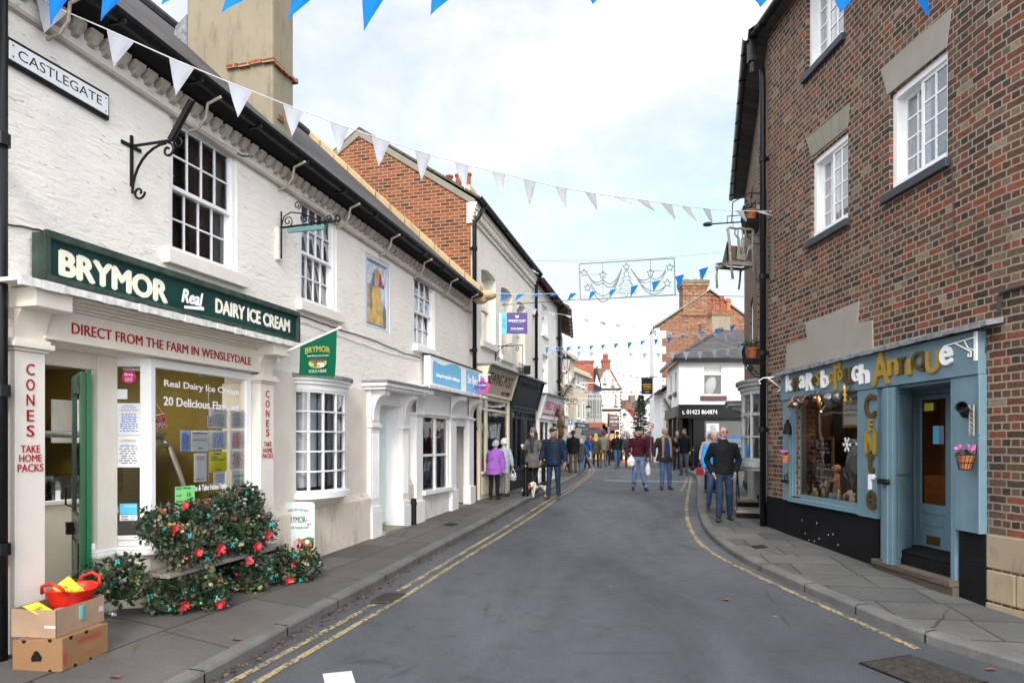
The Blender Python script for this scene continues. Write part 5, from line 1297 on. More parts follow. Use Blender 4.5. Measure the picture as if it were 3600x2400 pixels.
wire('wall_cable','short black cable looping from the window head to the eaves',FL,fp((835,535),(900,535),(1000,520)),.007,.05)
wire('wall_cable','short black cable drooping under the eaves above the second bracket',FL,fp((1015,545),(1060,628),(1100,620)),.007,.04)
# taller cream brick house with the sewing shop and the charcoal shop
H2=Thing('cream_brick_house','taller house with orange brick gable, cream front and two shopfronts past the white house','house',FL,3,0,.3)
E0,E1=7.46,7.10
wn=[(1692,1738,935,1195,1205),(1761,1797,1000,1245,1255),(1817,1843,1052,1272,1283)]
holes=[]
for xl,xr,yt,yb,ys in wn:holes.append((FL.s(xl),FL.s(xr)+.12,FL.z(xl,yb),FL.z(xl,yt)))
SEW=(.55,3.05,.3,2.95);CHA=(3.35,6.0,.3,3.0)
mb=MB();mb.wall(.26,6.20,-1,E0,holes+[SEW,CHA],.3,E1);H2.part('wall',mb,M.cream_brick)
mb=MB();mb.prism([(.02,-1),(.02,E0-.05),(2.95,9.40),(5.9,E0-.05),(5.9,-1)],.225,.255,'x');H2.part('gable_wall',mb,M.brick_red)
mb=MB();mb.prism([(-.1,E0-.1),(-.1,E0+.06),(2.95,9.55),(6.0,E0+.06),(6.0,E0-.1),(2.95,9.38)],.19,.26,'x');H2.part('verge',mb,M.stone_grey)
roof(H2,.2,6.2,E0+.12,E1+.12,2.95,9.62,9.35,5.9,E0,M.slate_brown,.06,.22)
mb=MB();mb.box(.26,6.2,5.6,5.9,-1,E1);mb.prism([(.32,-1),(.32,E1-.02),(2.95,9.2),(5.6,E1-.02),(5.6,-1)],6.0,6.2,'x');H2.pieces('side_wall',mb,M.brick_soft)
gutter(H2,FL,.05,6.25,E0+.06,E1+.06,.26,.06)
mb=MB();mb.box(.26,6.2,-.14,0,E0-.16,E0,E1-.16,E1);mb.box(.26,6.2,-.05,0,E0-.42,E0-.36,E1-.42,E1-.36)
n=34
for i in range(n):x=.3+i*.173;z=E0+(E1-E0)*(x-.26)/5.94;mb.box(x,x+.085,-.12,0,z-.30,z-.16)
H2.part('eaves_course',mb,M.cream_brick)
mb=MB()
for k in range(6):mb.box(.18,.262,-.03-.025*k,.1,E0-.5+k*.083,E0-.425+k*.083)
H2.part('corbel',mb,M.cream_brick)
for(a,b,c,e)in holes:
 w=sash(H2,a,b,c,e,1,1,1,.16,.05,'glass_sky','cream_pale',back=[(0,1,0,1,'curtain')],sill=(.08,.08,.16,'cream_pale'))
 mb=MB();n=8;R_=(b-a)/2;pts=[(a,e+.001)]+[(a+(b-a)*k/n,e-.16+.16*sin(PI*(.15+.7*k/n)))for k in range(n+1)]+[(b,e+.001)]
 mb.prism(pts,.0,.14);H2.part('arch',mb,M.cream_brick,w)
dpt,zc_=FL.pxin(1.1,1590,690)
mb=MB();mb.box(.8,1.75,.15,.95,7.2,FL.pxin(.8,1600,652)[1]);
za=8.2
mb=MB();mb.box(1.0,1.5,.30,1.09,7.3,za);ch2=H2.part('chimney',mb,M.stone,bevel=.03)
mb=MB()
for k in range(3):mb.lathe([(.085,0),(.10,.04),(.075,.08),(.075,.30),(.10,.33),(.10,.37),(.08,.38)],(1.25,.45+.25*k,za),12)
H2.pieces('chimney_pot',mb,M.pot_red,ch2,gap=-.02)
def shopfront(T,x0,x1,zg,zf0,zf1,mat,tilt,d,mull,zs,door=None,trans=None,name='shopfront',board=None,cap=True,room='room_dark'):
 """timber shopfront: posts, stall riser, window, tilted fascia"""
 mb=MB();m=M[mat]
 for a in(x0,x1-.14):mb.box(a,a+.14,-d,.1,zg-.4,zf0)
 mb.box(x0+.14,x1-.14,-d+.01,.1,zf0-.10,zf0)
 for q in mull:mb.box(q-.035,q+.035,-d+.02,.06,zs,zf0-.1)
 if trans:mb.box(x0+.14,x1-.14,-d+.025,.05,trans,trans+.06)
 mb.box(x0+.14,x1-.14,-d-.03,.1,zs-.06,zs)
 o=T.part(name,mb,m,bevel=.005)
 mb=MB();mb.box(x0+.14,x1-.14,-d+.03,.1,zg-.4,zs-.06)
 n=max(2,int((x1-x0)/.8))
 for k in range(n):
  a=x0+.2+(x1-x0-.4)*k/n+.04;b=a+(x1-x0-.4)/n-.08;mb.box(a,b,-d+.012,-d+.03,zg+.12,zs-.14)
 T.part('stall_riser',mb,m,o,bevel=.006)
 mb=MB();mb.prism([(-d-.02,zf0+.001),(-d-.02-tilt,zf1),(.0,zf1),(.0,zf0+.001)],x0+.06,x1-.06,'x');fb=T.part('fascia',mb,M[board or mat],o)
 mb=MB();mb.prism([(-d-.05,zf0),(-d-.06,zf0+.05),(-d-.05-tilt,zf1-.05),(-d-.08-tilt,zf1),(.0,zf1),(0,zf0)],x0-.02,x0+.058,'x');mb.prism([(-d-.05,zf0),(-d-.06,zf0+.05),(-d-.05-tilt,zf1-.05),(-d-.08-tilt,zf1),(.0,zf1),(0,zf0)],x1-.058,x1+.02,'x')
 mb.box(x0+.06,x1-.06,-d-.055,-d-.021,zf0+.002,zf0+.05)
 T.pieces('fascia_frame',mb,m,o,gap=-.001)
 if cap:mb=MB();mb.box(x0-.06,x1+.06,-d-tilt-.14,.0,zf1+.001,zf1+.05);T.part('lead_cap',mb,M.lead,o,bevel=.012)
 mb=MB();mb.poly([(x0+.14,-d+.05,zs),(x1-.14,-d+.05,zs),(x1-.14,-d+.05,zf0-.1),(x0+.14,-d+.05,zf0-.1)]);T.part('pane',mb,M.glass_shop,o)
 mb=MB();r0,r1,q0,q1,yb=x0+.02,x1-.02,zg-.1,zf0+.1,1.6
 mb.poly([(r0,yb,q0),(r1,yb,q0),(r1,yb,q1),(r0,yb,q1)]);mb.poly([(r0,.1,q0),(r0,yb,q0),(r0,yb,q1),(r0,.1,q1)]);mb.poly([(r1,yb,q0),(r1,.1,q0),(r1,.1,q1),(r1,yb,q1)]);mb.poly([(r0,-.0,zs-.05),(r1,.0,zs-.05),(r1,yb,zs-.05),(r0,yb,zs-.05)]);mb.poly([(r0,.1,q1),(r0,yb,q1),(r1,yb,q1),(r1,.1,q1)])
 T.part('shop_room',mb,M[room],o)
 return o,fb
so,sb=shopfront(H2,.50,3.10,.35,2.92,3.62,'shop_yellow_cream',.20,.12,(1.05,1.15),1.05,trans=2.55,board='stone')
def fasc_text(T,s,x0,x1,v0,v1,zf0,zf1,d,tilt,mat,par,**k):
 me=text_mesh(s,x0,x1,v0,v1,0,.006,**k)
 for v in me.vertices:
  t=v.co.z;z=zf0+(zf1-zf0)*t;v.co=Vc((v.co.x,v.co.y-d-.022-tilt*t,z))-T.off
 T.put('lettering',me,mat,par)
fasc_text(H2,'SEWING POST',.75,2.85,.42,.82,2.92,3.62,.12,.20,M.ink,sb);fasc_text(H2,'01423 799899',2.1,2.85,.12,.26,2.92,3.62,.12,.20,M.ink,sb)
so,sb=shopfront(H2,3.25,6.08,.45,2.75,3.62,'charcoal',.22,.12,(3.9,4.5,5.0,5.6),1.0,trans=2.45)
mb=MB();mb.prism([(-.145,2.86),(-.145-.19,3.5),(-.14-.19,3.5),(-.14,2.86)],3.42,5.9,'x');H2.part('fascia_glass',mb,paint('black sign glass',(.03,.035,.035),.12,.4,3,.05),sb)
mb=MB();mb.box(4.54,4.96,-.13,-.06,.42,2.45);mb.box(4.62,4.88,-.14,-.13,.6,1.1);mb.box(4.62,4.88,-.14,-.13,1.25,2.3);H2.part('shop_door',mb,M.charcoal,so,bevel=.006)
w=FL.P(FL.s(1760),.2,0);FT=Frame(w.x,w.y,1,.03)
c=[FT.px(x,y)for x,y in((1762,1100),(1854,1096),(1854,1170),(1764,1173))];s0,s1,z0,z1=c[0][0],c[1][0],c[3][1],c[0][1];sm=s0+(s1-s0)*.21
T=Thing('letting_board','purple and cyan TO LET board on a white post against the cream house','sign',FT,s0,0,z0-.7)
mb=MB();mb.box(s0-.05,s0+.0,-.03,.03,z0-.75,z1);T.part('post',mb,M.white_gloss)
mb=MB();mb.box(s0+.001,sm,-.012,.012,z0,z1);cy_=T.part('cyan_panel',mb,M.cyan);mb=MB();mb.box(sm,s1,-.012,.012,z0+.005,z1+.01);pu=T.part('purple_panel',mb,M.purple)
me=text_mesh('TO LET',0,(z1-z0)*.5,0,(sm-s0)*.42,0,.002,.02);me.transform(Matrix.Translation(Vc((s0+(sm-s0)*.28,-.013,z1-(z1-z0)*.25))-T.off)@Matrix.Rotation(R(90),4,'Y'));T.put('lettering',me,M.purple,cy_)
Wd=s1-sm;H=z1-z0
T.text('WINDSOR COURT',M.sign_white,sm+.06*Wd,s1-.08*Wd,z0+.57*H,z0+.68*H,-.0125,pu,bold=.03);T.text('PROPERTIES',M.cyan,sm+.28*Wd,s1-.28*Wd,z0+.50*H,z0+.535*H,-.0125,pu);T.text('01423 869584',M.sign_white,sm+.2*Wd,s1-.2*Wd,z0+.2*H,z0+.29*H,-.0125,pu,bold=.03);T.text('windsorcourtproperties.co.uk',M.cyan,sm+.14*Wd,s1-.14*Wd,z0+.12*H,z0+.16*H,-.0125,pu)
T.text('W',M.sign_white,sm+.40*Wd,s1-.40*Wd,z0+.74*H,z0+.89*H,-.0125,pu,bold=.04)
x=FL.s(1741);z0,z1=FL.z(1741,1268),FL.z(1741,1218)
T=Thing('sign_bracket','black iron bracket with a hanging chain above the sewing shop fascia','bracket',FL,x,0,z0)
mb=MB();mb.box(x-.012,x+.012,-.02,0,z0,z1+.05);mb.tube([(x,-.02,z1),(x,-.75,z1+.01)],.013,6);mb.tube([(x,-.02,z0+.05)]+[(x,-.02-.45*(1-cos(t*PI/12)),z0+.05+.38*sin(t*PI/12))for t in range(1,7)],.01,5);mb.tube(spiral((x,-.6,z1-.09),.06,.015,1.2,1.5,plane='yz'),.009,5);mb.tube(spiral((x,-.1,z0+.05),.06,.015,1.2,3,plane='yz'),.009,5);T.part('arm',mb,M.black_iron)
mb=MB();mb.tube([(x,-.75,z1),(x,-.75,z0-.55)],.008,5);T.part('chain',mb,M.black_iron)
x=FL.s(1830);z_=FL.z(1830,1310)
mb=MB();mb.box(x-.3,x,-.06,-.03,z_-.02,z_+.02);mb.prism([(x-.05,z_-.06),(x+.03,z_-.04),(x+.07,z_+.22),(x+.0,z_+.2)],-.3,-.1);single('floodlight','small black floodlight fixed above the charcoal shopfront','floodlight',mb,M.black_iron,FL,x,.05,z_)
# white nail shop house and the brown corner beyond
H3=Thing('white_nail_shop_house','narrow white block fronted house with a slanted nail shop fascia','house',FL,8,0,.5)
wq=[(1905,1925,1066,1170),(1908,1926,1243,1380)]
holes=[(FL.s(xl),FL.s(xr),FL.z(xl,yb),FL.z(xl,yt))for xl,xr,yt,yb in wq]
mb=MB();mb.wall(6.25,9.85,-1,7.05,holes+[(6.6,9.4,.4,2.7)],.3,6.80);H3.part('wall',mb,M.pale_block)
mb=MB();mb.box(6.25,9.85,5.4,5.6,-1,6.8);mb.prism([(.31,-1),(.31,6.8),(2.8,8.4),(5.6,6.8),(5.6,-1)],9.6,9.84,'x');H3.pieces('side_wall',mb,M.brick_soft)
roof(H3,6.2,9.9,7.12,6.87,2.8,8.85,8.6,5.6,6.8,M.tile_red,.06,.25);gutter(H3,FL,6.2,9.95,7.06,6.81,.28,.06)
for h in holes:sash(H3,*h,1,1,1,.08,.06,'glass_sky',ratio=.3,back=[(0,1,0,1,'blind_cream')],sill=(.05,.07,.1,'white_gloss'))
so,sb=shopfront(H3,6.5,9.5,.5,2.55,3.32,'white_gloss',.2,.12,(7.4,8.0,8.6),.9)
fasc_text(H3,'PERFECT 10 NAILS',6.85,9.2,.40,.76,2.55,3.32,.12,.2,M.pink,sb);fasc_text(H3,'professional nails and beauty',6.75,9.3,.14,.28,2.55,3.32,.12,.2,M.ink_red,sb)
mb=MB();mb.box(8.05,8.55,-.10,-.05,.45,2.45);H3.part('shop_door',mb,M.white_gloss,so)
p9=FL.P(9.9,0,0);F4=Frame(p9.x,p9.y,(2043-1800)/2400,1.0)
H4=Thing('brown_corner_house','brown brick corner house with deep dark eaves at the end of the terrace','house',F4,3,0,.5)
mb=MB();mb.wall(0,7,-1,6.7,[(.8,1.7,4.2,5.6),(2.6,3.5,4.2,5.6)],.3);mb.box(0,7,5.2,5.5,-1,6.5);mb.box(6.8,7,.3,5.2,-1,6.5);H4.part('wall',mb,M.brick_soft)
roof(H4,-.05,7.1,6.85,6.85,2.7,8.4,8.4,5.5,6.6,M.tile_brown,.1,.45);gutter(H4,F4,-.05,7.1,6.8,6.8,.45,.07)
for h in((.8,1.7,4.2,5.6),(2.6,3.5,4.2,5.6)):sash(H4,*h,2,2,2,.08,.06,back=[(0,1,0,1,'blind_cream')],sill=(.05,.07,.1,'white_gloss'))
# brick house on the right with the antique shop
_cp=FR.P(0,0,0)
FR2=Frame(_cp.x,_cp.y,-UX,-UY)
B1=Thing('brick_house','tall old mottled brick house with white sliding windows and a blue antique shopfront','house',FR,3,0,.05)
WA=(1.46,2.55,7.70,9.02);WB=(1.60,2.67,4.975,6.25);WC=(3.645,4.73,4.985,6.255);WD=(3.6,4.7,7.72,9.0)
AW=(1.16,3.03,.80,2.47);AD=(3.49,4.90,-.4,2.47)
TOPZ=9.2;BX=5.34
mb=MB();mb.wall(0,BX,-1,TOPZ,[WA,WB,WC,WD,AW,AD],.3)
pts=[(BX,0.0)];ang=0.0
for k in range(8):ang+=R(22)/8;pts.append((pts[-1][0]+.13*cos(ang),pts[-1][1]+.13*sin(ang)))
pts.append((pts[-1][0]+3.2*cos(ang),pts[-1][1]+3.2*sin(ang)))
for p,q in zip(pts,pts[1:]):mb.poly([(p[0],p[1],-1),(q[0],q[1],-1),(q[0],q[1],TOPZ),(p[0],p[1],TOPZ)])
p=pts[-1];mb.poly([(p[0],p[1],-1),(p[0]-.3,6,-1),(p[0]-.3,6,TOPZ),(p[0],p[1],TOPZ)])
wallR=B1.part('wall',mb,M.brick_old)
mb=MB();sl=-8.6
def S2(s,d,z):
 w=FR2.P(s,d,z)-FR.o;return Vc((w.dot(FR.u),-w.dot(FR.n),z))
class SideMB(MB):
 def done(s):s.v=[S2(v.x,-v.y,v.z)for v in s.v];return s
SW=[(-2.6,-1.5,3.75,5.35),(-5.6,-4.4,3.75,5.35),(-2.4,-1.5,6.6,8.1),(-5.4,-4.5,6.6,8.1),(-2.35,-.42,1.5,2.85),(-4.6,-3.5,.2,2.35)]
B1b=Thing('side_wing',None,None,FR2,-4,0,.1)
mb=MB();mb.wall(sl,-.0,-1,TOPZ,SW,.3);mb.box(sl,sl+.2,.3,5,-1,TOPZ);mb.box(sl+.2,-.4,4.8,5,-1,TOPZ);B1b.part('wall',mb,M.brick_old)
mb=MB();mb.poly([(sl,-.35,9.25),(.2,-.35,9.25),(-.3,4,12),(sl,4,12)]);mb.poly([(.0,-.35,9.25),(sl,-.35,9.25),(sl,-.35,9.17),(.2,-.35,9.17)]);mb.poly([(sl,-.35,9.17),(.2,-.35,9.17),(.2,0.1,9.19),(sl,0.1,9.19)]);B1b.part('roof',mb,M.slate)
mb=MB();mb.poly([(-.1,-.28,9.28),(8.8,-.28,9.28),(8.8,4,12.2),(.5,4,12.2)]);mb.poly([(-.1,-.28,9.2),(8.8,-.28,9.2),(8.8,.1,9.2),(-.1,.1,9.2)]);B1.part('roof',mb,M.slate)
gutter(B1,FR,-.12,BX+.3,9.22,9.22,.26,.07);gutter(B1b,FR2,sl,.05,9.2,9.2,.38,.07)
mb=MB();mb.prism([(-.14,-.34),(-.02,-.34),(.0,-.20),(-.16,-.20)],8.75,9.2,'z');mb.prism([(-.10,-.30),(-.04,-.30),(-.03,-.24),(-.11,-.24)],8.55,8.75,'z');B1.part('rain_hopper',mb,M.black_gloss,bevel=.01)
x=-.03;pipe('drainpipe','tall black drainpipe down the corner of the old brick house',FR,x,[(x,-.10,8.6),(x,-.085,8.4),(x+.01,-.085,.22)],.055,(6.9,4.75,3.35,1.95))
x=-.02
def yorkshire(T,s0,s1,z0,z1,sill=True,back=()):
 """horizontally sliding sash of two leaves, each 2 x 4 panes: the nearer one stands in front"""
 fr=.085;mb=MB()
 mb.box(s0,s0+fr,.05,.24,z0,z1);mb.box(s1-fr*.6,s1,.03,.24,z0,z1);mb.box(s0+fr,s1-fr*.6,.04,.24,z1-fr,z1);mb.box(s0+fr,s1-fr*.6,.0,.24,z0,z0+fr)
 P_=[]
 a,b=s0+fr,s1-fr*.6;m_=(a+b)/2
 for x0,x1,yy in((a,m_+.03,.15),(m_-.03,b,.07)):
  q0,q1,st=z0+fr,z1-fr,.042
  mb.box(x0,x0+st,yy,yy+.035,q0,q1);mb.box(x1-st,x1,yy,yy+.035,q0,q1);mb.box(x0+st,x1-st,yy,yy+.035,q0,q0+st);mb.box(x0+st,x1-st,yy,yy+.035,q1-st,q1)
  xm=(x0+x1)/2;mb.box(xm-.011,xm+.011,yy+.004,yy+.03,q0+st,q1-st)
  for k in range(1,4):
   z=q0+st+(q1-q0-2*st)*k/4
   for u0,u1 in((x0+st,xm-.011),(xm+.011,x1-st)):mb.box(u0,u1,yy+.006,yy+.028,z-.011,z+.011)
  P_.append((x0,x1,q0,q1,yy+.018))
 w=T.part('window',mb,M.white_gloss)
 pm=MB()
 for x0,x1,q0,q1,yy in P_:pm.poly([(x0,yy,q0),(x1,yy,q0),(x1,yy,q1),(x0,yy,q1)])
 T.part('pane',pm,M.glass_sky,w)
 if sill:sb=MB();sb.box(s0-.1,s1+.06,-.07,.02,z0-.11,z0-.002);T.part('sill',sb,paint('slate grey sill paint',(.035,.04,.055),.5),w,bevel=.008)
 rb=MB();x0,x1,q0,q1,yb,ya=s0-.25,s1+.25,z0-.3,z1+.25,1.2,.31
 rb.poly([(x0,yb,q0),(x1,yb,q0),(x1,yb,q1),(x0,yb,q1)]);rb.poly([(x0,ya,q0),(x0,yb,q0),(x0,yb,q1),(x0,ya,q1)]);rb.poly([(x1,yb,q0),(x1,ya,q0),(x1,ya,q1),(x1,yb,q1)]);rb.poly([(x0,ya,q1),(x0,yb,q1),(x1,yb,q1),(x1,ya,q1)]);rb.poly([(x0,ya,q0),(x1,ya,q0),(x1,yb,q0),(x0,yb,q0)])
 T.part('room_lining',rb,M.room_pale,w)
 for(u0,u1,v0,v1,mat)in back:
  cb=MB();xa,xb=s0+(s1-s0)*u0,s0+(s1-s0)*u1;za,zb=z0+(z1-z0)*v0,z0+(z1-z0)*v1
  cb.poly([(xa,.27,za),(xb,.27,za),(xb,.27,zb),(xa,.27,zb)]);T.part('blind',cb,M[mat],w)
 return w
yorkshire(B1,*WA,back=[(0,1,0,1,'blind_cream')]);wb=yorkshire(B1,*WB,back=[(0,1,.28,1,'blind_cream')]);wc=yorkshire(B1,*WC,back=[(0,.62,.22,1,'blind_cream'),(.62,1,.3,1,'curtain')]);yorkshire(B1,*WD,back=[(0,1,0,1,'blind_cream')])
rp=lambda x,y,d=.02:FR.px(x,y,d)
mb=MB();mb.prism([rp(*q)for q in((3094,245),(3341,30),(3323,168),(3117,334))],-.015,0);B1.part('lintel',mb,M.render_grey,wc)
L0=[rp(*q)for q in((2831,490),(2985,360),(2977,449),(2851,551))]
for k in range(5):
 mb=MB();t0,t1=k/5+.004,(k+1)/5-.004
 lp=lambda a,b,t:(a[0]+(b[0]-a[0])*t,a[1]+(b[1]-a[1])*t)
 mb.prism([lp(L0[3],L0[2],t0),lp(L0[3],L0[2],t1),lp(L0[0],L0[1],t1),lp(L0[0],L0[1],t0)],-.014,0);B1.part('voussoir',mb,M.stone_grey,wb)
mb=MB();mb.prism([rp(*q)for q in((2759,1300),(2766,1212),(2797,1203),(2836,1191),(2833,1150),(2826,1133),(2900,1108),(3018,1058),(3012,1135),(3064,1125),(3067,1225))],-.018,0);B1.part('render_patch',mb,M.render_grey)
M.stone_worn=render_mat('worn sandstone block',(.37,.30,.20),.5)
mb=MB();rq=random.Random(4)
zq=[(.44,.80),(.10,.43),(-.5,.09)]
for k,(z0,z1)in enumerate(zq):
 x=BX-.01;L=[(.52,1.0),(.36,.8,1.2),(.7,1.3)][k]
 xs_=[x]+[x+l for l in L]+[x+2.2]
 for a,b in zip(xs_,xs_[1:]):
  i=4
  def wp(xx):
   dist=xx-BX;acc=0
   for p,q in zip(pts,pts[1:]):
    l=math.hypot(q[0]-p[0],q[1]-p[1])
    if acc+l>=dist:t=max(0,(dist-acc)/l);return(p[0]+(q[0]-p[0])*t,p[1]+(q[1]-p[1])*t)
    acc+=l
   return pts[-1]
  A,Bq=wp(a+.006),wp(b-.006)
  mb=MB();o=.02+rq.uniform(0,.015);mb.prism([(A[0],A[1]-o),(Bq[0],Bq[1]-o),(Bq[0],Bq[1]+.1),(A[0],A[1]+.1)],z0+.006,z1-.006,'z')
  B1.part('quoin',mb,M.stone_rough if k!=1 else M.stone_worn,bevel=.015)
BG=M.blue_grey
mb=MB();mb.box(.0,3.495,-.03,0,-.6,.775);mb.box(4.955,5.335,-.03,0,-.6,.79);mb.box(.62,3.47,-.045,-.03,-.6,.72)
pb=B1.pieces('plinth',mb,M.black_plinth)
mb=MB();rr=random.Random(11)
for _ in range(9):x=rr.uniform(1.3,3.3);z=rr.uniform(.2,.5);mb.prism([(x+rr.uniform(-.008,.008),z-.018),(x+.008,z),(x+rr.uniform(-.006,.006),z+rr.uniform(.005,.02)),(x-.007,z)],-.0465,-.045)
B1.part('flaked_paint',mb,M.paper,pb[0])
mb=MB();mb.box(.70,5.32,-.09,0,2.475,2.93);fa=B1.part('fascia',mb,BG,bevel=.006)
mb=MB();mb.slant([(0,2.985),(-.10,2.97),(-.19,2.945),(-.19,2.90),(-.16,2.90),(0,2.93)],.60,5.55,0,.05)
for k in range(11):x=.6+k*.45;mb.slant([(0,2.993),(-.10,2.978),(-.198,2.95),(-.198,2.89),(-.17,2.89),(0,2.93)],x,x+rnd.uniform(.2,.42),.0045*k,.0045*(k+1))
B1.part('lead_flashing',mb,M.lead,fa)
mb=MB()
mb.box(.74,1.0,-.07,0,.775,2.472);mb.box(3.03,3.49,-.075,0,.745,2.472);mb.box(4.935,5.30,-.07,.0,.79,2.472);mb.box(5.30,5.33,-.09,0,.79,2.472)
B1.pieces('pilaster',mb,BG,fa,bevel=.006)
mb=MB()
for k in range(4):mb.box(1.0+k*.05,1.046+k*.05,-.055+k*.03,.06+k*.02,.86,2.472)
mb.box(1.2,3.03,-.0,.06,2.40,2.472);mb.box(1.2,3.03,.0,.07,.83,.90)
sw=B1.part('shop_window',mb,BG,fa)
mb=MB();mb.box(.98,3.06,-.10,.05,.765,.80);mb.box(.98,3.04,-.07,.05,.801,.83);B1.part('window_sill',mb,BG,fa,bevel=.008)
mb=MB();mb.poly([(1.2,.03,.88),(3.03,.03,.88),(3.03,.03,2.44),(1.2,.03,2.44)]);B1.part('pane',mb,M.glass_shop,fa)
mb=MB();x0,x1,yb,z0,z1=.3,5.2,3.0,.3,2.75
for q in([(x0,yb,z0),(x1,yb,z0),(x1,yb,z1),(x0,yb,z1)],[(x0,.31,z0),(x0,yb,z0),(x0,yb,z1),(x0,.31,z1)],[(x1,yb,z0),(x1,.31,z0),(x1,.31,z1),(x1,yb,z1)],[(x0,.31,z1),(x0,yb,z1),(x1,yb,z1),(x1,.31,z1)],[(x0,.31,z0),(x1,.31,z0),(x1,yb,z0),(x0,yb,z0)]):mb.poly(q)
rmR=B1.part('shop_room',mb,M.room_warm,fa)
mb=MB();mb.box(.5,3.3,.06,.8,.70,.83);B1.part('window_shelf',mb,M.wood_brown,fa)
mb=MB();mb.box(2.0,3.2,1.6,2.0,.4,1.25);B1.part('sideboard',mb,M.wood_brown,rmR)
mb=MB();mb.box(.4,1.6,1.0,1.1,.4,2.6);B1.part('screen',mb,M.room_dark,rmR)
mb=MB();mb.lathe([(.14,0),(.16,.015),(.1,.03)],(2.3,.7,2.25),16);B1.part('ceiling_lamp',mb,M.bulb_on,rmR)
mb=MB();mb.box(3.72,3.93,-.14,-.10,.21,2.45);mb.prism([(3.935,-.13),(3.97,-.13),(3.60,.34),(3.56,.33)],.21,2.45,'z');mb.box(3.80,3.85,-.155,-.141,.21,2.45);mb.box(3.50,3.72,-.03,.0,.21,2.45)
for z0,z1 in((.3,1.25),(1.35,2.35)):mb.prism([(3.945,-.085),(3.952,-.083),(3.67,.275),(3.663,.273)],z0,z1,'z')
shf=B1.part('shutter',mb,BG,fa,bevel=.004)
mb=MB();mb.box(3.70,3.86,-.20,-.14,1.22,1.29);mb.ball((3.86,-.17,1.255),.035);B1.part('door_hasp',mb,M.black_iron,fa)
mb=MB();yd=.52;mb.box(3.30,3.40,yd-.03,yd+.06,.36,2.47);mb.box(3.40,4.9,yd-.03,yd+.06,2.38,2.47);mb.box(4.20,4.34,yd-.06,yd+.06,.36,2.47);mb.box(4.86,4.93,-.06,.5,.05,2.47);mb.box(3.30,4.9,-.02,yd,2.44,2.47)
B1.part('door_frame',mb,BG,fa,bevel=.004)
zg=FR.z(3240,1768,-.5);zt=FR.z(3240,1406,-.5)
mb=MB();a,b=3.41,4.06;mb.box(a,a+.085,yd,yd+.05,.38,2.37);mb.box(b-.085,b,yd,yd+.05,.38,2.37);mb.box(a+.085,b-.085,yd,yd+.05,.38,.62);mb.box(a+.085,b-.085,yd,yd+.05,zg-.12,zg);mb.box(a+.085,b-.085,yd,yd+.05,zt,2.37);mb.box(a+.085,b-.085,yd+.015,yd+.035,.62,zg-.12);mb.box(a+.13,b-.13,yd+.004,yd+.02,.68,zg-.18)
dR=B1.part('shop_door',mb,BG,fa,bevel=.004)
mb=MB();mb.poly([(a+.08,yd+.02,zg),(b-.08,yd+.02,zg),(b-.08,yd+.02,zt),(a+.08,yd+.02,zt)]);B1.part('door_pane',mb,M.glass_shop,fa)
mb=MB();mb.box(3.63,3.88,yd-.012,yd+.002,.44,.55);B1.part('letter_plate',mb,M.bronze,fa)
mb=MB();mb.box(3.49,4.95,.02,.56,-.3,.37);mb.box(3.49,4.95,.01,.56,.371,.40);B1.part('door_step',mb,M.black_plinth,fa,bevel=.01)
mb=MB();mb.box(3.46,4.955,-.14,.02,.15,.225);mb.box(3.49,4.95,-.10,.019,-.3,.149);B1.part('stone_step',mb,M.wood_dark,fa,bevel=.012)
RZ=lambda x,y:(2700+x/2.6133,1100+y/2.6133)
def letter(ch,x0,x1,y0,y1,mat,d=.095,zoomed=True,ext=.028,bold=.03,**k):
 if zoomed:(x0,y0),(x1,y1)=RZ(x0,y0),RZ(x1,y1)
 s0,s1=FR.s(x0,d),FR.s(x1-2,d);xm=(x0+x1)/2
 B1.text(ch,M[mat],s0,s1,FR.z(xm,y1,d),FR.z(xm,y0,d),-d,fa,ext=ext,bold=bold,name='letter',**k)
for q in(('k',175,240,568,718,'sign_white'),('n',240,298,590,715,'bronze'),('a',298,358,570,692,'sign_white'),('R',360,432,545,710,'paper'),('e',415,455,580,665,'bronze'),('S',452,505,535,668,'gold'),('b',497,578,520,685,'sign_white'),('o',570,632,530,640,'gold'),('r',615,688,435,705,'gold'),('o',650,708,518,620,'gold'),('u',703,795,500,655,'bronze'),('G',783,858,485,630,'sign_white'),('h',850,945,465,650,'sign_white'),('A',970,1135,358,660,'gold'),('n',1112,1222,415,572,'gold'),('T',1208,1278,405,558,'bronze'),('I',1285,1335,420,568,'gold'),('Q',1330,1470,350,540,'bronze'),('U',1462,1598,345,550,'gold'),('e',1590,1712,305,480,'sign_white')):letter(*q)
for q in(('C',898,1005,742,965,'bronze'),('E',935,980,975,1080,'gold'),('N',900,1010,1080,1300,'gold'),('t',925,988,1262,1472,'bronze')):letter(*q,d=.08)
letter('r',3058,3083,1666,1721,'sign_white',.08,False);letter('e',3051,3085,1725,1790,'bronze',.08,False)
x=FR.s(3429,.1);z0,z1=FR.z(3425,1268,.1),FR.z(3420,1167,.1)
T=Thing('scroll_bracket','white scrolled iron bracket screwed flat on the blue fascia after the last letter','bracket',FR,x,.09,z0)
x0=FR.s(3310,.1);mb=MB();mb.box(x-.02,x+.02,-.105,-.09,z0,z1);mb.tube([(x,-.105,z1-.06),(x0+.05,-.105,z1-.09),(x0,-.105,z1-.13),(x0+.02,-.105,z1-.17),(x0+.05,-.105,z1-.15)],.009,6);mb.tube([(x0+.22,-.105,z1-.08),(x-.05,-.105,z0+.10),(x-.06,-.105,z0+.05),(x-.10,-.105,z0+.06),(x-.09,-.105,z0+.09)],.009,6);mb.tube([(x-.16,-.105,z1-.07),(x-.1,-.105,z1-.16),(x,-.105,z1-.2)],.007,6);T.part('scrollwork',mb,M.sign_white)
x,z1=.69,FR.z(2745,1322,.1)
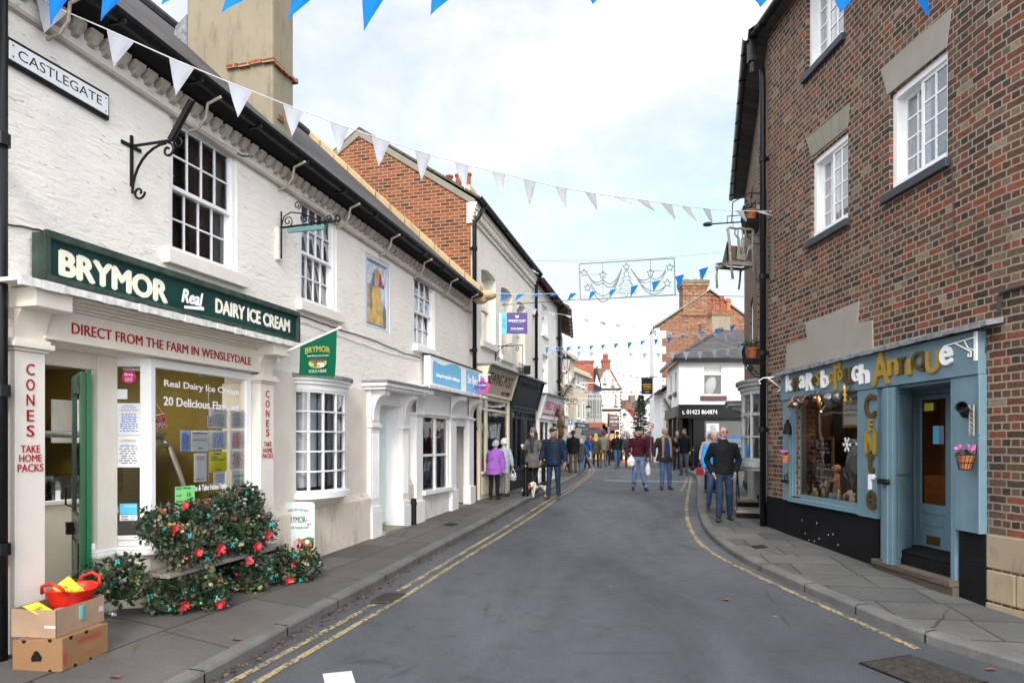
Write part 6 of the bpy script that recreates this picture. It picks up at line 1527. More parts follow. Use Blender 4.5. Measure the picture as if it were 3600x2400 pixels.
T=Thing('scroll_bracket','white scrolled iron bracket standing out from the corner end of the blue shopfront','bracket',FR,x,.05,z1-.3)
mb=MB();mb.box(x-.015,x,-.07,-.04,z1-.28,z1+.02);mb.tube([(x,-.06,z1),(x-.08,-.36,z1-.02),(x-.10,-.43,z1-.07),(x-.09,-.40,z1-.12)],.009,6);mb.tube([(x-.06,-.28,z1-.02),(x-.01,-.07,z1-.2),(x-.03,-.12,z1-.26),(x-.02,-.08,z1-.24)],.009,6);T.part('scrollwork',mb,M.sign_white)
zr=FR.z(2860,1390,.12)
mb=MB();mb.box(FR.s(2775,.1),FR.s(3002,.1),-.115,-.095,zr-.02,zr+.02);single('hanging_rail','dark wooden hook rail under the blue fascia hung with old pots','rail',mb,M.wood_dark,FR,2,.1,zr)
def hang(px,py,name,label,mat,prof,n=14,tilt=(0,-.55,.8),spout=None,fl=None):
 s_,z_=FR.px(px,py,.20);T=Thing(name,label,'kitchenware',FR,s_,.2,z_,group='old pots hanging on the hook rail')
 mb=MB();mb.lathe(prof,(s_,-.2,z_),n,tilt)
 if fl:
  for v in mb.v:
   w=Vc((v.x-s_,v.y+.2,v.z-z_));a=math.atan2(w.z,w.x);k=1+.08*cos(a*9);v.x=s_+w.x*k;v.z=z_+w.z*k
 T.part('vessel',mb,M[mat],smooth=not fl)
 mb=MB();mb.tube([(s_,-.15,z_+.03),(s_+.01,-.13,z_+.10),(s_,-.11,z_+.12)],.006,5);T.part('hook',mb,M.black_iron)
 if spout:mb=MB();mb.tube(spout(s_,z_),.012,6);T.part('handle',mb,M[mat])
jug=[(.055,-.09),(.062,-.04),(.05,.04),(.058,.09),(.05,.088),(.042,.04)]
hang(2787,1417,'jelly_mould','fluted copper jelly mould at the corner end of the hook rail','copper',[(.03,-.06),(.06,-.05),(.085,-.01),(.095,.05),(.08,.055)],27,(-.2,-.8,.5),None,True)
hang(2809,1411,'pewter_jug','bright pewter tankard beside the big copper jelly mould','pewter',jug,14,(.5,-.8,-.2),lambda s,z:[(s-.05,-.2,z+.06),(s-.10,-.2,z+.03),(s-.10,-.2,z-.03),(s-.05,-.2,z-.06)])
hang(2833,1407,'jelly_mould','smaller fluted copper mould between two jugs on the hook rail','copper',[(.03,-.05),(.05,-.04),(.065,.0),(.075,.05),(.06,.05)],27,(-.2,-.8,.5),None,True)
hang(2849,1401,'dark_jug','small dark iron jug beside the smaller copper mould','black_iron',[(v*.8,h*.8)for v,h in jug],14,(.5,-.8,-.2),lambda s,z:[(s-.04,-.2,z+.05),(s-.08,-.2,z),(s-.04,-.2,z-.05)])
hang(2867,1398,'copper_scoop','thin copper scoop between the dark jug and brass holder','copper',[(.02,-.05),(.035,.0),(.04,.05),(.03,.05)],10,(.6,-.5,-.6))
hang(2882,1414,'brass_holder','pierced brass wall pocket hanging in the middle of the hook rail','brass',[(.005,-.11),(.035,-.02),(.04,.05),(.01,.11)],6,(0,-.1,1))
hang(2916,1407,'watering_can','dark grey watering can with a long spout on the hook rail','pewter',[(.075,-.10),(.08,-.05),(.07,.06),(.06,.09),(.05,.09)],16,(.35,-.5,.75),lambda s,z:[(s-.05,-.22,z-.06),(s-.02,-.3,z-.14),(s+.0,-.33,z-.17),(s+.03,-.34,z-.16)])
hang(2947,1396,'teapot','round silver teapot near the post end of the hook rail','pewter',[(.03,-.07),(.065,-.05),(.08,.0),(.065,.05),(.03,.065)],16,(0,-.4,.9),lambda s,z:[(s+.06,-.22,z),(s+.11,-.24,z+.02),(s+.13,-.24,z+.07)])
hang(2970,1388,'brass_trinket','ornate gilt wall sconce hanging last on the hook rail','gold',[(.005,-.12),(.03,-.07),(.012,-.03),(.035,.0),(.015,.05),(.03,.08),(.005,.16)],8,(0,-.05,1))
def flowerpot(px,py,r,label,cage,wrk):
 s_,z_=FR.px(px,py,.20);T=Thing('flower_pot',label,'flower pot',FR,s_,.2,z_-r*.9)
 mb=MB();mb.lathe([(r*.62,-r*.9),(r*.9,r*.55),(r*1.0,r*.56),(r*1.02,r*.85),(r*.9,r*.85),(r*.85,r*.6)],(s_,-.2,z_),16);T.part('pot',mb,M[wrk])
 fr=random.Random(int(px));mb=MB();mp=MB()
 for k in range(26):
  a,q=fr.uniform(0,6.28),fr.uniform(.1,1.0)*r;c=Vc((s_+q*cos(a),-.2+q*sin(a),z_+r*.9+fr.uniform(0,r*.6)))
  u=Vc((fr.gauss(0,1),fr.gauss(0,1),fr.gauss(0,.5))).normalized()*r*.32;v=u.orthogonal().normalized()*r*.2;mb.poly([c-u,c-v,c+u,c+v])
 for k in range(12):
  a,q=fr.uniform(0,6.28),fr.uniform(.2,1.15)*r;c=Vc((s_+q*cos(a),-.2+q*sin(a),z_+r*fr.uniform(1.5,2.3)-q*.4))
  for j in range(4):
   u=Vc((fr.gauss(0,1),fr.gauss(0,1),fr.gauss(0,1))).normalized()*r*.25;v=u.orthogonal().normalized()*r*.2;mp.poly([c-u,c-v,c+u,c+v])
 T.part('leaves',mb,M.fir);T.part('flowers',mp,paint('pink cyclamen',(.75,.18,.48),.6))
 if cage:
  mb=MB()
  for k in range(14):a=k*PI/7;mb.tube([(s_+r*.68*cos(a),-.2+r*.68*sin(a),z_-r*1.0),(s_+r*1.12*cos(a+.3),-.2+r*1.12*sin(a+.3),z_+r*.85)],.003,4)
  for q,zz in((.68,-1.0),(.9,-.1),(1.12,.85)):mb.tube([(s_+r*q*cos(k*PI/8),-.2+r*q*sin(k*PI/8),z_+r*zz)for k in range(17)],.004,4)
  mb.tube([(s_,-.08,z_+r*.85),(s_+.02,-.08,z_+r*3),(s_+.06,-.09,z_+r*3.3)],.005,4);T.part('wire_cage',mb,M.black_iron)
flowerpot(3394,1622,.085,'terracotta pot of pink cyclamen in a wire cage by the shop door',True,'terracotta')
flowerpot(2761,1612,.07,'small wicker pot of pink flowers at the brick corner of the shop',False,paint and 'terracotta')
def hung(px,py,name,label,mat,build,d=.12):
 s_,z_=FR.px(px,py,d);mb=MB();build(mb,s_,-d,z_);return single(name,label,'kitchenware',mb,M[mat],FR,s_,d,z_)
hung(2768,1500,'iron_weight','black iron bell shaped weight on the narrow blue pilaster','black_iron',lambda m,s,y,z:(m.lathe([(.07,-.12),(.075,-.1),(.045,.06),(.02,.08),(.03,.11),(.01,.12)],(s,y,z),10),m.tube([(s,y,z+.1),(s,y+.05,z+.16)],.006,5)))
hung(2763,1684,'flat_iron','old black flat iron hanging low on the narrow blue pilaster','black_iron',lambda m,s,y,z:(m.prism([(s-.08,y-.05),(s+.09,y),(s-.08,y+.05)],z-.06,z-.01,'z'),m.tube([(s-.05,y,z-.01),(s-.05,y,z+.06),(s+.04,y,z+.08),(s+.04,y,z-.01)],.01,6),m.tube([(s,y,z+.07),(s,y+.06,z+.14)],.005,5)))
hung(3403,1440,'dark_tankard','black tankard hanging from the wide blue pilaster by the door','black_iron',lambda m,s,y,z:m.lathe([(.055,-.10),(.055,-.08),(.05,.0),(.062,.09),(.05,.085),(.045,.0)],(s,y-.05,z),14,(.55,-.7,.35)))
hung(3414,1478,'lattice_trivet','pale lattice iron trivet hanging on the wide blue pilaster','twig',lambda m,s,y,z:[m.box(s-.035,s-.028,y,y+.01,z-.16,z+.17),m.box(s+.028,s+.035,y,y+.01,z-.16,z+.17)]+[m.tube([(s-.03,y+.005,z-.15+k*.05),(s+.03,y+.005,z-.10+k*.05)],.004,4)for k in range(6)]+[m.tube([(s+.03,y+.005,z-.15+k*.05),(s-.03,y+.005,z-.10+k*.05)],.004,4)for k in range(6)])
pxw=lambda x,y,d:FR.px(x,y,d)
s0,z1=pxw(2836,1546,-.35);s1,_=pxw(2922,1546,-.35);z0=FR.z(2836,1712,-.35)
T=Thing('chalk_board','black chalk board with white writing about antique dealers, in the antique shop window','chalkboard',FR,(s0+s1)/2,-.35,z0)
mb=MB();mb.box(s0-.05,s1+.05,.35,.38,z0-.2,z1+.05);T.part('frame',mb,M.wood_dark);mb=MB();mb.box(s0,s1,.345,.349,z0-.15,z1);bd=T.part('board',mb,M.black_plinth)
for k,(t,u0,u1)in enumerate((('·30 ANTIQUE',.04,.9),('DEALERS ON',.1,.9),('FIRST FLOOR IN',.1,.95),('CABINETS',.1,.55),('',0,0),('·WE BUY ANTIQUES',.04,.98),('SINGLE ITEMS OR JOB LOT',.1,.97),('',0,0),('·HOUSE CLEARANCE',.04,.9),('UNDERTAKEN',.1,.6),('·Ring Andrew 07741',.04,.85))):
 if t:h=(z1-z0)/12;T.text(t,M.sign_white,s0+(s1-s0)*u0,s0+(s1-s0)*u1,z1-h*(k+1.3),z1-h*(k+.75),.3445,bd,ext=.0005)
s0,z1=pxw(2962,1400,-.1);s1,_=pxw(3022,1400,-.1);z0=FR.z(2990,1502,-.1)
T=Thing('framed_sign','gilt framed sign asking for antiques and old paintings, hung inside the antique shop window','sign',FR,s0,-.1,z0)
mb=MB();mb.box(s0,s1,.10,.12,z0,z1);T.part('frame',mb,M.gold);mb=MB();mb.box(s0+.04,s1-.04,.095,.099,z0+.04,z1-.04);bd=T.part('card',mb,M.paper)
for t,v0,v1,mg in(('ANTIQUES',.74,.82,.08),('&',.66,.71,.2),('OLD PAINTINGS',.54,.62,.06),('WANTED',.36,.46,.07)):T.text(t,M.ink,s0+mg,s1-mg,z0+(z1-z0)*v0,z0+(z1-z0)*v1,.0945,bd,ext=.0004,bold=.01)
for k,(px,py)in enumerate(((2972,1562),(3018,1561))):
 s_,z_=FR.px(px,py,.0);mb=MB();r=.11
 for j in range(6):
  a=j*PI/3;e=Vc((cos(a),0,sin(a)));mb.tube([(s_,.022,z_),(s_+e.x*r,.022,z_+e.z*r)],.006,4)
  for q in(.45,.75):
   for sg in(-1,1):b_=a+sg*.8;mb.tube([(s_+e.x*r*q,.022,z_+e.z*r*q),(s_+e.x*r*q+cos(b_)*r*.28,.022,z_+e.z*r*q+sin(b_)*r*.28)],.005,4)
 single('snowflake_decal',['white snowflake sticker in the middle of the antique shop window','white snowflake sticker beside the CENTRE post of the antique shop'][k],'sticker',mb,M.sign_white,FR,s_,0,z_,group='snowflake stickers')
def ornament(px,name,label,mat,prof,n=12,d=-.16,z=.832,ax=None):
 s_=FR.s(px,d);mb=MB();mb.lathe(prof,(s_,-d,z),n,ax);single(name,label,'ornament',mb,M[mat]if isinstance(mat,str)else mat,FR,s_,-d,z,group='ornaments along the antique shop window sill',smooth=True)
ornament(2910,'glass_paperweight','round green glass paperweight on the antique shop window sill',paint('green glass',(.01,.09,.04),.1),[(.03,0),(.065,.04),(.06,.08),(.02,.11)])
ornament(2930,'blue_mug','pale blue and white mug on the antique shop window sill',paint('blue jasper',(.22,.45,.70),.5),[(.06,0),(.062,.15),(.055,.15),(.05,.02)])
ornament(2949,'china_figure','small white china figure on the antique shop window sill',M.paper,[(.03,0),(.035,.03),(.02,.09),(.03,.13),(.015,.15),(.024,.18),(.005,.21)])
ornament(2972,'glass_jar','grey glass jar with a lid on the antique shop window sill',M.pewter,[(.055,0),(.055,.12),(.04,.13),(.04,.15),(.005,.17)])
ornament(2985,'oval_plate','oval white china plate on a stand in the antique shop window',M.paper,[(.002,-.012),(.09,-.008),(.10,.004),(.09,.006),(.002,.0)],18,-.2,.95,(0.1,-1,.25))
ornament(3008,'tobacco_tin','flat pale tin near the post end of the antique shop sill',M.card_pale,[(.06,0),(.062,.05),(.055,.06),(.005,.065)])
ornament(3013,'dark_vase','small dark bronze bust near the post end of the antique shop sill',M.bronze,[(.04,0),(.03,.04),(.018,.08),(.035,.13),(.02,.2),(.005,.23)])
s_=FR.s(2868,-.2);mb=MB();mb.box(s_-.08,s_+.08,.15,.2,.832,.93);mb.prism([(s_-.02,.93),(s_+.08,.93),(s_+.03,1.02)],.15,.2);single('toy_house','small yellow painted wooden house on the antique shop window sill','ornament',mb,paint('yellow ochre wood',(.55,.45,.18),.6),FR,s_,-.15,.832)
s_=FR.s(2892,-.24);T=Thing('photo_frame','black and white photograph in a thin gilt frame on the sill','picture',FR,s_,-.24,.832)
mb=MB();mb.prism([(.24,.832),(.25,.832),(.29,1.03),(.28,1.03)],s_-.08,s_+.08,'x');T.part('frame',mb,M.gold);mb=MB();mb.prism([(.236,.85),(.24,.85),(.276,1.01),(.272,1.01)],s_-.065,s_+.065,'x');T.part('picture',mb,M.ink_grey)
s_=FR.s(3000,-.15);T=Thing('card_reader_sign','small white card payment sign on the antique shop window sill','sign',FR,s_,-.15,.832)
mb=MB();mb.box(s_-.045,s_+.045,.15,.155,.84,1.02);bd=T.part('card',mb,M.paper);T.text('VISA',M.ink_blue,s_-.03,s_+.03,.965,.99,.149,bd,ext=.0005,bold=.02,shear=.2)
s_=FR.s(2938,-.22);z_=.832
T=Thing('figurine','painted statue of a boy and a girl in pink in the antique shop window','figurine',FR,s_,-.22,z_)
for dx,dressc,hat in((.035,(.55,.33,.30),(.55,.45,.25)),(-.05,(.03,.035,.06),(.2,.22,.4))):
 x=s_+dx;mb=MB()
 for lx in(-.02,.02):mb.loft([((x+lx,.22,z_),.016,.02),((x+lx,.22,z_+.12),.018,.018),((x+lx,.22,z_+.2),.02,.02)],8)
 mb.ball((x,.22,z_+.51),.042,.042,.052);mb.tube([(x,.22,z_+.42),(x,.22,z_+.48)],.016,6);mb.tube([(x+.05,.22,z_+.4),(x+.055,.18,z_+.34),(x+.0,.14,z_+.33)],.013,6);mb.tube([(x-.05,.22,z_+.4),(x-.055,.18,z_+.34),(x-.0,.14,z_+.33)],.013,6)
 bd=T.part('body',mb,M.skin_pale,smooth=True);mb=MB();mb.loft([((x,.22,z_+.15),.075,.06),((x,.22,z_+.3),.05,.04),((x,.22,z_+.43),.05,.035),((x,.22,z_+.44),.02,.02)],12);T.part('dress' if dx>0 else 'suit',mb,paint('figurine %.2f'%dx,dressc,.6),smooth=True)
 mb=MB();mb.ball((x,.235,z_+.53),.05,.045,.05);T.part('hair',mb,paint('figurine hair %.2f'%dx,hat,.6),smooth=True)
for px,py,yy,lab in((3268,1402,1443,'yellow certificate sticker at the top of the blue glazed door'),):
 s0,s1,z0,z1=FR.s(3243,-.5),FR.s(3275,-.5),FR.z(3258,1443,-.5),FR.z(3258,1416,-.5);mb=MB();mb.box(s0,s1,.522,.526,z0,z1);single('door_sticker',lab,'sticker',mb,M.paper_yellow,FR,s0,-.52,z0)
s0,s1,z0,z1=FR.s(3274,-.5),FR.s(3294,-.5),FR.z(3284,1560,-.5),FR.z(3284,1496,-.5);sm=FR.s(3312,-.5)
T=Thing('door_leaflet','blue and dark leaflet stuck inside the glazed blue shop door','notice',FR,s0,-.52,z0);mb=MB();mb.box(s0,s1,.522,.526,z0,z1);T.part('blue_page',mb,M.cyan);mb=MB();mb.box(s1+.001,sm,.522,.526,z0,z1);T.part('picture_page',mb,M.ink_grey)
rpp=lambda*a:[(FR.px(x,y,.015)[0],-.015,FR.px(x,y,.015)[1])for x,y in a]
wire('wall_cable','thin dark cable running down the bricks from the big window sill',FR,rpp((3346,560),(3350,700),(3354,930),(3362,945),(3420,930),(3460,915)),.006)
mb=MB();pz=[(FR.s(3512,.03),-.03,FR.z(3512,1100,.03)),(FR.s(3512,.03),-.03,FR.z(3512,1045,.03)),(FR.s(3520,.03),-.03,FR.z(3520,1028,.03)),(BX+.3,.0,FR.z(3535,1022,.0)),(BX+.9,.14,FR.z(3560,1018,-.1)),(BX+2.5,.75,FR.z(3600,1010,-.1))]
mb.tube(pz,.022,6);single('wall_cable','thick black cable bending across the bricks above the end of the lead flashing','cable',mb,M.cable,FR,pz[0][0],.03,pz[0][2])
wire('wall_cable','thin black cable dropping beside the lead flashing end',FR,rpp((3495,1155),(3490,1170),(3472,1200),(3465,1240)),.006)
mb=MB();x=FR.s(2716,.02);mb.box(x-.04,x+.03,-.05,-.0,FR.z(2716,985,.02),FR.z(2716,830,.02));single('timber_batten','narrow weathered timber batten bolted to the bricks beside the corner drainpipe','batten',mb,M.wood_dark,FR,x,0,FR.z(2716,985,.02))
# the side wall: bow window, hooded door, window boxes, chair sign
for h in SW[:4]:sash(B1b,*h,3,2,2,.06,.06,'glass_sky',back=[(0,1,0,1,'curtain')],sill=(.06,.1,.1,'dove'))
bc=(-1.35,1.0)
def bowpt(t,r=0.0):return(bc[0]-(bc[1]+r)*cos(PI*t),-(.38+r)*sin(PI*t)**.8)
mb=MB();Z0,Z1=1.42,2.72
for z,h in((Z0,.04),(Z0+.45,.02),(Z0+.88,.03),(Z1,.04)):bowring(mb,z-h,z+h,-.03,.03)
for k in range(6):x,y=bowpt(k/5);mb.box(x-.03,x+.03,y-.03,y+.03,Z0,Z1)
bowring(mb,Z1+.041,Z1+.12,-.03,.05);bowring(mb,Z1+.121,Z1+.19,-.03,.10);bowring(mb,Z0-.13,Z0-.041,-.3,.10);bowring(mb,Z0-.2,Z0-.131,-.3,.06)
mb.box(-.36,-.30,-.12,.0,.4,2.75);mb.box(-2.45,-2.38,-.1,0,.3,2.75)
bwn=B1b.part('bow_window',mb,M.dove)
mb=MB()
for k in range(20):p,q=bowpt(k/20),bowpt((k+1)/20);mb.poly([(p[0],p[1],Z0),(q[0],q[1],Z0),(q[0],q[1],Z1),(p[0],p[1],Z1)])
B1b.part('pane',mb,M.glass,bwn);mb=MB();mb.box(-2.5,-.3,1.0,1.1,1.2,3.0);mb.box(-2.5,-.3,.3,1.0,1.3,1.35);B1b.part('room_lining',mb,M.room_pale,bwn)
mb=MB();bowring(mb,Z1+.191,Z1+.24,-.3,.14);B1b.part('lead_cap',mb,M.lead,bwn)
mb=MB();mb.box(-4.8,-4.6,-.1,0,.2,2.4);mb.box(-3.5,-3.3,-.1,0,.2,2.4);mb.box(-4.8,-3.3,-.1,0,2.36,2.6);console(-4.78,-4.64,.1,.5,2.1,2.6,mb);console(-3.48,-3.34,.1,.5,2.1,2.6,mb);mb.box(-4.9,-3.2,-.62,0,2.601,2.68)
dcs=B1b.part('door_case',mb,M.dove,bevel=.006);mb=MB();mb.box(-4.94,-3.16,-.66,0,2.681,2.72);B1b.part('lead_hood',mb,M.lead,dcs);mb=MB();mb.box(-4.6,-3.5,.2,.26,.2,2.36);B1b.part('front_door',mb,M.dove)
for q,nm in(((-1.75,-.95,-.50,.0,-.3,.36),'step'),((-2.7,-1.85,-.46,.0,-.3,.50),'step')):
 mb=MB();mb.box(*q[:4],q[4],q[5]);mb2=MB();mb2.box(q[0]-.02,q[1]+.02,q[2]-.02,0,q[5]+.001,q[5]+.05)
 o=B1b.part('stone_step',mb,M.black_plinth,bevel=.02);B1b.part('tread',mb2,M.stone_grey,o,bevel=.01)
mb=MB();mb.box(sl,-.05,-.04,0,-.5,.62);B1b.part('plinth',mb,M.black_plinth)
T=Thing('boot_scraper_rail','curly wrought iron hand rail beside the black stone step','rail',FR2,-1.3,.5,.4)
mb=MB();mb.tube([(-2.0,-.42,.55),(-1.6,-.48,1.35),(-1.5,-.45,1.4),(-1.2,-.5,.95),(-1.0,-.5,.4)],.013,6)
for cx,cz,r in((-1.55,.62,.1),(-1.4,.62,.08),(-1.35,.95,.09),(-1.2,.72,.07),(-1.7,.9,.07)):mb.tube([(cx+(r+(.02-r)*k/18)*cos(k*.5),-.49,cz+(r+(.02-r)*k/18)*sin(k*.5))for k in range(19)],.009,5)
T.part('scrollwork',mb,M.black_iron)
def window_box(s_,z_,label):
 T=Thing('window_box',label,'window box',FR2,s_,.2,z_)
 mb=MB()
 for k in range(13):x=s_-.5+k/12;mb.tube([(x,-.02,z_),(x,-.33,z_+.02),(x,-.36,z_+.28)],.007,4)
 for y,z in((-.36,.28),(-.345,.12),(-.33,.02),(-.02,.28)):mb.tube([(s_-.5,y,z_+z),(s_+.5,y,z_+z)],.009,4)
 mb.box(s_-.5,s_+.5,-.32,-.02,z_-.005,z_+.01)
 for sx in(-.3,.3):mb.tube([(s_+sx,0,z_-.3),(s_+sx,-.1,z_-.28),(s_+sx,-.24,z_-.1),(s_+sx,-.3,z_)],.012,5)
 T.part('iron_cage',mb,M.black_iron)
 fr=random.Random(int(abs(s_*100)))
 for k in range(3):x=s_-.3+k*.3;mb=MB();mb.lathe([(.07,.01),(.10,.2),(.115,.2),(.115,.25),(.09,.25)],(x,-.18,z_),12);T.part('clay_pot',mb,M.terracotta)
 mb=MB()
 for k in range(120):
  c=Vc((s_+fr.uniform(-.42,.42),-.18+fr.gauss(0,.09),z_+.27+abs(fr.gauss(0,.07))));u=Vc((fr.gauss(0,1),fr.gauss(0,1),fr.gauss(.6,1))).normalized()*.045;v=u.orthogonal().normalized()*.018;mb.poly([c-u,c-v,c+u,c+v])
 T.part('plants',mb,M.fir)
window_box(-1.6,3.42,'black iron window box of clay pots over the grey bow window');window_box(-1.9,6.30,'black iron window box of clay pots on the top floor')
s_=-.42;za=FR2.z(2700,758,.0)
T=Thing('sign_bracket','black iron bracket with a leaf tip carrying the wooden chair over the street','bracket',FR2,s_,0,za)
za=ZC+(1556-758)/190.0
mb=MB();mb.tube([(s_,0,za),(s_,-1.0,za+.02)],.014,6);mb.ball((s_,-1.06,za+.02),.035,.10,.045);mb.tube([(s_,0,za+.5),(s_,-.3,za+.55),(s_,-.6,za+.4),(s_,-.62,za)],.012,6);mb.box(s_-.02,s_+.02,-.02,0,za-.3,za+.6);mb.tube([(s_,-.45,za),(s_,-.45,za+.14),(s_,-.7,za+.14),(s_,-.7,za)],.01,5);T.part('arm',mb,M.black_iron)
FCh=Frame(*FR2.P(s_,.46,0).xy,.97,.25)
zt=za-.12;T=Thing('hanging_chair','weathered wooden chair with a carved splat back hung up as a shop sign','chair',FCh,0,0,zt-.95)
wm=M.wood_grey;w_=.26
def bar(pts,r,nm):mb=MB();mb.tube(pts,r,7);T.part(nm,mb,wm,smooth=True)
bar([(-w_-.03,.0,zt-.05),(-w_+.02,-.0,zt+.01),(-.08,.01,zt+.0),(0,.01,zt+.02),(.08,.01,zt),(w_-.02,0,zt+.01),(w_+.03,0,zt-.05)],.024,'top_rail')
bar([(-w_-.01,0,zt-.02),(-w_+.01,-.02,zt-.3),(-w_+.03,-.02,zt-.62),(-w_+.05,-.07,zt-.98)],.026,'leg');bar([(w_+.01,0,zt-.02),(w_-.01,-.02,zt-.3),(w_-.0,-.02,zt-.62),(w_+.03,-.07,zt-.98)],.026,'leg')
mb=MB()
for sx in(-1,1):
 mb.tube([(sx*.10,.01,zt),(sx*.12,.01,zt-.1),(sx*.06,.0,zt-.18),(sx*.055,-.01,zt-.35),(sx*.07,-.02,zt-.5)],.015,6);mb.tube([(sx*.04,.01,zt),(sx*.055,.01,zt-.12),(sx*.02,0,zt-.22),(sx*.02,-.01,zt-.35),(sx*.03,-.02,zt-.5)],.013,6)
mb.box(-.09,.09,-.035,-.005,zt-.60,zt-.5);T.part('splat',mb,wm)
mb=MB();mb.box(-w_,w_,-.04,0,zt-.70,zt-.63);T.part('back_apron',mb,wm)
mb=MB();mb.prism([(.0,zt-.66),(.42,zt-.60),(.42,zt-.57),(.0,zt-.63)],-w_-.02,w_+.02,'x');T.part('seat',mb,M.wood_dark)
mb=MB();mb.box(-w_-.02,-w_+.01,.02,.42,zt-.70,zt-.64);mb.box(w_-.01,w_+.02,.02,.42,zt-.70,zt-.64);mb.box(-w_-.02,w_+.02,.40,.43,zt-.68,zt-.62);T.part('seat_rail',mb,wm)
bar([(-w_+.0,.40,zt-.66),(-w_-.0,.42,zt-.85),(-w_+.02,.43,zt-1.05)],.022,'leg');bar([(w_-.0,.40,zt-.66),(w_+.0,.42,zt-.85),(w_-.02,.43,zt-1.05)],.022,'leg')
mb=MB();mb.prism([(-.33,zt-.68),(-.24,zt-.72),(-.16,zt-.34),(-.21,zt-.22)],.1,.13);mb.box(-.24,.2,.10,.125,zt-.62,zt-.3);T.part('name_board',mb,M.wood_dark)
mb=MB();mb.tube([(-.16,0,zt),(-.16,0,zt+.14)],.006,4);T.part('hanging_ring',mb,M.black_iron)
for ch_ in list(B1b.o.children):
 ch_.parent=B1.o;ch_.matrix_basis=B1.m.inverted()@B1b.m@ch_.matrix_basis
bpy.data.objects.remove(B1b.o)
# the end of the street
def house_win(T,F,xl,xr,yt,yb,cols=2,rows=2,d=0,back='blind_cream',sill='white_gloss',frame='white_gloss'):
 a,b,c,e=F.s(xl,d),F.s(xr,d),F.z((xl+xr)/2,yb,d),F.z((xl+xr)/2,yt,d);fr=min(.07,(b-a)*.12)
 mb=MB();y=-d
 mb.box(a,b,y-.03,y+.04,c,e);w0=MB()
 w=MB()
 for q in((a,a+fr,c,e),(b-fr,b,c,e),(a+fr,b-fr,e-fr,e),(a+fr,b-fr,c,c+fr)):w.box(q[0],q[1],y-.05,y-.0,q[2],q[3])
 for i in range(1,cols):x=a+(b-a)*i/cols;w.box(x-fr*.25,x+fr*.25,y-.04,y-.005,c+fr,e-fr)
 for j in range(1,rows):z=c+(e-c)*j/rows;w.box(a+fr,b-fr,y-.045,y-.006,z-fr*.3,z+fr*.3)
 o=T.part('window',w,M[frame]);pm=MB();pm.poly([(a,y-.012,c),(b,y-.012,c),(b,y-.012,e),(a,y-.012,e)]);T.part('pane',pm,M.pane_far,o)
 if sill:sb=MB();sb.box(a-.08,b+.08,y-.13,y-.0,c-.14,c-.002);T.part('sill',sb,M[sill],o)
 return o
M.pane_far=paint('dark far window pane',(.055,.065,.075),.08,.5,1.5,.1,0,.8)
def frontal(Y,ux=1.0,uy=0.0,px=1800):return Frame((px-CX)/FPX*Y,Y,ux,uy)
FA=frontal(33);FB2=None
sA=FA.s(2387);zE=FA.z(2400,1264);zf1,zf0=FA.z(2400,1427),FA.z(2400,1465);zgA=g(33)
C1=Thing('white_corner_shop','white rendered corner building with slate roof over a black shopfront','shop',FA,sA+3,0,zgA)
wn=(FA.s(2470),FA.s(2542),FA.z(2500,1391),FA.z(2500,1275))
mb=MB();mb.wall(sA,sA+6.5,zf0,zE,[wn],.25);C1.part('wall',mb,M.render_white)
FAL=Frame(FA.P(sA,0,0).x,33,-(2072-1800)/2400,-1.0)
def SL(s,d,z):w=FAL.P(s,d,z)-FA.o;return Vc((w.x,w.y,z))
class LMB(MB):
 def done(s):s.v=[SL(v.x,-v.y,v.z)for v in s.v];return s
mb=LMB();mb.wall(-5.2,-.0,zf0,zE,[(-1.6,-.9,zE-1.5,zE-.5),(-3.6,-2.9,zE-1.5,zE-.5)],.24);C1.part('wall',mb.done(),M.render_white)
for a in(-1.6,-3.6):
 mb=LMB();mb.box(a,a+.7,.08,.12,zE-1.5,zE-.5);w=C1.part('window',mb.done(),M.pane_far);mb=LMB();mb.box(a-.1,a+.8,-.10,0,zE-1.68,zE-1.5);C1.part('sill',mb.done(),paint('plum sill',(.11,.04,.04),.5),w)
e=.35;ov=.4;rz=zE+2.0;dep=3.4
c0=SL(.0,0,0);cb=SL(-5.2,0,0)
mb=MB();A=(sA-ov*.9,-ov,zE+.05);Bp=(sA+6.9,-ov,zE+.05);Cp=(cb.x-ov,cb.y,zE+.05);H1p=(sA+dep*.92,dep,rz);H2p=(sA+6.9,dep,rz)
mb.poly([A,Bp,H2p,H1p]);mb.poly([Cp,A,H1p,(cb.x+dep*.92,cb.y+.0,rz)]);mb.poly([H1p,H2p,(sA+6.9,dep*2,zE),(cb.x+dep*.92,cb.y+.0,rz)])
C1.part('roof',mb,M.slate)
mb=MB();mb.box(sA-ov,sA+6.9,-ov-.02,-.02,zE-.12,zE+.04);mb.prism([(A[0]-.01,-ov),(A[0]+.1,-ov+.02),(Cp[0]+.1,Cp[1]),(Cp[0]-.01,Cp[1])],zE-.12,zE+.04,'z');C1.part('eaves_board',mb,M.black_gloss)
mb=MB();mb.tube([Vc(A)+Vc((.1,.1,.05)),Vc(H1p)+Vc((0,0,.04))],.09,6);C1.part('hip_tile',mb,M.slate)
a,b,c,e_=wn
mb=MB()
for q in((a,a+.08,c,e_),(b-.08,b,c,e_),(a+.08,b-.08,e_-.07,e_),(a+.08,b-.08,c,c+.08),(a+.08,b-.08,e_-.58,e_-.50)):mb.box(q[0],q[1],.03,.1,q[2],q[3])
w=C1.part('window',mb,M.white_gloss);mb=MB();mb.poly([(a,.07,c),(b,.07,c),(b,.07,e_),(a,.07,e_)]);C1.part('pane',mb,M.glass,w)
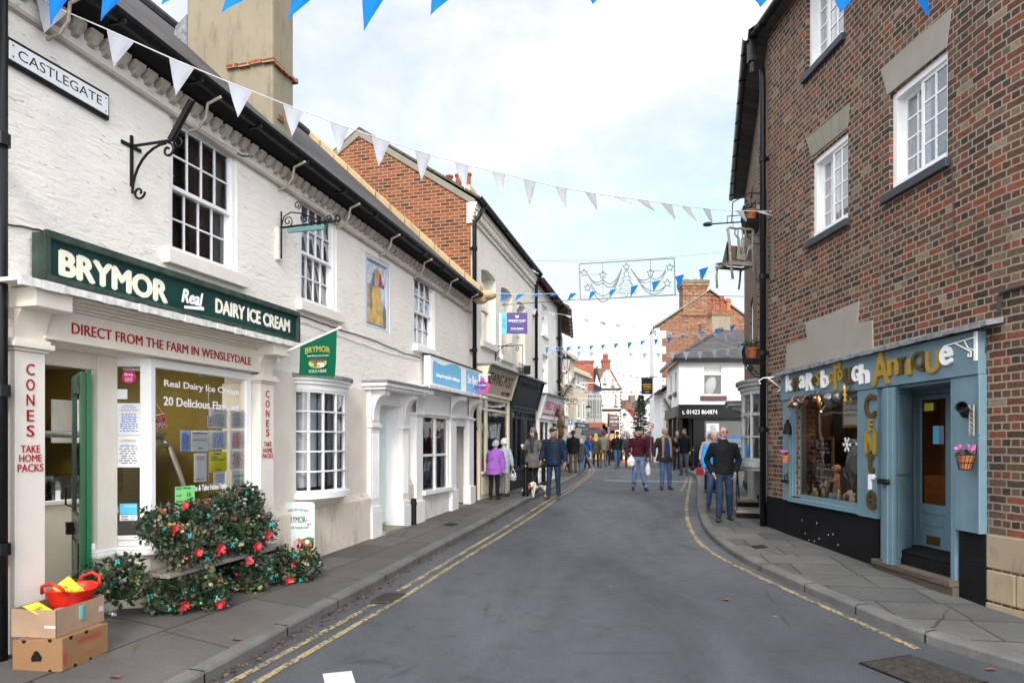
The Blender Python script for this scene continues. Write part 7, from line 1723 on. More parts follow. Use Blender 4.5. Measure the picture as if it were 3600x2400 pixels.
mb=MB();mb.box(a-.3,b+.3,.9,1.0,c-.3,e_+.2);C1.part('room_lining',mb,M.room_dark,w);mb=MB();mb.poly([(a,.16,e_-.5),(b,.16,e_-.5),(b,.16,e_),(a,.16,e_)]);C1.part('blind',mb,M.blind_cream,w)
mb=MB();mb.loft([((a+.35,.3,c),.14,.1),((a+.45,.3,c+.5),.3,.15),((a+.55,.3,c+.8),.22,.12),((a+.6,.3,c+.95),.1,.1)],10);C1.part('draped_form',mb,M.curtain,w,smooth=True)
mb=MB();mb.box(a-.12,b+.15,-.12,.04,c-.2,c-.002);C1.part('sill',mb,paint('plum sill',(.11,.04,.04),.5),w)
mb=MB();mb.box(sA-.02,sA+6.5,-.14,.05,zf0,zf1);mb.box(sA-.06,sA+6.5,-.2,0,zf1+.001,zf1+.07);mb.box(sA-.04,sA+6.5,-.18,0,zf0-.06,zf0-.001)
fa1=C1.part('fascia',mb,M.black_gloss)
mb=LMB();mb.box(-5.0,-.16,-.14,.04,zf0,zf1);C1.part('fascia',mb.done(),paint('worn dark fascia',(.06,.06,.06),.5,.3,5))
textpx(C1,FA,'t. 01423 864874',M.sign_white,.145,2398,2522,1440,1455,fa1,ext=.004,bold=.01)
mb=MB();zs=zgA+.55
for x0,x1 in((2387,2396),(2436,2476),(2608,2640)):mb.box(FA.s(x0),FA.s(x1),-.08,.2,zgA-.3,zf0-.06)
mb.box(FA.s(2476),FA.s(2608),-.08,.2,zgA-.3,zs);mb.box(FA.s(2396),FA.s(2436),.9,1.0,zgA-.3,zf0);mb.box(FA.s(2476),FA.s(2608),-.05,.1,zf0-.2,zf0-.06)
C1.part('shopfront',mb,M.black_gloss)
mb=LMB();mb.box(-5.2,-3.9,-.05,.2,zgA-.4,zf0-.01);mb.box(-3.9,-.1,-.05,.2,zgA-.4,zs);mb.box(-.25,-.1,-.05,.2,zs,zf0-.01);mb.box(-2.1,-1.9,-.05,.2,zs,zf0-.01);C1.part('shopfront',mb.done(),M.black_gloss)
mb=LMB();mb.poly([(-3.9,.05,zs),(-.25,.05,zs),(-.25,.05,zf0),(-3.9,.05,zf0)]);C1.part('pane',mb.done(),M.pane_far)
mb=MB();mb.poly([(FA.s(2476),.02,zs),(FA.s(2608),.02,zs),(FA.s(2608),.02,zf0-.2),(FA.s(2476),.02,zf0-.2)]);C1.part('pane',mb,M.glass_shop)
mb=MB();mb.box(FA.s(2450),FA.s(2640),1.4,1.5,zgA,zf0);mb.box(FA.s(2440),FA.s(2640),.2,1.4,zgA+.3,zgA+.5);C1.part('shop_room',mb,paint('grey green room',(.10,.13,.135),.8))
s0,s1=FA.s(2484),FA.s(2529);z1,z0=FA.z(2500,1487),FA.z(2500,1562)
T=Thing('window_poster','white salon poster in the window of the black shopfront','poster',FA,s0,-.04,z0);mb=MB();mb.box(s0,s1,.04,.045,z0,z1);pp=T.part('sheet',mb,M.paper)
for t,u0,u1,v0,v1 in(('KELLY',.3,.72,.80,.90),('TEGGN',.3,.72,.68,.78),('Beauty by',.24,.76,.52,.60)):T.text(t,M.ink,s0+(s1-s0)*u0,s0+(s1-s0)*u1,z0+(z1-z0)*v0,z0+(z1-z0)*v1,.039,pp,ext=.001,bold=.02)
C2=Thing('low_white_wing','low pale wing with dark guttering beyond the white corner shop','building',FAL,-9,0,zgA)
mb=MB();mb.wall(-15,-5.25,-.5,zE-1.0,[(-7,-6,2.2,3.2)],.3);mb.box(-15,-5.25,3.5,3.8,-.5,zE-1.0);mb.box(-15,-14.8,.3,3.5,-.5,zE-1);C2.part('wall',mb,M.render_white)
mb=MB();mb.box(-15,-5.25,-.02,-.001,-.5,1.9);C2.part('dado',mb,paint('grey dado',(.42,.41,.38),.7),None)
mb=MB();mb.poly([(-15,-.3,zE-1),(-5.2,-.3,zE-1),(-5.2,2,zE+.3),(-15,2,zE+.3)]);mb.poly([(-15,2,zE+.3),(-5.2,2,zE+.3),(-5.2,4,zE-1),(-15,4,zE-1)]);C2.part('roof',mb,M.slate);gutter(C2,FAL,-15,-5.25,zE-1.0,zE-1.0,.3,.08)
mb=MB();mb.box(-11.2,-11.0,-.06,.0,0,zE-1.1);mb.box(-13.2,-12.9,-.2,.0,0,zE-1.4);C2.pieces('downpipe',mb,M.black_iron)
mb=MB();mb.box(-14.9,-9.5,-.12,-.021,-.2,zE-1.7);C2.part('dark_shopfront',mb,M.charcoal)
FG=frontal(42);gs=2400/42
G1=Thing('quoined_brick_house','orange brick gabled house with white quoins and a tall chimney behind the corner shop','house',FG,FG.s(2450),0,g(42))
P_=lambda x,y:FG.px(x,y)
gm=MB();gm.prism([(FG.s(2302),-.5),P_(2302,1154),P_(2494,1026),P_(2700,1172),(FG.s(2700),-.5)],0,.4);G1.part('gable_wall',gm,M.brick_gable)
FGL=Frame(FG.P(FG.s(2302),0,0).x,42,-(2072-1800)/2400,-1.0);ze=FG.z(2302,1154)
mb=MB();mb.box(-3.2,-.0,-.03,.3,-.5,ze);w0=FGL
for v in mb.v:w=FGL.P(v.x,-v.y,v.z)-FG.o;v.x,v.y=w.x,w.y
G1.part('wall',mb,M.render_white)
apx=P_(2494,1022)
mb=MB();l0=(FG.s(2296),P_(2302,1150)[1]);r0=(FG.s(2700),P_(2700,1168)[1])
sh=3.4*(2072-1800)/2400
mb.poly([(l0[0],-.15,l0[1]),(apx[0],-.15,apx[1]+.08),(apx[0]+sh,3.4,apx[1]+.08),(l0[0]+sh,3.4,l0[1])]);mb.poly([(apx[0],-.15,apx[1]+.08),(r0[0],-.15,r0[1]),(r0[0]+sh,3.4,r0[1]),(apx[0]+sh,3.4,apx[1]+.08)]);G1.part('roof',mb,M.slate)
mb=MB();mb.prism([(l0[0],l0[1]-.05),(apx[0],apx[1]+.02),(apx[0],apx[1]+.12),(l0[0],l0[1]+.07)],-.16,.1);mb.prism([(r0[0],r0[1]-.05),(apx[0]+.001,apx[1]+.02),(apx[0]+.001,apx[1]+.12),(r0[0],r0[1]+.07)],-.16,.1);G1.part('verge',mb,M.stone_grey)
for k in range(17):
 z1=ze-.15-k*.48;w_=.55 if k%2 else.9
 if z1<.5:break
 mb=MB();mb.box(FG.s(2302)-.06,FG.s(2302)+.03+w_*.72,-.035,.3,z1-.46,z1);G1.part('quoin',mb,M.white_gloss)
s0,s1=FG.s(2400),FG.s(2484);z0,z1=FG.z(2440,1110),FG.z(2440,986)
mb=MB();mb.box(s0,s1,-.10,.9,z0,z1-.5);mb.box(s0-.05,s1+.05,-.15,.95,z1-.499,z1-.36);mb.box(s0-.12,s1+.12,-.22,1.0,z1-.359,z1-.2);c1=G1.part('chimney',mb,M.brick_gable)
mb=MB();mb.box(s0-.14,s1+.14,-.24,1.0,z1-.199,z1);G1.part('chimney_cap',mb,M.brick_soft,c1)
for sx,h,r in((s0+.3,.12,.16),(s0+.85,.14,.13),(s1-.25,.45,.1)):mb=MB();mb.lathe([(r,0),(r*.95,h*.8),(r*1.15,h)],(sx,.3,z1),10);G1.part('chimney_pot',mb,M.stone_grey,c1)
FH=frontal(38.5);s0,s1=FH.s(2503),FH.s(2567);z1=FH.z(2530,1092);hs=Thing('chimney_stack','stone rendered chimney stack with three clay pots rising behind the slate roof','chimney',FH,s0,0,4)
mb=MB();mb.box(s0,s1,0,.9,3.5,z1-.28);hs.part('shaft',mb,M.chimney);mb=MB();mb.box(s0-.03,s1+.03,-.03,.93,z1-.279,z1);hs.part('brick_top',mb,M.brick_red)
mb=MB();mb.box(s0-.62,s0-.02,-.1,.5,3.5,FH.z(2480,1136));hs.part('brick_flank',mb,M.brick_gable)
for x,y,mat in((2515,1038,'pot_red'),(2543,1037,'pot_red'),(2566,1046,'terracotta')):zt=FH.z(x,y);h=zt-z1;mb=MB();mb.lathe([(.13,0),(.15,.05),(.13,.1),(.12,h*.7),(.16,h*.75),(.17,h*.85),(.13,h*.9),(.15,h)],(FH.s(x),.3,z1),12);hs.part('chimney_pot',mb,M[mat],smooth=False)
FT2=frontal(41);c=[FT2.px(2255,1330),FT2.px(2294,1385)]
T=Thing('tavern_sign','black hanging tavern sign lettered in gold above the tree','sign',FT2,c[0][0],0,c[1][1])
mb=MB();mb.box(c[0][0],c[1][0],-.03,.03,c[1][1],c[0][1]);bd=T.part('board',mb,M.black_gloss);mb=MB();mb.box(c[0][0]-.04,c[1][0]+.04,-.05,.05,c[0][1]+.001,c[0][1]+.06);mb.tube([(c[1][0]-.2,0,c[0][1]+.1),(c[1][0]+.3,0,c[0][1]+.1)],.02,5);T.part('hanger',mb,M.black_iron)
T.text('MARKET',M.gold,c[0][0]+.08,c[1][0]-.08,c[1][1]+.52,c[1][1]+.62,-.032,bd,bold=.02);T.text('TAVERN',M.gold,c[0][0]+.1,c[1][0]-.1,c[1][1]+.38,c[1][1]+.48,-.032,bd,bold=.02);mb=MB();mb.box(c[0][0]+.1,c[1][0]-.1,-.034,-.03,c[1][1]+.28,c[1][1]+.30);mb.box(c[0][0]+.2,c[1][0]-.2,-.034,-.03,c[1][1]+.12,c[1][1]+.16);T.part('gold_rule',mb,M.gold,bd)
def oblique(px,Y,vp):return Frame((px-CX)/FPX*Y,Y,(vp-1800)/2400,1.0)
FS1=oblique(1966,46,2580)
T=Thing('stone_house','pale stone house front with parapet beyond the nail shop','house',FS1,4,0,g(50));zt=FS1.z(1966,1229)
s1=FS1.s(2018)
mb=MB();mb.box(-1,s1,0,6,-.5,zt-.25);T.part('wall',mb,M.stone);mb=MB();mb.box(-1,s1+.2,-.3,.2,zt-.249,zt);mb.box(-1,s1,-.1,0,2.9,3.1);T.part('cornice',mb,M.stone)
for q in((1970,1977,1265,1300),(1986,1994,1300,1345),(2002,2009,1310,1350),(1986,1994,1405,1455)):house_win(T,FS1,*q,2,2)
FS2=oblique(2007,60,2640);s1=FS2.s(2066);zt=FS2.z(2007,1291)
T=Thing('stone_house','taller pale stone house with projecting cornice and tall sash windows','house',FS2,4,0,g(60))
mb=MB();mb.box(0,s1,0,7,-.5,zt-.4);T.part('wall',mb,M.stone);mb=MB();mb.box(-.3,s1+.3,-.4,7,zt-.399,zt-.15);mb.box(-.15,s1+.15,-.2,7,zt-.149,zt+.1);T.part('cornice',mb,M.stone)
for q in((2025,2036,1318,1352),(2045,2054,1326,1360),(2028,2038,1417,1470),(2047,2055,1415,1474)):house_win(T,FS2,*q,1,2)
a,b=FS2.s(2024,.1),FS2.s(2064,.1);mb=MB();mb.box(a,b,-.3,0,FS2.z(2040,1503),FS2.z(2040,1486));fb=T.part('fascia',mb,M.charcoal);mb=MB();mb.box(a+.3,b-.3,-.05,.02,0,FS2.z(2040,1504));T.part('shop_window',mb,M.pane_far)
textpx(T,FS2,'Optical',M.cyan,.31,2030,2042,1490,1499,fb,bold=.02);textpx(T,FS2,'Gallery',M.paper,.31,2044,2058,1491,1500,fb)
mb=MB();mb.box(.6,1.4,1,2,zt,zt+1.9);T.part('chimney',mb,M.brick_red)
FK=frontal(70);T=Thing('tiled_house','house with a steep red tiled roof and grey timber bays','house',FK,FK.s(2075),0,g(70))
K=lambda x,y:FK.px(x,y)
mb=MB();mb.box(FK.s(2050),FK.s(2111),0,6,-.5,FK.z(2080,1372));T.part('wall',mb,M.render_white)
mb=MB();a,b=FK.s(2022),FK.s(2098);e0,rz=FK.z(2080,1376),FK.z(2080,1283)+.6;mb.poly([(a-.5,-.3,e0),(b,-.3,e0),(b,3.2,rz),(a-.5,3.2,rz)]);mb.poly([(b,6.5,e0),(a-.5,6.5,e0),(a-.5,3.2,rz),(b,3.2,rz)]);rf=T.part('roof',mb,M.tile_red)
mb=MB()
for k in range(9):mb.ball((a+(b-a)*k/8,3.2,rz+.12),.16,.1,.2,6,4)
mb.box(a,b,3.1,3.3,rz-.05,rz+.06);T.part('ridge_crest',mb,M.tile_red,rf)
mb=MB();mb.prism([K(2086,1376),K(2096,1292),K(2112,1352),K(2112,1376)],-.5,3);T.part('timber_gable',mb,M.charcoal)
mb=MB();mb.prism([K(2089,1350),K(2095,1318),K(2108,1360)],-.55,-.501);T.part('gable_panel',mb,M.render_white)
mb=MB();za,zb=FK.z(2080,1488),FK.z(2080,1388)
for x0,x1 in((2063,2086),(2088,2110)):
 a,b=FK.s(x0),FK.s(x1);mb=MB();mb.box(a,b,-.7,0,za,zb);o=T.part('bay_window',mb,M.pane_far);m2=MB()
 for k in range(5):x=a+(b-a)*k/4;m2.box(x-.05,x+.05,-.75,-.7,za,zb)
 for z in(za,za+.9,zb-.5,zb):m2.box(a-.05,b+.05,-.76,-.7,z-.06,z+.06)
 m2.box(a,b,-.74,-.7,za,za+.5);T.part('bay_frame',m2,M.dove,o)
mb=MB();mb.prism([(-1.9,FK.z(2090,1506)),(-1.9,FK.z(2090,1502)),(-.7,FK.z(2090,1485)),(-.7,FK.z(2090,1506))],FK.s(2064),FK.s(2122),'x');T.part('shop_canopy',mb,M.tile_red)
mb=MB();mb.box(FK.s(2066),FK.s(2118),-.3,0,0,FK.z(2090,1507));T.part('shop_window',mb,M.pane_far)
FN=frontal(80);T=Thing('buff_gabled_house','pale buff gabled house with black bands and a brick chimney at the far end','house',FN,FN.s(2145),0,g(80));K=lambda x,y:FN.px(x,y)
mb=MB();mb.prism([(FN.s(2105),-.5),K(2105,1344),K(2127,1300),K(2146,1300),K(2183,1366),(FN.s(2183),-.5)],0,9);T.part('wall',mb,M.render_buff)
mb=MB();mb.poly([(FN.s(2104),-.2,K(2104,1345)[1]),(FN.s(2129),-.2,K(2129,1294)[1]),(FN.s(2129)-5.0,5,K(2129,1275)[1]),(FN.s(2104)-5,5,K(2104,1345)[1])]);mb.prism([K(2146,1297),K(2186,1368),K(2184,1371),K(2144,1301)],-.2,9);T.part('roof',mb,M.tile_brown)
mb=MB();a,b=FN.s(2119),FN.s(2149);z=FN.z(2133,1262);mb.box(a+.05,b-.05,.5,1.6,FN.z(2133,1302),z-.2);mb.box(a-.05,b+.05,.4,1.7,z-.199,z);cN=T.part('chimney',mb,M.pot_red)
for x in(2128,2137):mb=MB();mb.lathe([(.2,0),(.17,.5),(.17,FN.z(0,1241)-z)],(FN.s(x),1,z),8);T.part('chimney_pot',mb,M.pot_red,cN)
for y0,y1 in((1364,1371),(1437,1445)):mb=MB();mb.box(FN.s(2110),FN.s(2183),-.06,0,FN.z(0,y1),FN.z(0,y0));T.part('band',mb,M.charcoal)
for k in range(14):y=1376+k*12;mb=MB();mb.box(FN.s(2180),FN.s(2184.5),-.08,.1,FN.z(0,y+6),FN.z(0,y));T.part('quoin',mb,M.charcoal)
for q in((2123,2130,1326,1348),(2151,2158,1331,1356),(2110,2119,1391,1423),(2160,2169,1385,1426),(2110,2118,1448,1495),(2162,2170,1452,1480)):house_win(T,FN,*q,1,2,sill='charcoal')
FO=frontal(105);T=Thing('grey_roofed_hall','long grey slate roofed building on the skyline behind the tree','building',FO,FO.s(2240),0,1)
mb=MB();a,b=FO.s(2180),FO.s(2310);mb.box(a,b,0,8,0,FO.z(0,1432));T.part('wall',mb,M.stone);mb=MB();mb.prism([(-.3,FO.z(0,1433)),(4,FO.z(0,1400)),(8.3,FO.z(0,1433))],a,b,'x');T.part('roof',mb,M.slate);mb=MB();mb.box(FO.s(2228),FO.s(2246),3,5,FO.z(0,1410),FO.z(0,1384));c_=T.part('chimney',mb,M.brick_soft)
for x in(2232,2238,2243):mb=MB();mb.lathe([(.2,0),(.16,.6)],(FO.s(x),4,FO.z(0,1384)),8);T.part('chimney_pot',mb,M.stone,c_)
FQ=frontal(95);T=Thing('white_cottage','white gabled cottage with a red tile roof behind the far tree','house',FQ,FQ.s(2210),0,1);K=lambda x,y:FQ.px(x,y)
mb=MB();mb.prism([(FQ.s(2182),-.5),K(2182,1440),K(2202,1437),K(2229,1478),(FQ.s(2229),-.5)],0,5);T.part('wall',mb,M.render_white);mb=MB();mb.prism([K(2203,1435),K(2250,1439),K(2250,1500),K(2231,1480)],.3,5.2);T.part('roof',mb,M.tile_red);mb=MB();mb.box(FQ.s(2198),FQ.s(2219),-.5,1,FQ.z(0,1440),FQ.z(0,1413));T.part('chimney',mb,M.brick_red)
FQ2=frontal(88);T=Thing('white_cottage','white gable end with a small dark window beside the tavern','house',FQ2,FQ2.s(2280),0,1);K=lambda x,y:FQ2.px(x,y)
mb=MB();mb.prism([(FQ2.s(2262),-.5),K(2262,1440),K(2278,1412),K(2310,1450),(FQ2.s(2310),-.5)],0,6);T.part('wall',mb,M.render_white);house_win(T,FQ2,2278,2287,1452,1463,1,1)
mb=MB();mb.prism([K(2278,1408),K(2312,1449),K(2312,1453),K(2278,1413)],-.2,6);mb.prism([K(2278,1408),K(2278,1413),K(2260,1444),K(2260,1439)],-.2,6);T.part('roof',mb,M.slate)
FZ=frontal(92);T=Thing('pale_shop_row','pale two storey shop row closing the square behind the market stalls','building',FZ,FZ.s(2230),0,.5)
mb=MB();mb.box(FZ.s(2185),FZ.s(2310),0,5,-.5,FZ.z(0,1492));T.part('wall',mb,M.render_white);house_win(T,FZ,2192,2212,1512,1540,3,1);house_win(T,FZ,2225,2245,1512,1540,3,1)
def fir(name,label,base,h,r,n,seed,lean=None,lights=0,trunk=True,bare=.12):
 fr=random.Random(seed);T=Thing(name,label,'tree',WORLD,base.x,-base.y,base.z)
 ax=Vc((0,0,1))if lean is None else Vc(lean).normalized();q=Vc((0,0,1)).rotation_difference(ax).to_matrix()
 mb=MB();mb.tube([base,base+ax*h*.55,base+ax*h*.97],r*.07,6,True,.008);T.part('trunk',mb,M.wood_dark)
 cm=MB();lp=[]
 for k in range(n):
  t=bare+(1-bare)*(k+fr.random())/n;rad=r*(1-t)**.85*fr.uniform(.6,1.12)+.02;a=k*2.39996+fr.uniform(-.3,.3)
  dr=Vc((cos(a),sin(a),fr.uniform(-.30,.05)));st=Vc((0,0,t*h));m_=max(3,int(rad/(h*.035)))
  for j in range(m_):
   u=(j+.7)/m_;p=st+dr*rad*u+Vc((0,0,.10*rad*u*u))
   for s_ in(-1,1,0):
    sp=Vc((-dr.y,dr.x,0))*s_+dr*.8+Vc((0,0,fr.uniform(-.25,.15)));l=h*.05*fr.uniform(.7,1.3)*(1.15-u*.4);e=p+sp.normalized()*l;w=sp.cross(Vc((fr.gauss(0,1),fr.gauss(0,1),1))).normalized()*l*.22
    cm.poly([base+q@x for x in(p-w*.5,p+sp.normalized()*l*.5+w,e,p+sp.normalized()*l*.5-w)])
  lp.append(base+q@(st+dr*rad*.9))
 T.part('crown',cm,M.fir)
 for k in range(lights):
  p=lp[fr.randrange(len(lp))];mb=MB();mb.ball(p,h*.011,None,None,6,4);T.part('fairy_light',mb,M['fairy_'+('red','green','blue','amber')[k%4]])
 return T
w=at(2253,1556,58);fir('christmas_tree','tall dark Christmas tree standing in the square',Vc((w.x,w.y,g(58))),ZC+(1556-1388)/(2400/58)-g(58),1.55,230,21,None,0,True,.05)
w=at(2190,1556,66);fir('christmas_tree','small fir tree below the far street lamp',Vc((w.x,w.y,g(66)+1.0)),2.2,.75,60,22)
w=at(1966,1412,25);fir('wall_tree','small fir with fairy lights leaning out from a wall bracket over the spectacles sign',Vc((w.x,w.y,w.z)),1.05,.46,80,23,(.55,-.15,.85),12)
w=at(2357,1440,36.5);fir('wall_tree','small fir with fairy lights leaning from the white corner shop wall',Vc((w.x,w.y,w.z-.05)),1.05,.45,80,24,(-.5,-.15,.85),12)
def lantern(px,y0,y1,Y,label,wall_px,side=1):
 k=FPX/Y;X=(px-CX)/k;z0,z1=ZC+(HY-y1)/k,ZC+(HY-y0)/k;h=z1-z0;r=h*.23
 T=Thing('street_lamp',label,'street lamp',WORLD,X,-Y,z0)
 mb=MB();mb.lathe([(r*.5,h*.30),(r*.95,h*.74)],(X,Y,z0),4);T.part('glass',mb,M.lantern_glass)
 mb=MB();mb.lathe([(r*1.1,h*.74),(r*1.2,h*.76),(r*.8,h*.88),(r*.3,h*.92),(r*.25,h*.97),(r*.1,h)],(X,Y,z0),8);T.part('cap',mb,M.black_iron)
 mb=MB()
 for j in range(4):a=j*PI/2;mb.tube([(X+r*.52*cos(a),Y+r*.52*sin(a),z0+h*.3),(X+r*.97*cos(a),Y+r*.97*sin(a),z0+h*.74)],r*.06,4)
 mb.tube([(X-r*.5,Y,z0+h*.3),(X-r*.7,Y,z0+h*.22),(X,Y,z0+h*.1),(X+r*.7,Y,z0+h*.22),(X+r*.5,Y,z0+h*.3)],r*.08,5);mb.tube([(X,Y,z0),(X,Y,z0+h*.12)],r*.15,6);T.part('cradle',mb,M.black_iron)
 mb=MB();wx=(wall_px-CX)/k;mb.tube([(X,Y,z0+.02),(wx,Y,z0+.02)],r*.1,5);mb.tube([(wx,Y,z0-h*.5),((X+wx)/2,Y,z0-h*.1),(X,Y,z0)],r*.06,5);T.part('bracket',mb,M.black_iron)
lantern(1993,1243,1312,24.5,'black street lantern on a wall bracket at the brown corner house',1966);lantern(2069,1422,1460,55,'small black lantern on a bracket before the grey timber bays',2061);lantern(2196,1450,1482,64,'distant black lantern against the white cottage gable',2185)
FP=frontal(25.5)
T=Thing('spectacles_sign','black wire spectacles hung as an optician sign under the leaning fir','sign',FP,FP.s(2012),0,FP.z(0,1413))
for x in(2001,2023):c=FP.px(x,1413);r=8/(2400/25.5);mb=MB();mb.tube([(c[0]+r*cos(k*PI/10),0,c[1]+r*sin(k*PI/10))for k in range(21)],.012,5);T.part('rim',mb,M.black_iron)
a,b=FP.px(2009,1411),FP.px(2015,1411);mb=MB();mb.tube([(a[0],0,a[1]),((a[0]+b[0])/2,0,a[1]+.03),(b[0],0,b[1])],.012,5);T.part('bridge',mb,M.black_iron);mb=MB();mb.tube([(FP.s(1970),0,FP.z(0,1401)),(FP.s(2032),0,FP.z(0,1401))],.012,5);T.part('bracket',mb,M.black_iron)
gb=fab('brown plumage',(.09,.055,.03),.9,.8,14);gb2=fab('grey plumage',(.20,.17,.14),.9,.8,14);fr=random.Random(9)
for k in range(9):
 x,y=fr.uniform(1964,1983),1425+k*11;w=at(x,y,24.2+fr.uniform(-.2,.2));mb=MB();l=.20
 mb.loft([(w,.03,.03),(w-Vc((0,0,l*.4)),.09,.07),(w-Vc((fr.uniform(-.04,.04),0,l)),.10,.08),(w-Vc((fr.uniform(-.05,.05),0,l*1.6)),.06,.05),(w-Vc((0,0,l*2.0)),.015,.015)],8)
 single('hanging_game','brown game birds hung in a bunch on the butcher wall','game bird',mb,gb if k%3 else gb2,WORLD,w.x,-w.y,w.z,group='game birds hung at the corner',smooth=True)
def roadsign(px0,px1,y0,y1,Y,name,label,shape,face,draw,postx=None):
 F=frontal(Y);a,b=F.px(px0,y1),F.px(px1,y0);T=Thing(name,label,'road sign',F,(a[0]+b[0])/2,0,a[1]);cx,cz,r=(a[0]+b[0])/2,(a[1]+b[1])/2,(b[0]-a[0])/2
 mb=MB()
 if shape=='disc':mb.prism([(cx+r*cos(k*PI/14),cz+r*sin(k*PI/14))for k in range(28)],-.01,.01)
 else:mb.box(a[0],b[0],-.01,.01,a[1],b[1])
 o=T.part('plate',mb,M[face]);draw(T,o,a,b,cx,cz,r);return T
def noleft(T,o,a,b,cx,cz,r):
 mb=MB();mb.prism([(cx+r*.74*cos(k*PI/14),cz+r*.74*sin(k*PI/14))for k in range(28)],-.013,-.0101);T.part('face',mb,M.paper,o)
 mb=MB();mb.box(cx+.02,cx+.09,-.016,-.013,cz-r*.45,cz+r*.2);mb.box(cx-r*.25,cx+.09,-.016,-.013,cz+r*.12,cz+r*.3);mb.prism([(cx-r*.5,cz+r*.2),(cx-r*.2,cz+r*.5),(cx-r*.2,cz-r*.1)],-.016,-.013);T.part('arrow',mb,M.ink,o)
 mb=MB();mb.prism([(cx-r*.58,cz+r*.46),(cx-r*.46,cz+r*.58),(cx+r*.58,cz-r*.46),(cx+r*.46,cz-r*.58)],-.019,-.016);T.part('slash',mb,M.signal_red,o)
 mb=MB();mb.tube([(cx,.04,cz+r),(cx,.04,.3)],.035,8);T.part('post',mb,M.pewter)
roadsign(2278,2299,1481,1513,41,'turn_sign','round red ringed no turn sign on a grey post','disc','signal_red',noleft)
def arrow(T,o,a,b,cx,cz,r):mb=MB();mb.box(cx-r*.14,cx+r*.14,-.013,-.0101,cz-r*.8,cz+r*.2);mb.prism([(cx-r*.55,cz+r*.1),(cx+r*.55,cz+r*.1),(cx,cz+r*.95)],-.0135,-.0102);T.part('arrow',mb,M.paper,o);mb=MB();mb.tube([(cx,.04,b[1]),(cx,.04,.3)],.035,8);T.part('post',mb,M.pewter)
roadsign(1998,2012,1474,1492,36,'one_way_sign','blue square sign with a white upward arrow','box','traffic_blue',arrow)
def zone(T,o,a,b,cx,cz,r):
 for t,v0,v1,m_ in(('Pay and',.86,.94,.1),('Display',.73,.83,.12),('ZONE',.56,.70,.1)):T.text(t,M.ink,a[0]+m_,b[0]-m_,a[1]+(b[1]-a[1])*v0,a[1]+(b[1]-a[1])*v1,-.011,o,bold=.02)
 c2=a[1]+(b[1]-a[1])*.26
 mb=MB();mb.prism([(cx+r*.85*cos(k*PI/14),c2+r*.85*sin(k*PI/14))for k in range(28)],-.013,-.0101);T.part('red_ring',mb,M.signal_red,o);mb=MB();mb.prism([(cx+r*.65*cos(k*PI/14),c2+r*.65*sin(k*PI/14))for k in range(28)],-.015,-.0131);T.part('blue_disc',mb,M.traffic_blue,o)
 mb=MB();mb.prism([(cx-r*.5,c2+r*.38),(cx-r*.38,c2+r*.5),(cx+r*.5,c2-r*.38),(cx+r*.38,c2-r*.5)],-.017,-.0151);T.part('slash',mb,M.signal_red,o)
roadsign(1996,2016,1494,1535,35.9,'parking_zone_sign','white pay and display zone plate with a no waiting disc','box','paper',zone)
FM=frontal(46)
T=Thing('churros_banner','brown food stall banner raised on a frame beside a silver pole','banner',FM,FM.s(2158),0,2);c=[FM.px(x,y)for x,y in((2140,1515),(2178,1510),(2176,1460),(2141,1454))]
mb=MB();mb.prism(c,-.02,.02);bd=T.part('panel',mb,paint('brown banner',(.12,.075,.07),.5,.2,6));a,b=c[0][0],c[1][0];h=c[3][1]-c[0][1];Z=c[0][1]
for t,v0,v1,sz in(('HOT & CRISPY',.72,.84,.12),('SPANISH CHURROS',.48,.62,.03),('freshly made',.32,.38,.3)):T.text(t,M.paper,a+.06+sz*.5,b-.06-sz*.5,Z+h*v0,Z+h*v1,-.025,bd,bold=.02)
mb=MB();mb.box(c[0][0]-.08,c[0][0]-.001,-.05,.05,Z-.9,c[3][1]+.05);T.part('frame',mb,M.black_iron)
T=Thing('silver_pole','silver tent pole standing by the food stall','pole',FM,FM.s(2137),.5,0);mb=MB();mb.tube([(FM.s(2137),-.5,g(45)-.1),(FM.s(2137),-.5,FM.z(0,1500))],.09,10);T.part('shaft',mb,M.steel)
T=Thing('market_stall','yellow market stall with a red emblem behind the crowd','market stall',FM,FM.s(2100),-1,0);mb=MB();a,b=FM.s(2062),FM.s(2134);z0,z1=g(46),FM.z(0,1527);mb.box(a,b,1,1.05,z0+.1,z1);T.part('tarpaulin',mb,paint('amber tarpaulin',(.62,.36,.02),.6,.15,2,.3));mb=MB();mb.prism([(.6,z1),(1.8,z1+.4),(3,z1)],a-.1,b+.1,'x');T.part('roof',mb,M.charcoal);mb=MB();mb.ball((FM.s(2078),.99,FM.z(0,1541)),.16,.01,.24);T.part('emblem',mb,M.signal_red)
for x in(a,b):mb=MB();mb.tube([(x,1,z0-.1),(x,1,z1)],.04,6);T.part('post',mb,M.steel)
T=Thing('food_van','open sided food stall van with a lit orange counter','food stall',FM,FM.s(2170),-2,0);a,b=FM.s(2143),FM.s(2190);z0=g(46)
mb=MB();mb.box(a,b,3.6,3.7,z0,z0+2.6);mb.box(a,b,2,3.6,z0+2.5,z0+2.6);mb.box(a,b,2,2.1,z0,z0+1.0);T.part('body',mb,M.black_iron);mb=MB();mb.box(a,b,1.9,2.0,z0+2.35,z0+2.62);T.part('valance',mb,paint('orange valance',(.65,.28,.02),.5));mb=MB();mb.box(a+.1,b-.1,3.4,3.5,z0+1.2,z0+1.9);T.part('inner_shelf',mb,emit('glowing stall shelf',(1,.5,.2),.5))  # shelf surface glows by itself to stand for light inside the stall
T=Thing('traffic_cone','orange traffic cone on the road by the stalls','traffic cone',frontal(44),frontal(44).s(2196),0,g(44)+ROAD);F=frontal(44);s_=F.s(2196);z0=g(44)+ROAD
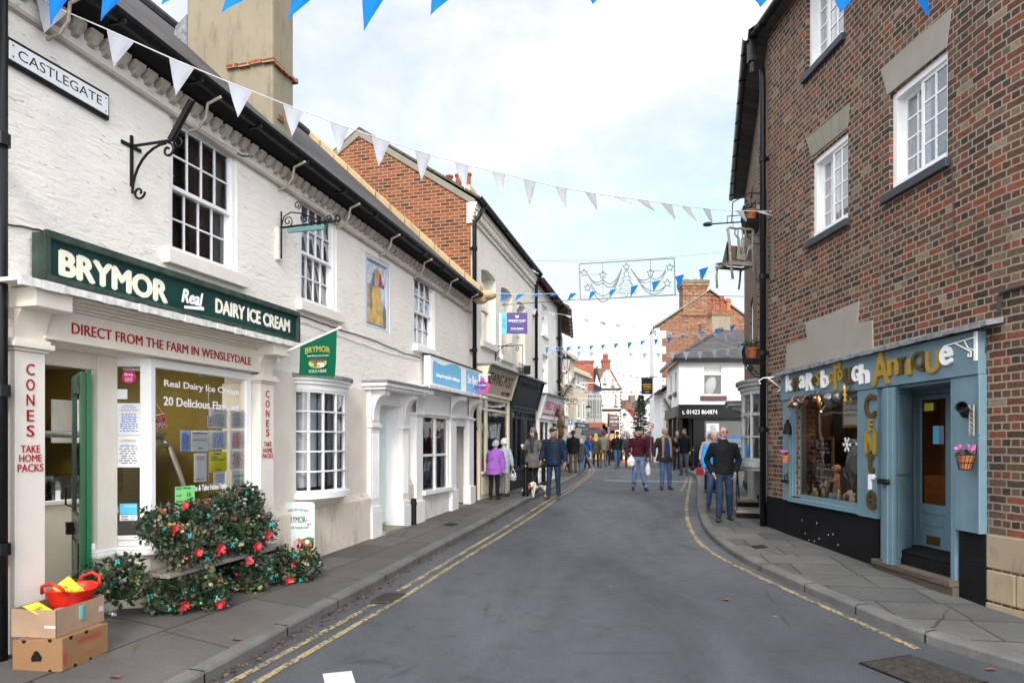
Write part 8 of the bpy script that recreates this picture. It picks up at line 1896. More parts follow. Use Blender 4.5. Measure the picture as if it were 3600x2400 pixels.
mb=MB();mb.box(s_-.2,s_+.2,-.2,.2,z0,z0+.05);mb.lathe([(.15,.05),(.03,.75)],(s_,0,z0),12);T.part('cone',mb,paint('cone orange',(.7,.12,.02),.5));mb=MB();mb.lathe([(.115,.28),(.085,.45)],(s_,0,z0),12);T.part('reflective_band',mb,M.paper)
def bollard(px,y0,y1,label,first=[None]):
 w=ground(px,y1,PAVE);h=(y1-y0)/FPX*w.y
 if first[0]is None or abs(h-first[0][1])>.2 or True:
  if first[0]is None:
   T=Thing('bollard',label,'bollard',WORLD,0,0,0,group='black bollards along the pavements')
   mb=MB();mb.lathe([(.09,0),(.09,.14),(.065,.18),(.06,.78),(.075,.80),(.075,.83),(.06,.85),(.07,.92),(.072,.95),(.05,.99),(.01,1.01)],(0,0,0),14);T.part('post',mb,M.black_gloss,smooth=False)
   mb=MB();mb.lathe([(.062,.865),(.072,.87),(.072,.895),(.062,.90)],(0,0,0),14);T.part('band',mb,M.brass);first[0]=(T.o,h);o=T.o
  else:
   o=first[0][0].copy();COL.objects.link(o);o['label']=label
   for ch in first[0][0].children:c=ch.copy();COL.objects.link(c);c.parent=o
  o.location=w;o.scale=(1,1,max(.8,min(1.15,h)))
bollard(1848,1622,1743,'black bollard with a brass band standing close before the woman in the grey poncho');bollard(1911,1628,1712,'black bollard half hidden behind the man in the navy puffer jacket');bollard(2434,1571,1653,'black bollard beside the bearded man in the dark parka');bollard(2468,1574,1662,'black bollard just behind the blonde woman with the red handbag');bollard(2386,1588,1643,'black bollard behind the man in the sheepskin jacket')
def car():
 F=frontal(30.5,1,.12,1800);w=at(2600,1556,30.5);x0=w.x+.15;z0=g(30.5)+PAVE
 T=Thing('parked_car','bright blue hatchback parked nose out by the brick house','car',WORLD,x0,-31,z0)
 mb=MB();yb=30.2
 sec=[(0,.32,.62,.70),(.12,.30,.78,.80),(.9,.28,.92,.84),(1.25,.28,.98,.85),(3.7,.3,1.0,.84),(3.95,.4,.85,.76)]
 rings=[[(x0+sx*w_,yb+y,z0+z)for sx,z in((-1,a),(-1.0,(a+b)/2),(-.96,b),(-.5,b+.06),(.5,b+.06),(.96,b),(1.0,(a+b)/2),(1,a))]for y,a,b,w_ in sec]
 def skin(rings):
  i=len(mb.v);n=len(rings[0])
  for r in rings:mb.v+=[Vc(p)for p in r]
  for k in range(len(rings)-1):
   for j in range(n):mb.face(i+k*n+j,i+k*n+(j+1)%n,i+(k+1)*n+(j+1)%n,i+(k+1)*n+j)
  mb.face(*[i+j for j in range(n)]);mb.face(*[i+(len(rings)-1)*n+j for j in reversed(range(n))])
 skin(rings)
 skin([[(x0+sx*w_,yb+y,z0+z)for sx,z in((-1,.98),(-.86,1.46),(-.5,1.52),(.5,1.52),(.86,1.46),(1,.98))]for y,w_ in((1.75,.78),(3.4,.78))])
 bp=paint('blue car paint',(.012,.085,.36),.2,.05,3,.03,.3,.6);bd=T.part('body',mb,bp,smooth=False,bevel=.02)
 mb=MB();mb.poly([(x0-.76,yb+1.02,z0+1.03),(x0+.76,yb+1.02,z0+1.03),(x0+.64,yb+1.75,z0+1.47),(x0-.64,yb+1.75,z0+1.47)]);mb.poly([(x0-.79,yb+1.1,z0+1.03),(x0-.79,yb+3.3,z0+1.03),(x0-.69,yb+3.2,z0+1.46),(x0-.69,yb+1.78,z0+1.46)]);T.part('windscreen',mb,paint('car glass',(.05,.10,.13),.06,.1,2,.02,0,.8))
 for sx in(-.58,.58):mb=MB();mb.ball((x0+sx,yb+.02,z0+.74),.14,.07,.10);T.part('headlight',mb,M.steel,smooth=True)
 mb=MB();mb.box(x0-.27,x0+.27,yb-.06,yb-.02,z0+.42,z0+.54);pl=T.part('number_plate',mb,M.paper_yellow);T.text('MZG',M.ink,x0-.2,x0+.2,z0+.44,z0+.52,yb-.062,pl,ext=.001,bold=.02)
 mb=MB();mb.box(x0-.4,x0+.4,yb-.035,yb-.005,z0+.58,z0+.66);T.part('grille',mb,M.black_iron);mb=MB();mb.box(x0-.68,x0+.68,yb-.03,yb+.1,z0+.22,z0+.36);T.part('bumper',mb,M.black_iron)
 for sx in(-.66,.66):
  for y in(.75,3.2):
   mb=MB();mb.lathe([(.2,-.1),(.30,-.09),(.31,.0),(.30,.09),(.2,.1)],(x0+sx*1.15,yb+y,z0+.30),18,(1,0,0));ty=T.part('tyre',mb,M.black_iron);mb=MB();mb.lathe([(.02,.1),(.19,.105),(.2,.08)],(x0+sx*1.15,yb+y,z0+.30),14,(1 if sx>0 else-1,0,0));T.part('rim',mb,M.steel,ty)
 for sx in(-.9,.9):mb=MB();mb.ball((x0+sx,yb+1.35,z0+1.05),.1,.06,.08);T.part('door_mirror',mb,bp)
 mb=MB();mb.tube([(x0-.3,yb+1.0,z0+1.06),(x0+.2,yb+1.3,z0+1.24)],.012,4);T.part('wiper',mb,M.black_iron)
car()
# holly wreaths, trestle bench, boxes
def leaf_shape(c,dr,nr,l,w,kind):
 dr=dr.normalized();sd=nr.cross(dr);sd=sd.normalized()if sd.length>1e-5 else dr.orthogonal().normalized();up=dr.cross(sd)
 if kind=='fir':
  return[c,c+dr*l*.5+sd*w*.5,c+dr*l,c+dr*l*.5-sd*w*.5]
 P=[]
 for t,k,z in((0,.0,0),(.22,.42,.08),(.30,.26,.03),(.5,.5,.12),(.58,.3,.05),(.78,.38,.1),(.82,.2,0)):P.append(c+dr*l*t+sd*w*k+up*l*z)
 Q=[c+dr*l]
 for t,k,z in((.82,.2,0),(.78,.38,.1),(.58,.3,.05),(.5,.5,.12),(.30,.26,.03),(.22,.42,.08)):Q.append(c+dr*l*t-sd*w*k+up*l*z)
 return P+Q
def wreath(c,nrm,Rm,label,seed,bow=True,teal=True,cones=5,n=430,bowang=None):
 fr=random.Random(seed);c=Vc(c);nrm=Vc(nrm).normalized();ex=Vc((0,0,1)).cross(nrm).normalized();ez=nrm.cross(ex)
 T=Thing('holly_wreath',label,'wreath',WORLD,c.x,-c.y,c.z-Rm,group='holly wreaths for sale by the ice cream shop')
 r=Rm*.42;Rr=Rm-r*.75
 hm,fm,vm=MB(),MB(),MB();va=fr.uniform(0,6.28),fr.uniform(0,6.28)
 mb=MB();mb.tube([c+(ex*cos(k*PI/12)+ez*sin(k*PI/12))*Rr for k in range(25)],r*.55,7);T.part('stem_ring',mb,M.fir)
 def pos(th,ph,k=1.0):e=ex*cos(th)+ez*sin(th);q=e*cos(ph)+nrm*sin(ph);return c+e*Rr+q*r*k,e,q
 for i in range(n):
  th,ph=fr.uniform(0,6.283),fr.uniform(-1.2,4.3)
  if sin(ph)<-.6:continue
  p,e,q=pos(th,ph,fr.uniform(.45,1.05));t=ex*-sin(th)+ez*cos(th)
  d=(t*fr.gauss(0,1)+q*fr.uniform(.2,1.2)+e*fr.gauss(.15,.5));l=Rm*fr.uniform(.20,.33)
  nr=(q+Vc((fr.gauss(0,.5),fr.gauss(0,.5),fr.gauss(0,.5)))).normalized()
  near_v=min(abs((th-a+PI)%(2*PI)-PI)for a in va)<.22
  k='v' if near_v and fr.random()<.6 else('fir' if fr.random()<.34 else 'h')
  (vm if k=='v' else fm if k=='fir' else hm).poly(leaf_shape(p,d,nr,l*(1.25 if k=='fir' else 1.0),l*(.34 if k=='fir' else.8),k))
 T.part('holly_leaves',hm,M.holly);T.part('fir_leaves',fm,M.fir);T.part('variegated_leaves',vm,M.variegated)
 for k in range(cones):
  th=fr.uniform(0,6.28);p,e,q=pos(th,fr.uniform(.5,2.4),1.0);mb=MB();l=Rm*.25;ax=(q+e*fr.gauss(0,.6)+Vc((0,0,fr.gauss(0,.6)))).normalized()
  mb.lathe([(l*.12,-l*.6),(l*.34,-l*.45),(l*.28,-l*.4),(l*.44,-l*.2),(l*.36,-l*.14),(l*.44,l*.05),(l*.34,l*.12),(l*.36,l*.26),(l*.24,l*.32),(l*.22,l*.45),(l*.05,l*.6)],p,7,ax);T.part('pine_cone',mb,M.cone)
 def loops(p,q,s,k,mat,nm):
  s0_=s;mb=MB();a0=fr.uniform(0,1);t1=q.orthogonal().normalized();t2=q.cross(t1)
  for j in range(k):
   w=a0+j*2*PI/k+fr.uniform(-.35,.35);s=s0_*fr.uniform(.6,1.15);d=t1*cos(w)+t2*sin(w);sd=q.cross(d)*s*.26;pr=None
   for i in range(7):
    u=i/6;o=p+d*s*sin(u*PI)*.95+q*s*(.15+.55*sin(u*PI*.5)*(1-u)+.35*u*(1-u));cur=(o-sd*(.5+sin(u*PI)),o+sd*(.5+sin(u*PI)))
    if pr:mb.poly([pr[0],pr[1],cur[1],cur[0]])
    pr=cur
  for sgn in(-1,1):d=(t1*sgn+Vc((0,0,-1.2))).normalized();sd=q.cross(d)*s*.2;mb.poly([p-sd,p+sd,p+d*s*1.3+sd+q*s*.2,p+d*s*1.5-sd+q*s*.2])
  T.part(nm,mb,mat,smooth=True)
 if bow:p,e,q=pos(bowang if bowang is not None else fr.uniform(3.6,5.9),1.3,1.1);loops(p,q,Rm*.26,8,M.ribbon_red,'red_bow')
 for k in range(3 if teal else 1):p,e,q=pos(fr.uniform(0,6.28),fr.uniform(.7,2.2),1.1);loops(p,q,Rm*.13,3,M.ribbon_teal if k!=1 else M.ribbon_red,'ribbon_curl')
 return T
N0=FL.n
def wr_ground(px,py,r,label,seed,**k):
 """standing on the pavement: the foot of the wreath is r below its centre in the photo"""
 w=gp(px,py+r*1.02);Rm=r/(FPX/w.y)
 wreath(w+Vc((0,.05,Rm*.98)),Vc((-w.x*.12+N0.x*.55,-1+N0.y,.35)),Rm,label,seed,**k)
def wr_at(px,py,r,d,label,seed,**k):
 s_,z_=FL.px(px,py,d);w=FL.P(s_,d,z_);wreath(w,Vc((N0.x*.75-.1,-.55+N0.y,.45)),r/(FPX/w.y),label,seed,**k)
wr_at(331,2040,56,.28,'plain holly wreath leaning behind the red tub, no bow',1,bow=False,teal=False,cones=3)
wr_at(428,2036,78,.22,'large plain holly wreath lying against the cream shop wall, cones but no bow',2,bow=False,teal=False,cones=5,n=520)
wr_ground(588,2086,74,'holly wreath with a big red bow on the pavement closest to the cardboard boxes',3,bowang=5.4)
wr_ground(728,2075,68,'holly wreath standing before the front trestle of the bench',4,bowang=5.2)
wr_ground(790,1998,62,'dark holly wreath in the shade under the bench plank',15,cones=3,bowang=5.0)
wr_ground(884,2018,62,'holly wreath with a wide red bow under the middle of the bench',5,bowang=1.9)
wr_ground(990,1990,60,'holly wreath with a hanging red bow by the far trestle',6,bowang=4.9)
wr_ground(1062,1984,58,'pale leaved holly wreath under the farm sign board',7,bow=False,cones=4)
wr_at(556,1846,66,.36,'holly wreath hung against the white corner post of the bay window',8,bowang=5.8)
wr_at(640,1838,62,.30,'holly wreath propped on the bay sill behind the green price card',9,bowang=1.4)
wr_at(700,1820,64,.34,'holly wreath at the centre of the heap with a wide open red bow',10,bowang=4.2)
wr_at(780,1800,66,.30,'holly wreath high in the heap below the take home packs lettering',11,bowang=2.6)
wr_at(858,1770,64,.26,'topmost holly wreath of the heap against the window frame',12,teal=True,bowang=3.6)
wr_at(902,1852,62,.40,'holly wreath at the far end of the bench against the pilaster',13,bowang=5.2)
wr_at(635,1925,68,.50,'holly wreath hanging over the near end of the bench plank',14,bow=True,bowang=5.7)
wr_at(722,1905,68,.52,'holly wreath lying on the bench plank with a red bow at its edge',16,bowang=5.5)
wr_at(808,1880,62,.44,'holly wreath in the second row on the bench with long red tails',17,bowang=3.2)
wr_at(862,1888,62,.46,'holly wreath on the bench with a bright red bow facing the street',18,bowang=5.3)
a=FL.px(737,1982,.52);b=FL.px(1003,1908,.52)
T=Thing('trestle_bench','weathered plank bench on grey folding trestles heaped with wreaths','bench',FL,(a[0]+b[0])/2,.6,.05)
mb=MB();za,zb=a[1],b[1];mb.box(a[0]-.55,b[0],-.53,-.36,za-.045,za-.005,zb-.045,zb-.005);T.part('plank',mb,M.wood_grey,bevel=.004)
mb=MB();mb.box(a[0]-.55,b[0],-.355,-.19,za-.045,za-.008,zb-.045,zb-.008);T.part('plank',mb,M.wood_grey,bevel=.004)
gtr=paint('grey trestle paint',(.22,.235,.26),.6,.1,6)
for x in(a[0]-.05,b[0]-.12):
 mb=MB();zt=za-.05;zg_=pl_z(*FL.P(x,.4,0).xy)
 for y in(-.50,-.23):
  for s_ in(-1,1):
   p0,p1=Vc((x+s_*.04,y,zt)),Vc((x+s_*.2,y,zg_));mb.tube([p0,p1],.022,4)
  mb.box(x-.12,x+.12,y-.02,y+.02,zt-.22,zt-.185)
 mb.box(x-.10,x+.10,-.55,-.2,zt-.03,zt);T.part('trestle',mb,gtr)
A,Bc,Cc=(gp(x,y)for x,y in((219,2362),(43,2351),(380,2288)))
def boxframe(A,B,C):
 return lambda u,v,z:A+(C-A)*u+(B-A)*v+Vc((0,0,z))
def panel(mb,P,u0,u1,v0,v1,z0,z1):
 i=len(mb.v)
 for z in(z0,z1):
  for u,v in((u0,v0),(u1,v0),(u1,v1),(u0,v1)):mb.v.append(P(u,v,z))
 for f in((0,3,2,1),(4,5,6,7),(0,1,5,4),(1,2,6,5),(2,3,7,6),(3,0,4,7)):mb.face(*[i+k for k in f])
zA=min(A.z,Bc.z,Cc.z);[setattr(p,'z',zA)for p in(A,Bc,Cc)]
h1=118/FPX*A.y;P1=boxframe(A,Bc,Cc)
T=Thing('fruit_box','closed brown cardboard fruit box, lower of the stack, with hand holes','box',WORLD,A.x,-A.y,zA)
mb=MB();panel(mb,P1,0,1,0,1,.004,h1);T.part('carton',mb,M.card_brown,bevel=.006)
hole=M.black_plinth
def onface(face,pts,mat,nm,o=.004):
 mb=MB();L=[]
 for u,z in pts:L.append(P1(u,0,z)+((P1(0,-1,0)-P1(0,0,0)).normalized()*o)if face=='r' else P1(0,u,z)+((P1(-1,0,0)-P1(0,0,0)).normalized()*o))
 mb.poly(L);T.part(nm,mb,mat)
onface('l',[(.42,.09),(.40,.12),(.48,.165),(.54,.17),(.62,.12),(.61,.09)],hole,'hand_hole')
for u in(.12,.45):onface('r',[(u,h1+.001),(u+.03,h1-.025),(u+.06,h1-.025),(u+.09,h1+.001)],hole,'notch');onface('r',[(u+.1,.004),(u+.12,.03),(u+.15,.03),(u+.18,.004)],hole,'notch')
for u in(.2,.72):onface('l',[(u,.004),(u+.02,.025),(u+.07,.025),(u+.09,.004)],hole,'notch');onface('l',[(u,h1+.001),(u+.02,h1-.022),(u+.07,h1-.022),(u+.09,h1+.001)],hole,'notch')
red=M.ink_red
def onr(u0,u1,z0,z1):onface('r',[(u0,z0),(u1,z0),(u1,z1),(u0,z1)],red,'printed_mark',.003)
for k in range(16):onr(.30+k*.036,.303+k*.036,h1-.085,h1-.035)
for k in range(15):onr(.312+k*.036,.326+k*.036,h1-.072,h1-.047)
onr(.30,.845,h1-.087,h1-.084);onr(.30,.845,h1-.036,h1-.033);onr(.42,.66,.075,.080)
for z in(.05,.085,.115):onr(.0+.03,.09,z,z+.022)
zB=zA+h1+.003
dv=lambda x,y,z:(lambda r:Vc((r.x*(z-ZC)/r.z,(z-ZC)/r.z,z)))(ray(x,y))
A2,B2,C2=dv(195,2243,zB),dv(40,2236,zB),dv(366,2180,zB);h2=98/FPX*A2.y;P2=boxframe(A2,B2,C2)
T=Thing('fruit_box','open pale cardboard box, upper of the stack, holding the red tub','box',WORLD,A2.x,-A2.y,zB)
mb=MB();t=.012;panel(mb,P2,0,1,0,1,0,.006);panel(mb,P2,0,1,0,t,.006,h2);panel(mb,P2,0,1,1-t,1,.006,h2);panel(mb,P2,0,t,t,1-t,.006,h2);panel(mb,P2,1-t,1,t,1-t,.006,h2);T.part('carton',mb,M.card_pale)
for(u0,z0,u1,z1,f)in((-.002,h2*.35,.0,h2*.45,1),(.88,h2*.42,.98,h2*.62,0)):
 mb=MB();panel(mb,P2,u0 if f else u0,u1,.0 if f else-.004,.25 if f else-.001,z0,z1);T.part('tape',mb,M.curtain)
mb=MB();panel(mb,P2,.004,.012,-.004,.012,0,h2);T.part('corner_seam',mb,M.wood_dark)
c0=P2(.70,.45,h2*.55)
T=Thing('red_tub','shiny red flexible plastic tub with two loop handles','tub',WORLD,c0.x,-c0.y,c0.z)
uu=(C2-A2).normalized();vv=Vc((-uu.y,uu.x,0));mb=MB();n=28
def ring(rx,ry,z,lift=0.0):return[c0+uu*rx*cos(k*2*PI/n)+vv*ry*sin(k*2*PI/n)+Vc((0,0,z+lift*max(0,abs(cos(k*2*PI/n))-.6)))for k in range(n)]
RG=[ring(.13,.10,0),ring(.165,.13,.08),ring(.205,.16,.165,.06),ring(.212,.167,.170,.06),ring(.205,.162,.178,.06),ring(.198,.154,.166,.06),ring(.155,.12,.07),ring(.12,.09,.012)]
i=len(mb.v)
for r_ in RG:mb.v+=r_
for q in range(len(RG)-1):
 for k in range(n):mb.face(i+q*n+k,i+q*n+(k+1)%n,i+(q+1)*n+(k+1)%n,i+(q+1)*n+k)
mb.face(*[i+k for k in reversed(range(n))]);mb.face(*[i+(len(RG)-1)*n+k for k in range(n)]);T.part('bowl',mb,M.red_plastic,smooth=True)
for sg in(-1,1):
 mb=MB();mb.tube([c0+uu*sg*.185+vv*.10+Vc((0,0,.175)),c0+uu*sg*.215+vv*.075+Vc((0,0,.235)),c0+uu*sg*.225+Vc((0,0,.262)),c0+uu*sg*.215-vv*.075+Vc((0,0,.235)),c0+uu*sg*.185-vv*.10+Vc((0,0,.175))],.013,8);T.part('handle',mb,M.red_plastic,smooth=True)
def slip(c,u,v,label,txt):
 T=Thing('price_card',label,'price card',WORLD,c.x,-c.y,c.z);mb=MB();mb.poly([c-u-v,c+u-v,c+u+v,c-u+v]);T.part('card',mb,M.paper_yellow)
 for t,a0,a1,b0,b1 in txt:
  me=text_mesh(t,a0,a1,b0,b1,0,0);nn=u.cross(v).normalized()*.002
  for q in me.vertices:q.co=c+u*q.co.x+v*q.co.z+nn-T.off
  T.put('lettering',me,M.ink)
T_c=c0-uu*.05+vv*-.03+Vc((0,0,.17));slip(T_c,uu*.085+Vc((0,0,.03)),Vc((0,0,.075))+vv*.06-uu*.03,'yellow card reading Cones propped in the red tub',[('Cones',-.8,.1,.3,.7),('5p',-.3,.2,-.3,.15),('Each',.25,.85,-.55,-.2)])
c1=P2(.12,.55,h2*.98);slip(c1,uu*.075,Vc((0,0,.03))+vv*.06,'yellow card lying in the corner of the open pale box',[('each',-.3,.5,-.3,.3)])
for k,(u,v)in enumerate(((.52,.10),(.30,.22))):c=P2(u,v,h2*.86);mb=MB();mb.lathe([(.05,-.1),(.052,0),(.048,.004),(.005,.004)],c,18);single('tin',['teal lidded tin near the rim of the pale box','second teal tin further back in the pale box'][k],'tin',mb,M.teal_lid,WORLD,c.x,-c.y,c.z)
w=gp(388,2165);mb=MB();fr=random.Random(2)
for k in range(14):c=w+Vc((fr.uniform(-.04,.04),fr.uniform(-.03,.03),fr.uniform(.01,.05)));u=Vc((fr.gauss(0,1),fr.gauss(0,1),fr.gauss(0,1))).normalized()*.03;v=u.orthogonal().normalized()*.02;mb.poly([c-u,c-v,c+u,c+v])
single('crumpled_wrapper','crumpled clear plastic wrapper on the pavement beside the boxes','litter',mb,M.glass,WORLD,w.x,-w.y,w.z)
for k,(x,y,lab)in enumerate(((405,2382,'small brown dead leaf on the pavement near the boxes'),(832,2250,'dark dead leaf lying on the dark flags'),(2552,2110,'pale brown leaf on the middle of the road'),(3480,2355,'curled brown leaf in the gutter by the manhole'))):
 w=gp(x,y)if k<2 else ground(x,y,ROAD);mb=MB();mb.poly([w+Vc(q)for q in((-.045,0,.006),(-.01,-.03,.02),(.05,-.01,.008),(.02,.03,.018))]);mb.poly([w+Vc(q)for q in((-.045,0,.006),(.02,.03,.018),(-.02,.035,.004))]);single('dead_leaf',lab,'leaf',mb,paint('dead leaf',(.17,.075,.03),.9),WORLD,w.x,-w.y,w.z)
# bunting and Christmas decorations over the street
def plane_pt(px,py,P0,P1):
 """ray against the upright plane through two plan points"""
 n=Vc((-(P1.y-P0.y),P1.x-P0.x,0));r=ray(px,py);t=P0.dot(n)/r.dot(n);p=r*t;p.z+=ZC;return p
def bunting(label,P0,P1,cord,flags,mat,rad=.006,seed=1,ncopy=0):
 fr=random.Random(seed);m=plane_pt(*cord[len(cord)//2],P0,P1)
 T=Thing('bunting',label,'bunting',WORLD,m.x,-m.y,m.z)
 pts=[plane_pt(x,y,P0,P1)for x,y in cord];mb=MB();mb.tube(pts,rad,4);T.part('cord',mb,M.cord)
 nrm=Vc((-(P1.y-P0.y),P1.x-P0.x,0)).normalized()
 for f in flags:
  mt=mat if len(f)<4 else f[3]
  a,b,c=(plane_pt(*q,P0,P1)for q in f[:3]);bl=nrm*fr.uniform(-.06,.06);n=6;mb=MB();rows=[]
  for i in range(n+1):
   u=i/n;L=a+(c-a)*u;Rr=b+(c-b)*u;k=max(1,n-i);rows.append([L+(Rr-L)*(j/k if i<n else 0)+bl*(u**1.5)+nrm*.02*sin(u*4+j*1.3)*u for j in range(k+1)]if i<n else[c+bl])
  for i in range(n):
   A_,B_=rows[i],rows[i+1]
   for j in range(len(A_)-1):
    if j<len(B_)-1:mb.poly([A_[j],B_[j],B_[j+1],A_[j+1]])if False else(mb.poly([A_[j],B_[j],A_[j+1]]),mb.poly([A_[j+1],B_[j],B_[j+1]]))
    else:mb.poly([A_[j],B_[-1],A_[j+1]])
  T.part('pennant',mb,M['flag_'+mt],smooth=True)
 return T
xy=lambda F,s,d:F.P(s,d,0)
PA0,PA1=xy(FL,FL.s(170),.2),Vc((FR.P(.25,.15,0).x,FR.P(.25,.15,0).y,0))
fa=[((128,-8),(236,43),(154,127)),((375,105),(473,147),(402,230)),((594,203),(683,241),(620,333)),((801,288),(886,324),(833,417)),((995,366),(1067,395),(1026,480)),((1160,427),(1227,450),(1188,543)),((1307,480),(1371,500),(1333,584)),((1459,527),(1516,545),(1485,633)),((1597,568),(1651,584),(1626,671)),((1730,605),(1778,612),(1758,693)),((1840,631),(1885,640),(1867,719)),((1951,655),(1993,663),(1987,731)),((2055,674),(2094,681),(2103,736)),((2150,688),(2196,694),(2212,722)),((2238,702),(2281,708),(2299,744)),((2323,714),(2362,719),(2377,770)),((2395,725),(2426,729),(2444,781)),((2469,732),(2498,736),(2512,787)),((2584,740),(2614,742),(2632,779)),((2650,740),(2690,744),(2708,763)),((2704,744),(2733,744),(2757,776))]
ca=[(100,-30),(236,43),(379,105),(594,202),(799,287),(1000,366),(1160,426),(1372,500),(1516,545),(1650,583),(1778,612),(1885,640),(1993,663),(2094,681),(2196,694),(2299,709),(2377,721),(2512,737),(2640,742),(2752,742)]
bunting('long string of white pennants sweeping from the street name plate to the brick corner',PA0,PA1,ca,fa,'white',.006,1)
PB0,PB1=xy(FL,-11.6,.3),Vc((6.2,8.6,0))
tips=[((171,80),168,232),((349,62),357,420),((570,33),573,625),((779,61),792,864),((1013,63),1025,1090),((1281,104),1274,1347),((1515,50),1518,1576),((1790,4),1800,1835),((2085,13),2072,2112),((2675,24),2656,2700),((2956,45),2938,2994),((3266,85),3224,3293),((3585,50),3553,3612)]
fb_=[]
for(tx_,ty),x0,x1 in tips:
 yc=-36;k=(ty-yc)/max(ty,20);k=min(k,2.2);L_=tx_+(x0-tx_)*k;Rr=tx_+(x1-tx_)*k;fb_.append(((L_,yc),(Rr,yc),(tx_,ty)))
bunting('string of large bright blue pennants along the very top of the view',PB0,PB1,[(-60,-36),(900,-37),(1800,-37),(2700,-37),(3700,-36)],fb_,'blue',.006,2)
PC0,PC1=xy(FL,-.05,.3),xy(FR2,-3.2,.5)
fc=[((1630,1025),(1651,1020),(1619,1046)),((1677,1026),(1697,1029),(1667,1053)),((1718,1029),(1742,1031),(1708,1048)),((1769,1032),(1791,1033),(1755,1062)),((1820,1033),(1845,1033),(1809,1058)),((1883,1033),(1906,1033),(1863,1052)),((1942,1033),(1966,1032),(1924,1046)),((2005,1030),(2031,1029),(1993,1061)),((2076,1024),(2099,1022),(2068,1060)),((2145,1019),(2172,1014),(2141,1045)),((2219,1007),(2246,1000),(2217,1045)),((2292,990),(2323,984),(2297,1027)),((2373,971),(2406,963),(2389,1015)),((2457,948),(2491,937),(2468,988)),((2543,920),(2562,913),(2547,942))]
bunting('string of blue pennants blown sideways under the star light frame',PC0,PC1,[(1625,1022),(1700,1029),(1800,1033),(1900,1033),(2031,1029),(2150,1018),(2246,1000),(2323,984),(2406,963),(2491,937),(2562,913),(2590,902)],fc,'blue',.005,3)
z26=lambda q:(1900+q[0]/2.6137,900+q[1]/2.6137)
def zz(fl,n_=3):return[tuple(z26(p)for p in f[:3])+tuple(f[3:])for f in fl]
PD0,PD1=xy(FL,3.2,.2),xy(FR2,-7.5,.4)
fd_=zz([((70,515),(125,525),(120,560)),((225,543),(283,550),(275,572)),((390,573),(440,580),(440,620)),((530,600),(598,608),(598,635)),((675,625),(735,635),(730,648)),((810,645),(875,652),(850,657)),((1015,675),(1068,680),(1060,750)),((1150,688),(1210,700),(1212,740)),((1290,703),(1350,712),(1350,740)),((1425,710),(1478,712),(1475,783)),((1565,715),(1620,712),(1630,748)),((1672,712),(1722,712),(1708,800)),((1798,710),(1845,708),(1840,778))])
fd_=[((1802,1069),(1828,1072),(1820,1088)),((1863,1084),(1887,1088),(1878,1110)),((1927,1097),(1949,1101),(1944,1114))]+fd_
bunting('string of small white pennants sagging below the star light frame',PD0,PD1,[(1760,1058),(1828,1072),(1900,1090),(1948,1101),(2068,1120),(2181,1143),(2250,1153),(2308,1160),(2417,1172),(2520,1172),(2605,1171)],fd_,'white',.005,4)
PE0,PE1=xy(FL,6.6,.2),xy(FR2,-7.9,.4)
fe=zz([((240,838),(287,832),(240,888)),((340,832),(378,828),(342,860)),((450,825),(493,822),(452,863)),((558,815),(600,812),(560,858)),((678,805),(720,800),(678,857)),((800,795),(842,790),(805,857)),((920,780),(965,775),(922,828)),((1042,765),(1085,760),(1058,825)),((1162,747),(1212,740),(1172,810)),((1290,726),(1325,720),(1295,768)),((1455,697),(1508,688),(1475,740)),((1600,668),(1652,660),(1615,720)),((1740,640),(1798,630),(1752,693)),((42,838),(78,838),(60,905)),((137,838),(175,838),(155,905))])
bunting('string of blue pennants rising from the nail shop to the brick side wall',PE0,PE1,[z26(q)for q in((30,838),(160,838),(287,832),(600,812),(842,790),(1085,760),(1325,720),(1508,688),(1652,660),(1798,630),(1880,612))],fe,'blue',.005,5)
PF0,PF1=xy(FL,6.0,.2),xy(FR2,-8.3,.3)
ff=zz([((98,860),(138,862),(120,925)),((215,868),(250,872),(232,940)),((332,878),(380,880),(345,935)),((447,885),(490,885),(465,935)),((570,887),(620,890),(600,905)),((693,890),(718,890),(705,905)),((812,890),(852,892),(830,928)),((932,893),(982,893),(955,940)),((1060,893),(1107,893),(1085,942)),((1190,890),(1240,888),(1212,957)),((1312,885),(1367,882),(1337,957)),((1437,878),(1492,875),(1467,948)),((1570,868),(1625,862),(1605,935)),((1692,852),(1745,848),(1725,920)),((1815,835),(1873,825),(1855,905))])
bunting('string of white pennants crossing before the slate roof of the corner shop',PF0,PF1,[z26(q)for q in((30,850),(250,872),(490,885),(718,890),(982,893),(1107,893),(1240,888),(1367,882),(1492,875),(1625,862),(1745,848),(1890,822))],ff,'white',.005,6)
PG0,PG1=Vc((1.8,25.2,0)),Vc((7.2,37,0))
fg=zz([((175,923),(202,930),(198,957)),((322,952),(350,950),(312,976)),((382,990),(412,985),(395,997)),((445,1006),(475,1008),(460,1016)),((508,1022),(540,998),(520,1030)),((578,1040),(605,1050),(590,1062)),((700,1070),(725,1074),(712,1082)),((752,1083),(778,1087),(765,1095)),((812,1095),(845,1100),(830,1108)),((872,1105),(905,1112),(890,1118)),((958,1116),(990,1104),(975,1118)),((1078,1130),(1105,1134),(1090,1144),'white'),((1118,1130),(1145,1140),(1130,1150)),((1155,1130),(1180,1134),(1160,1166),'white'),((1196,1126),(1216,1134),(1214,1164))])
bunting('sagging string of tiny mostly blue pennants from the lantern to the tavern corner',PG0,PG1,[z26(q)for q in((150,905),(202,928),(350,956),(475,1008),(605,1050),(725,1074),(905,1110),(1080,1130),(1216,1134))],fg,'blue',.005,7)
PH0,PH1=Vc((3.0,42,0)),Vc((9.2,46,0))
fh=[((2040+k*16,1374+(k%3)),(2048+k*16,1376),(2044+k*16,1383),'blue' if k%2 else 'white')for k in range(14)]
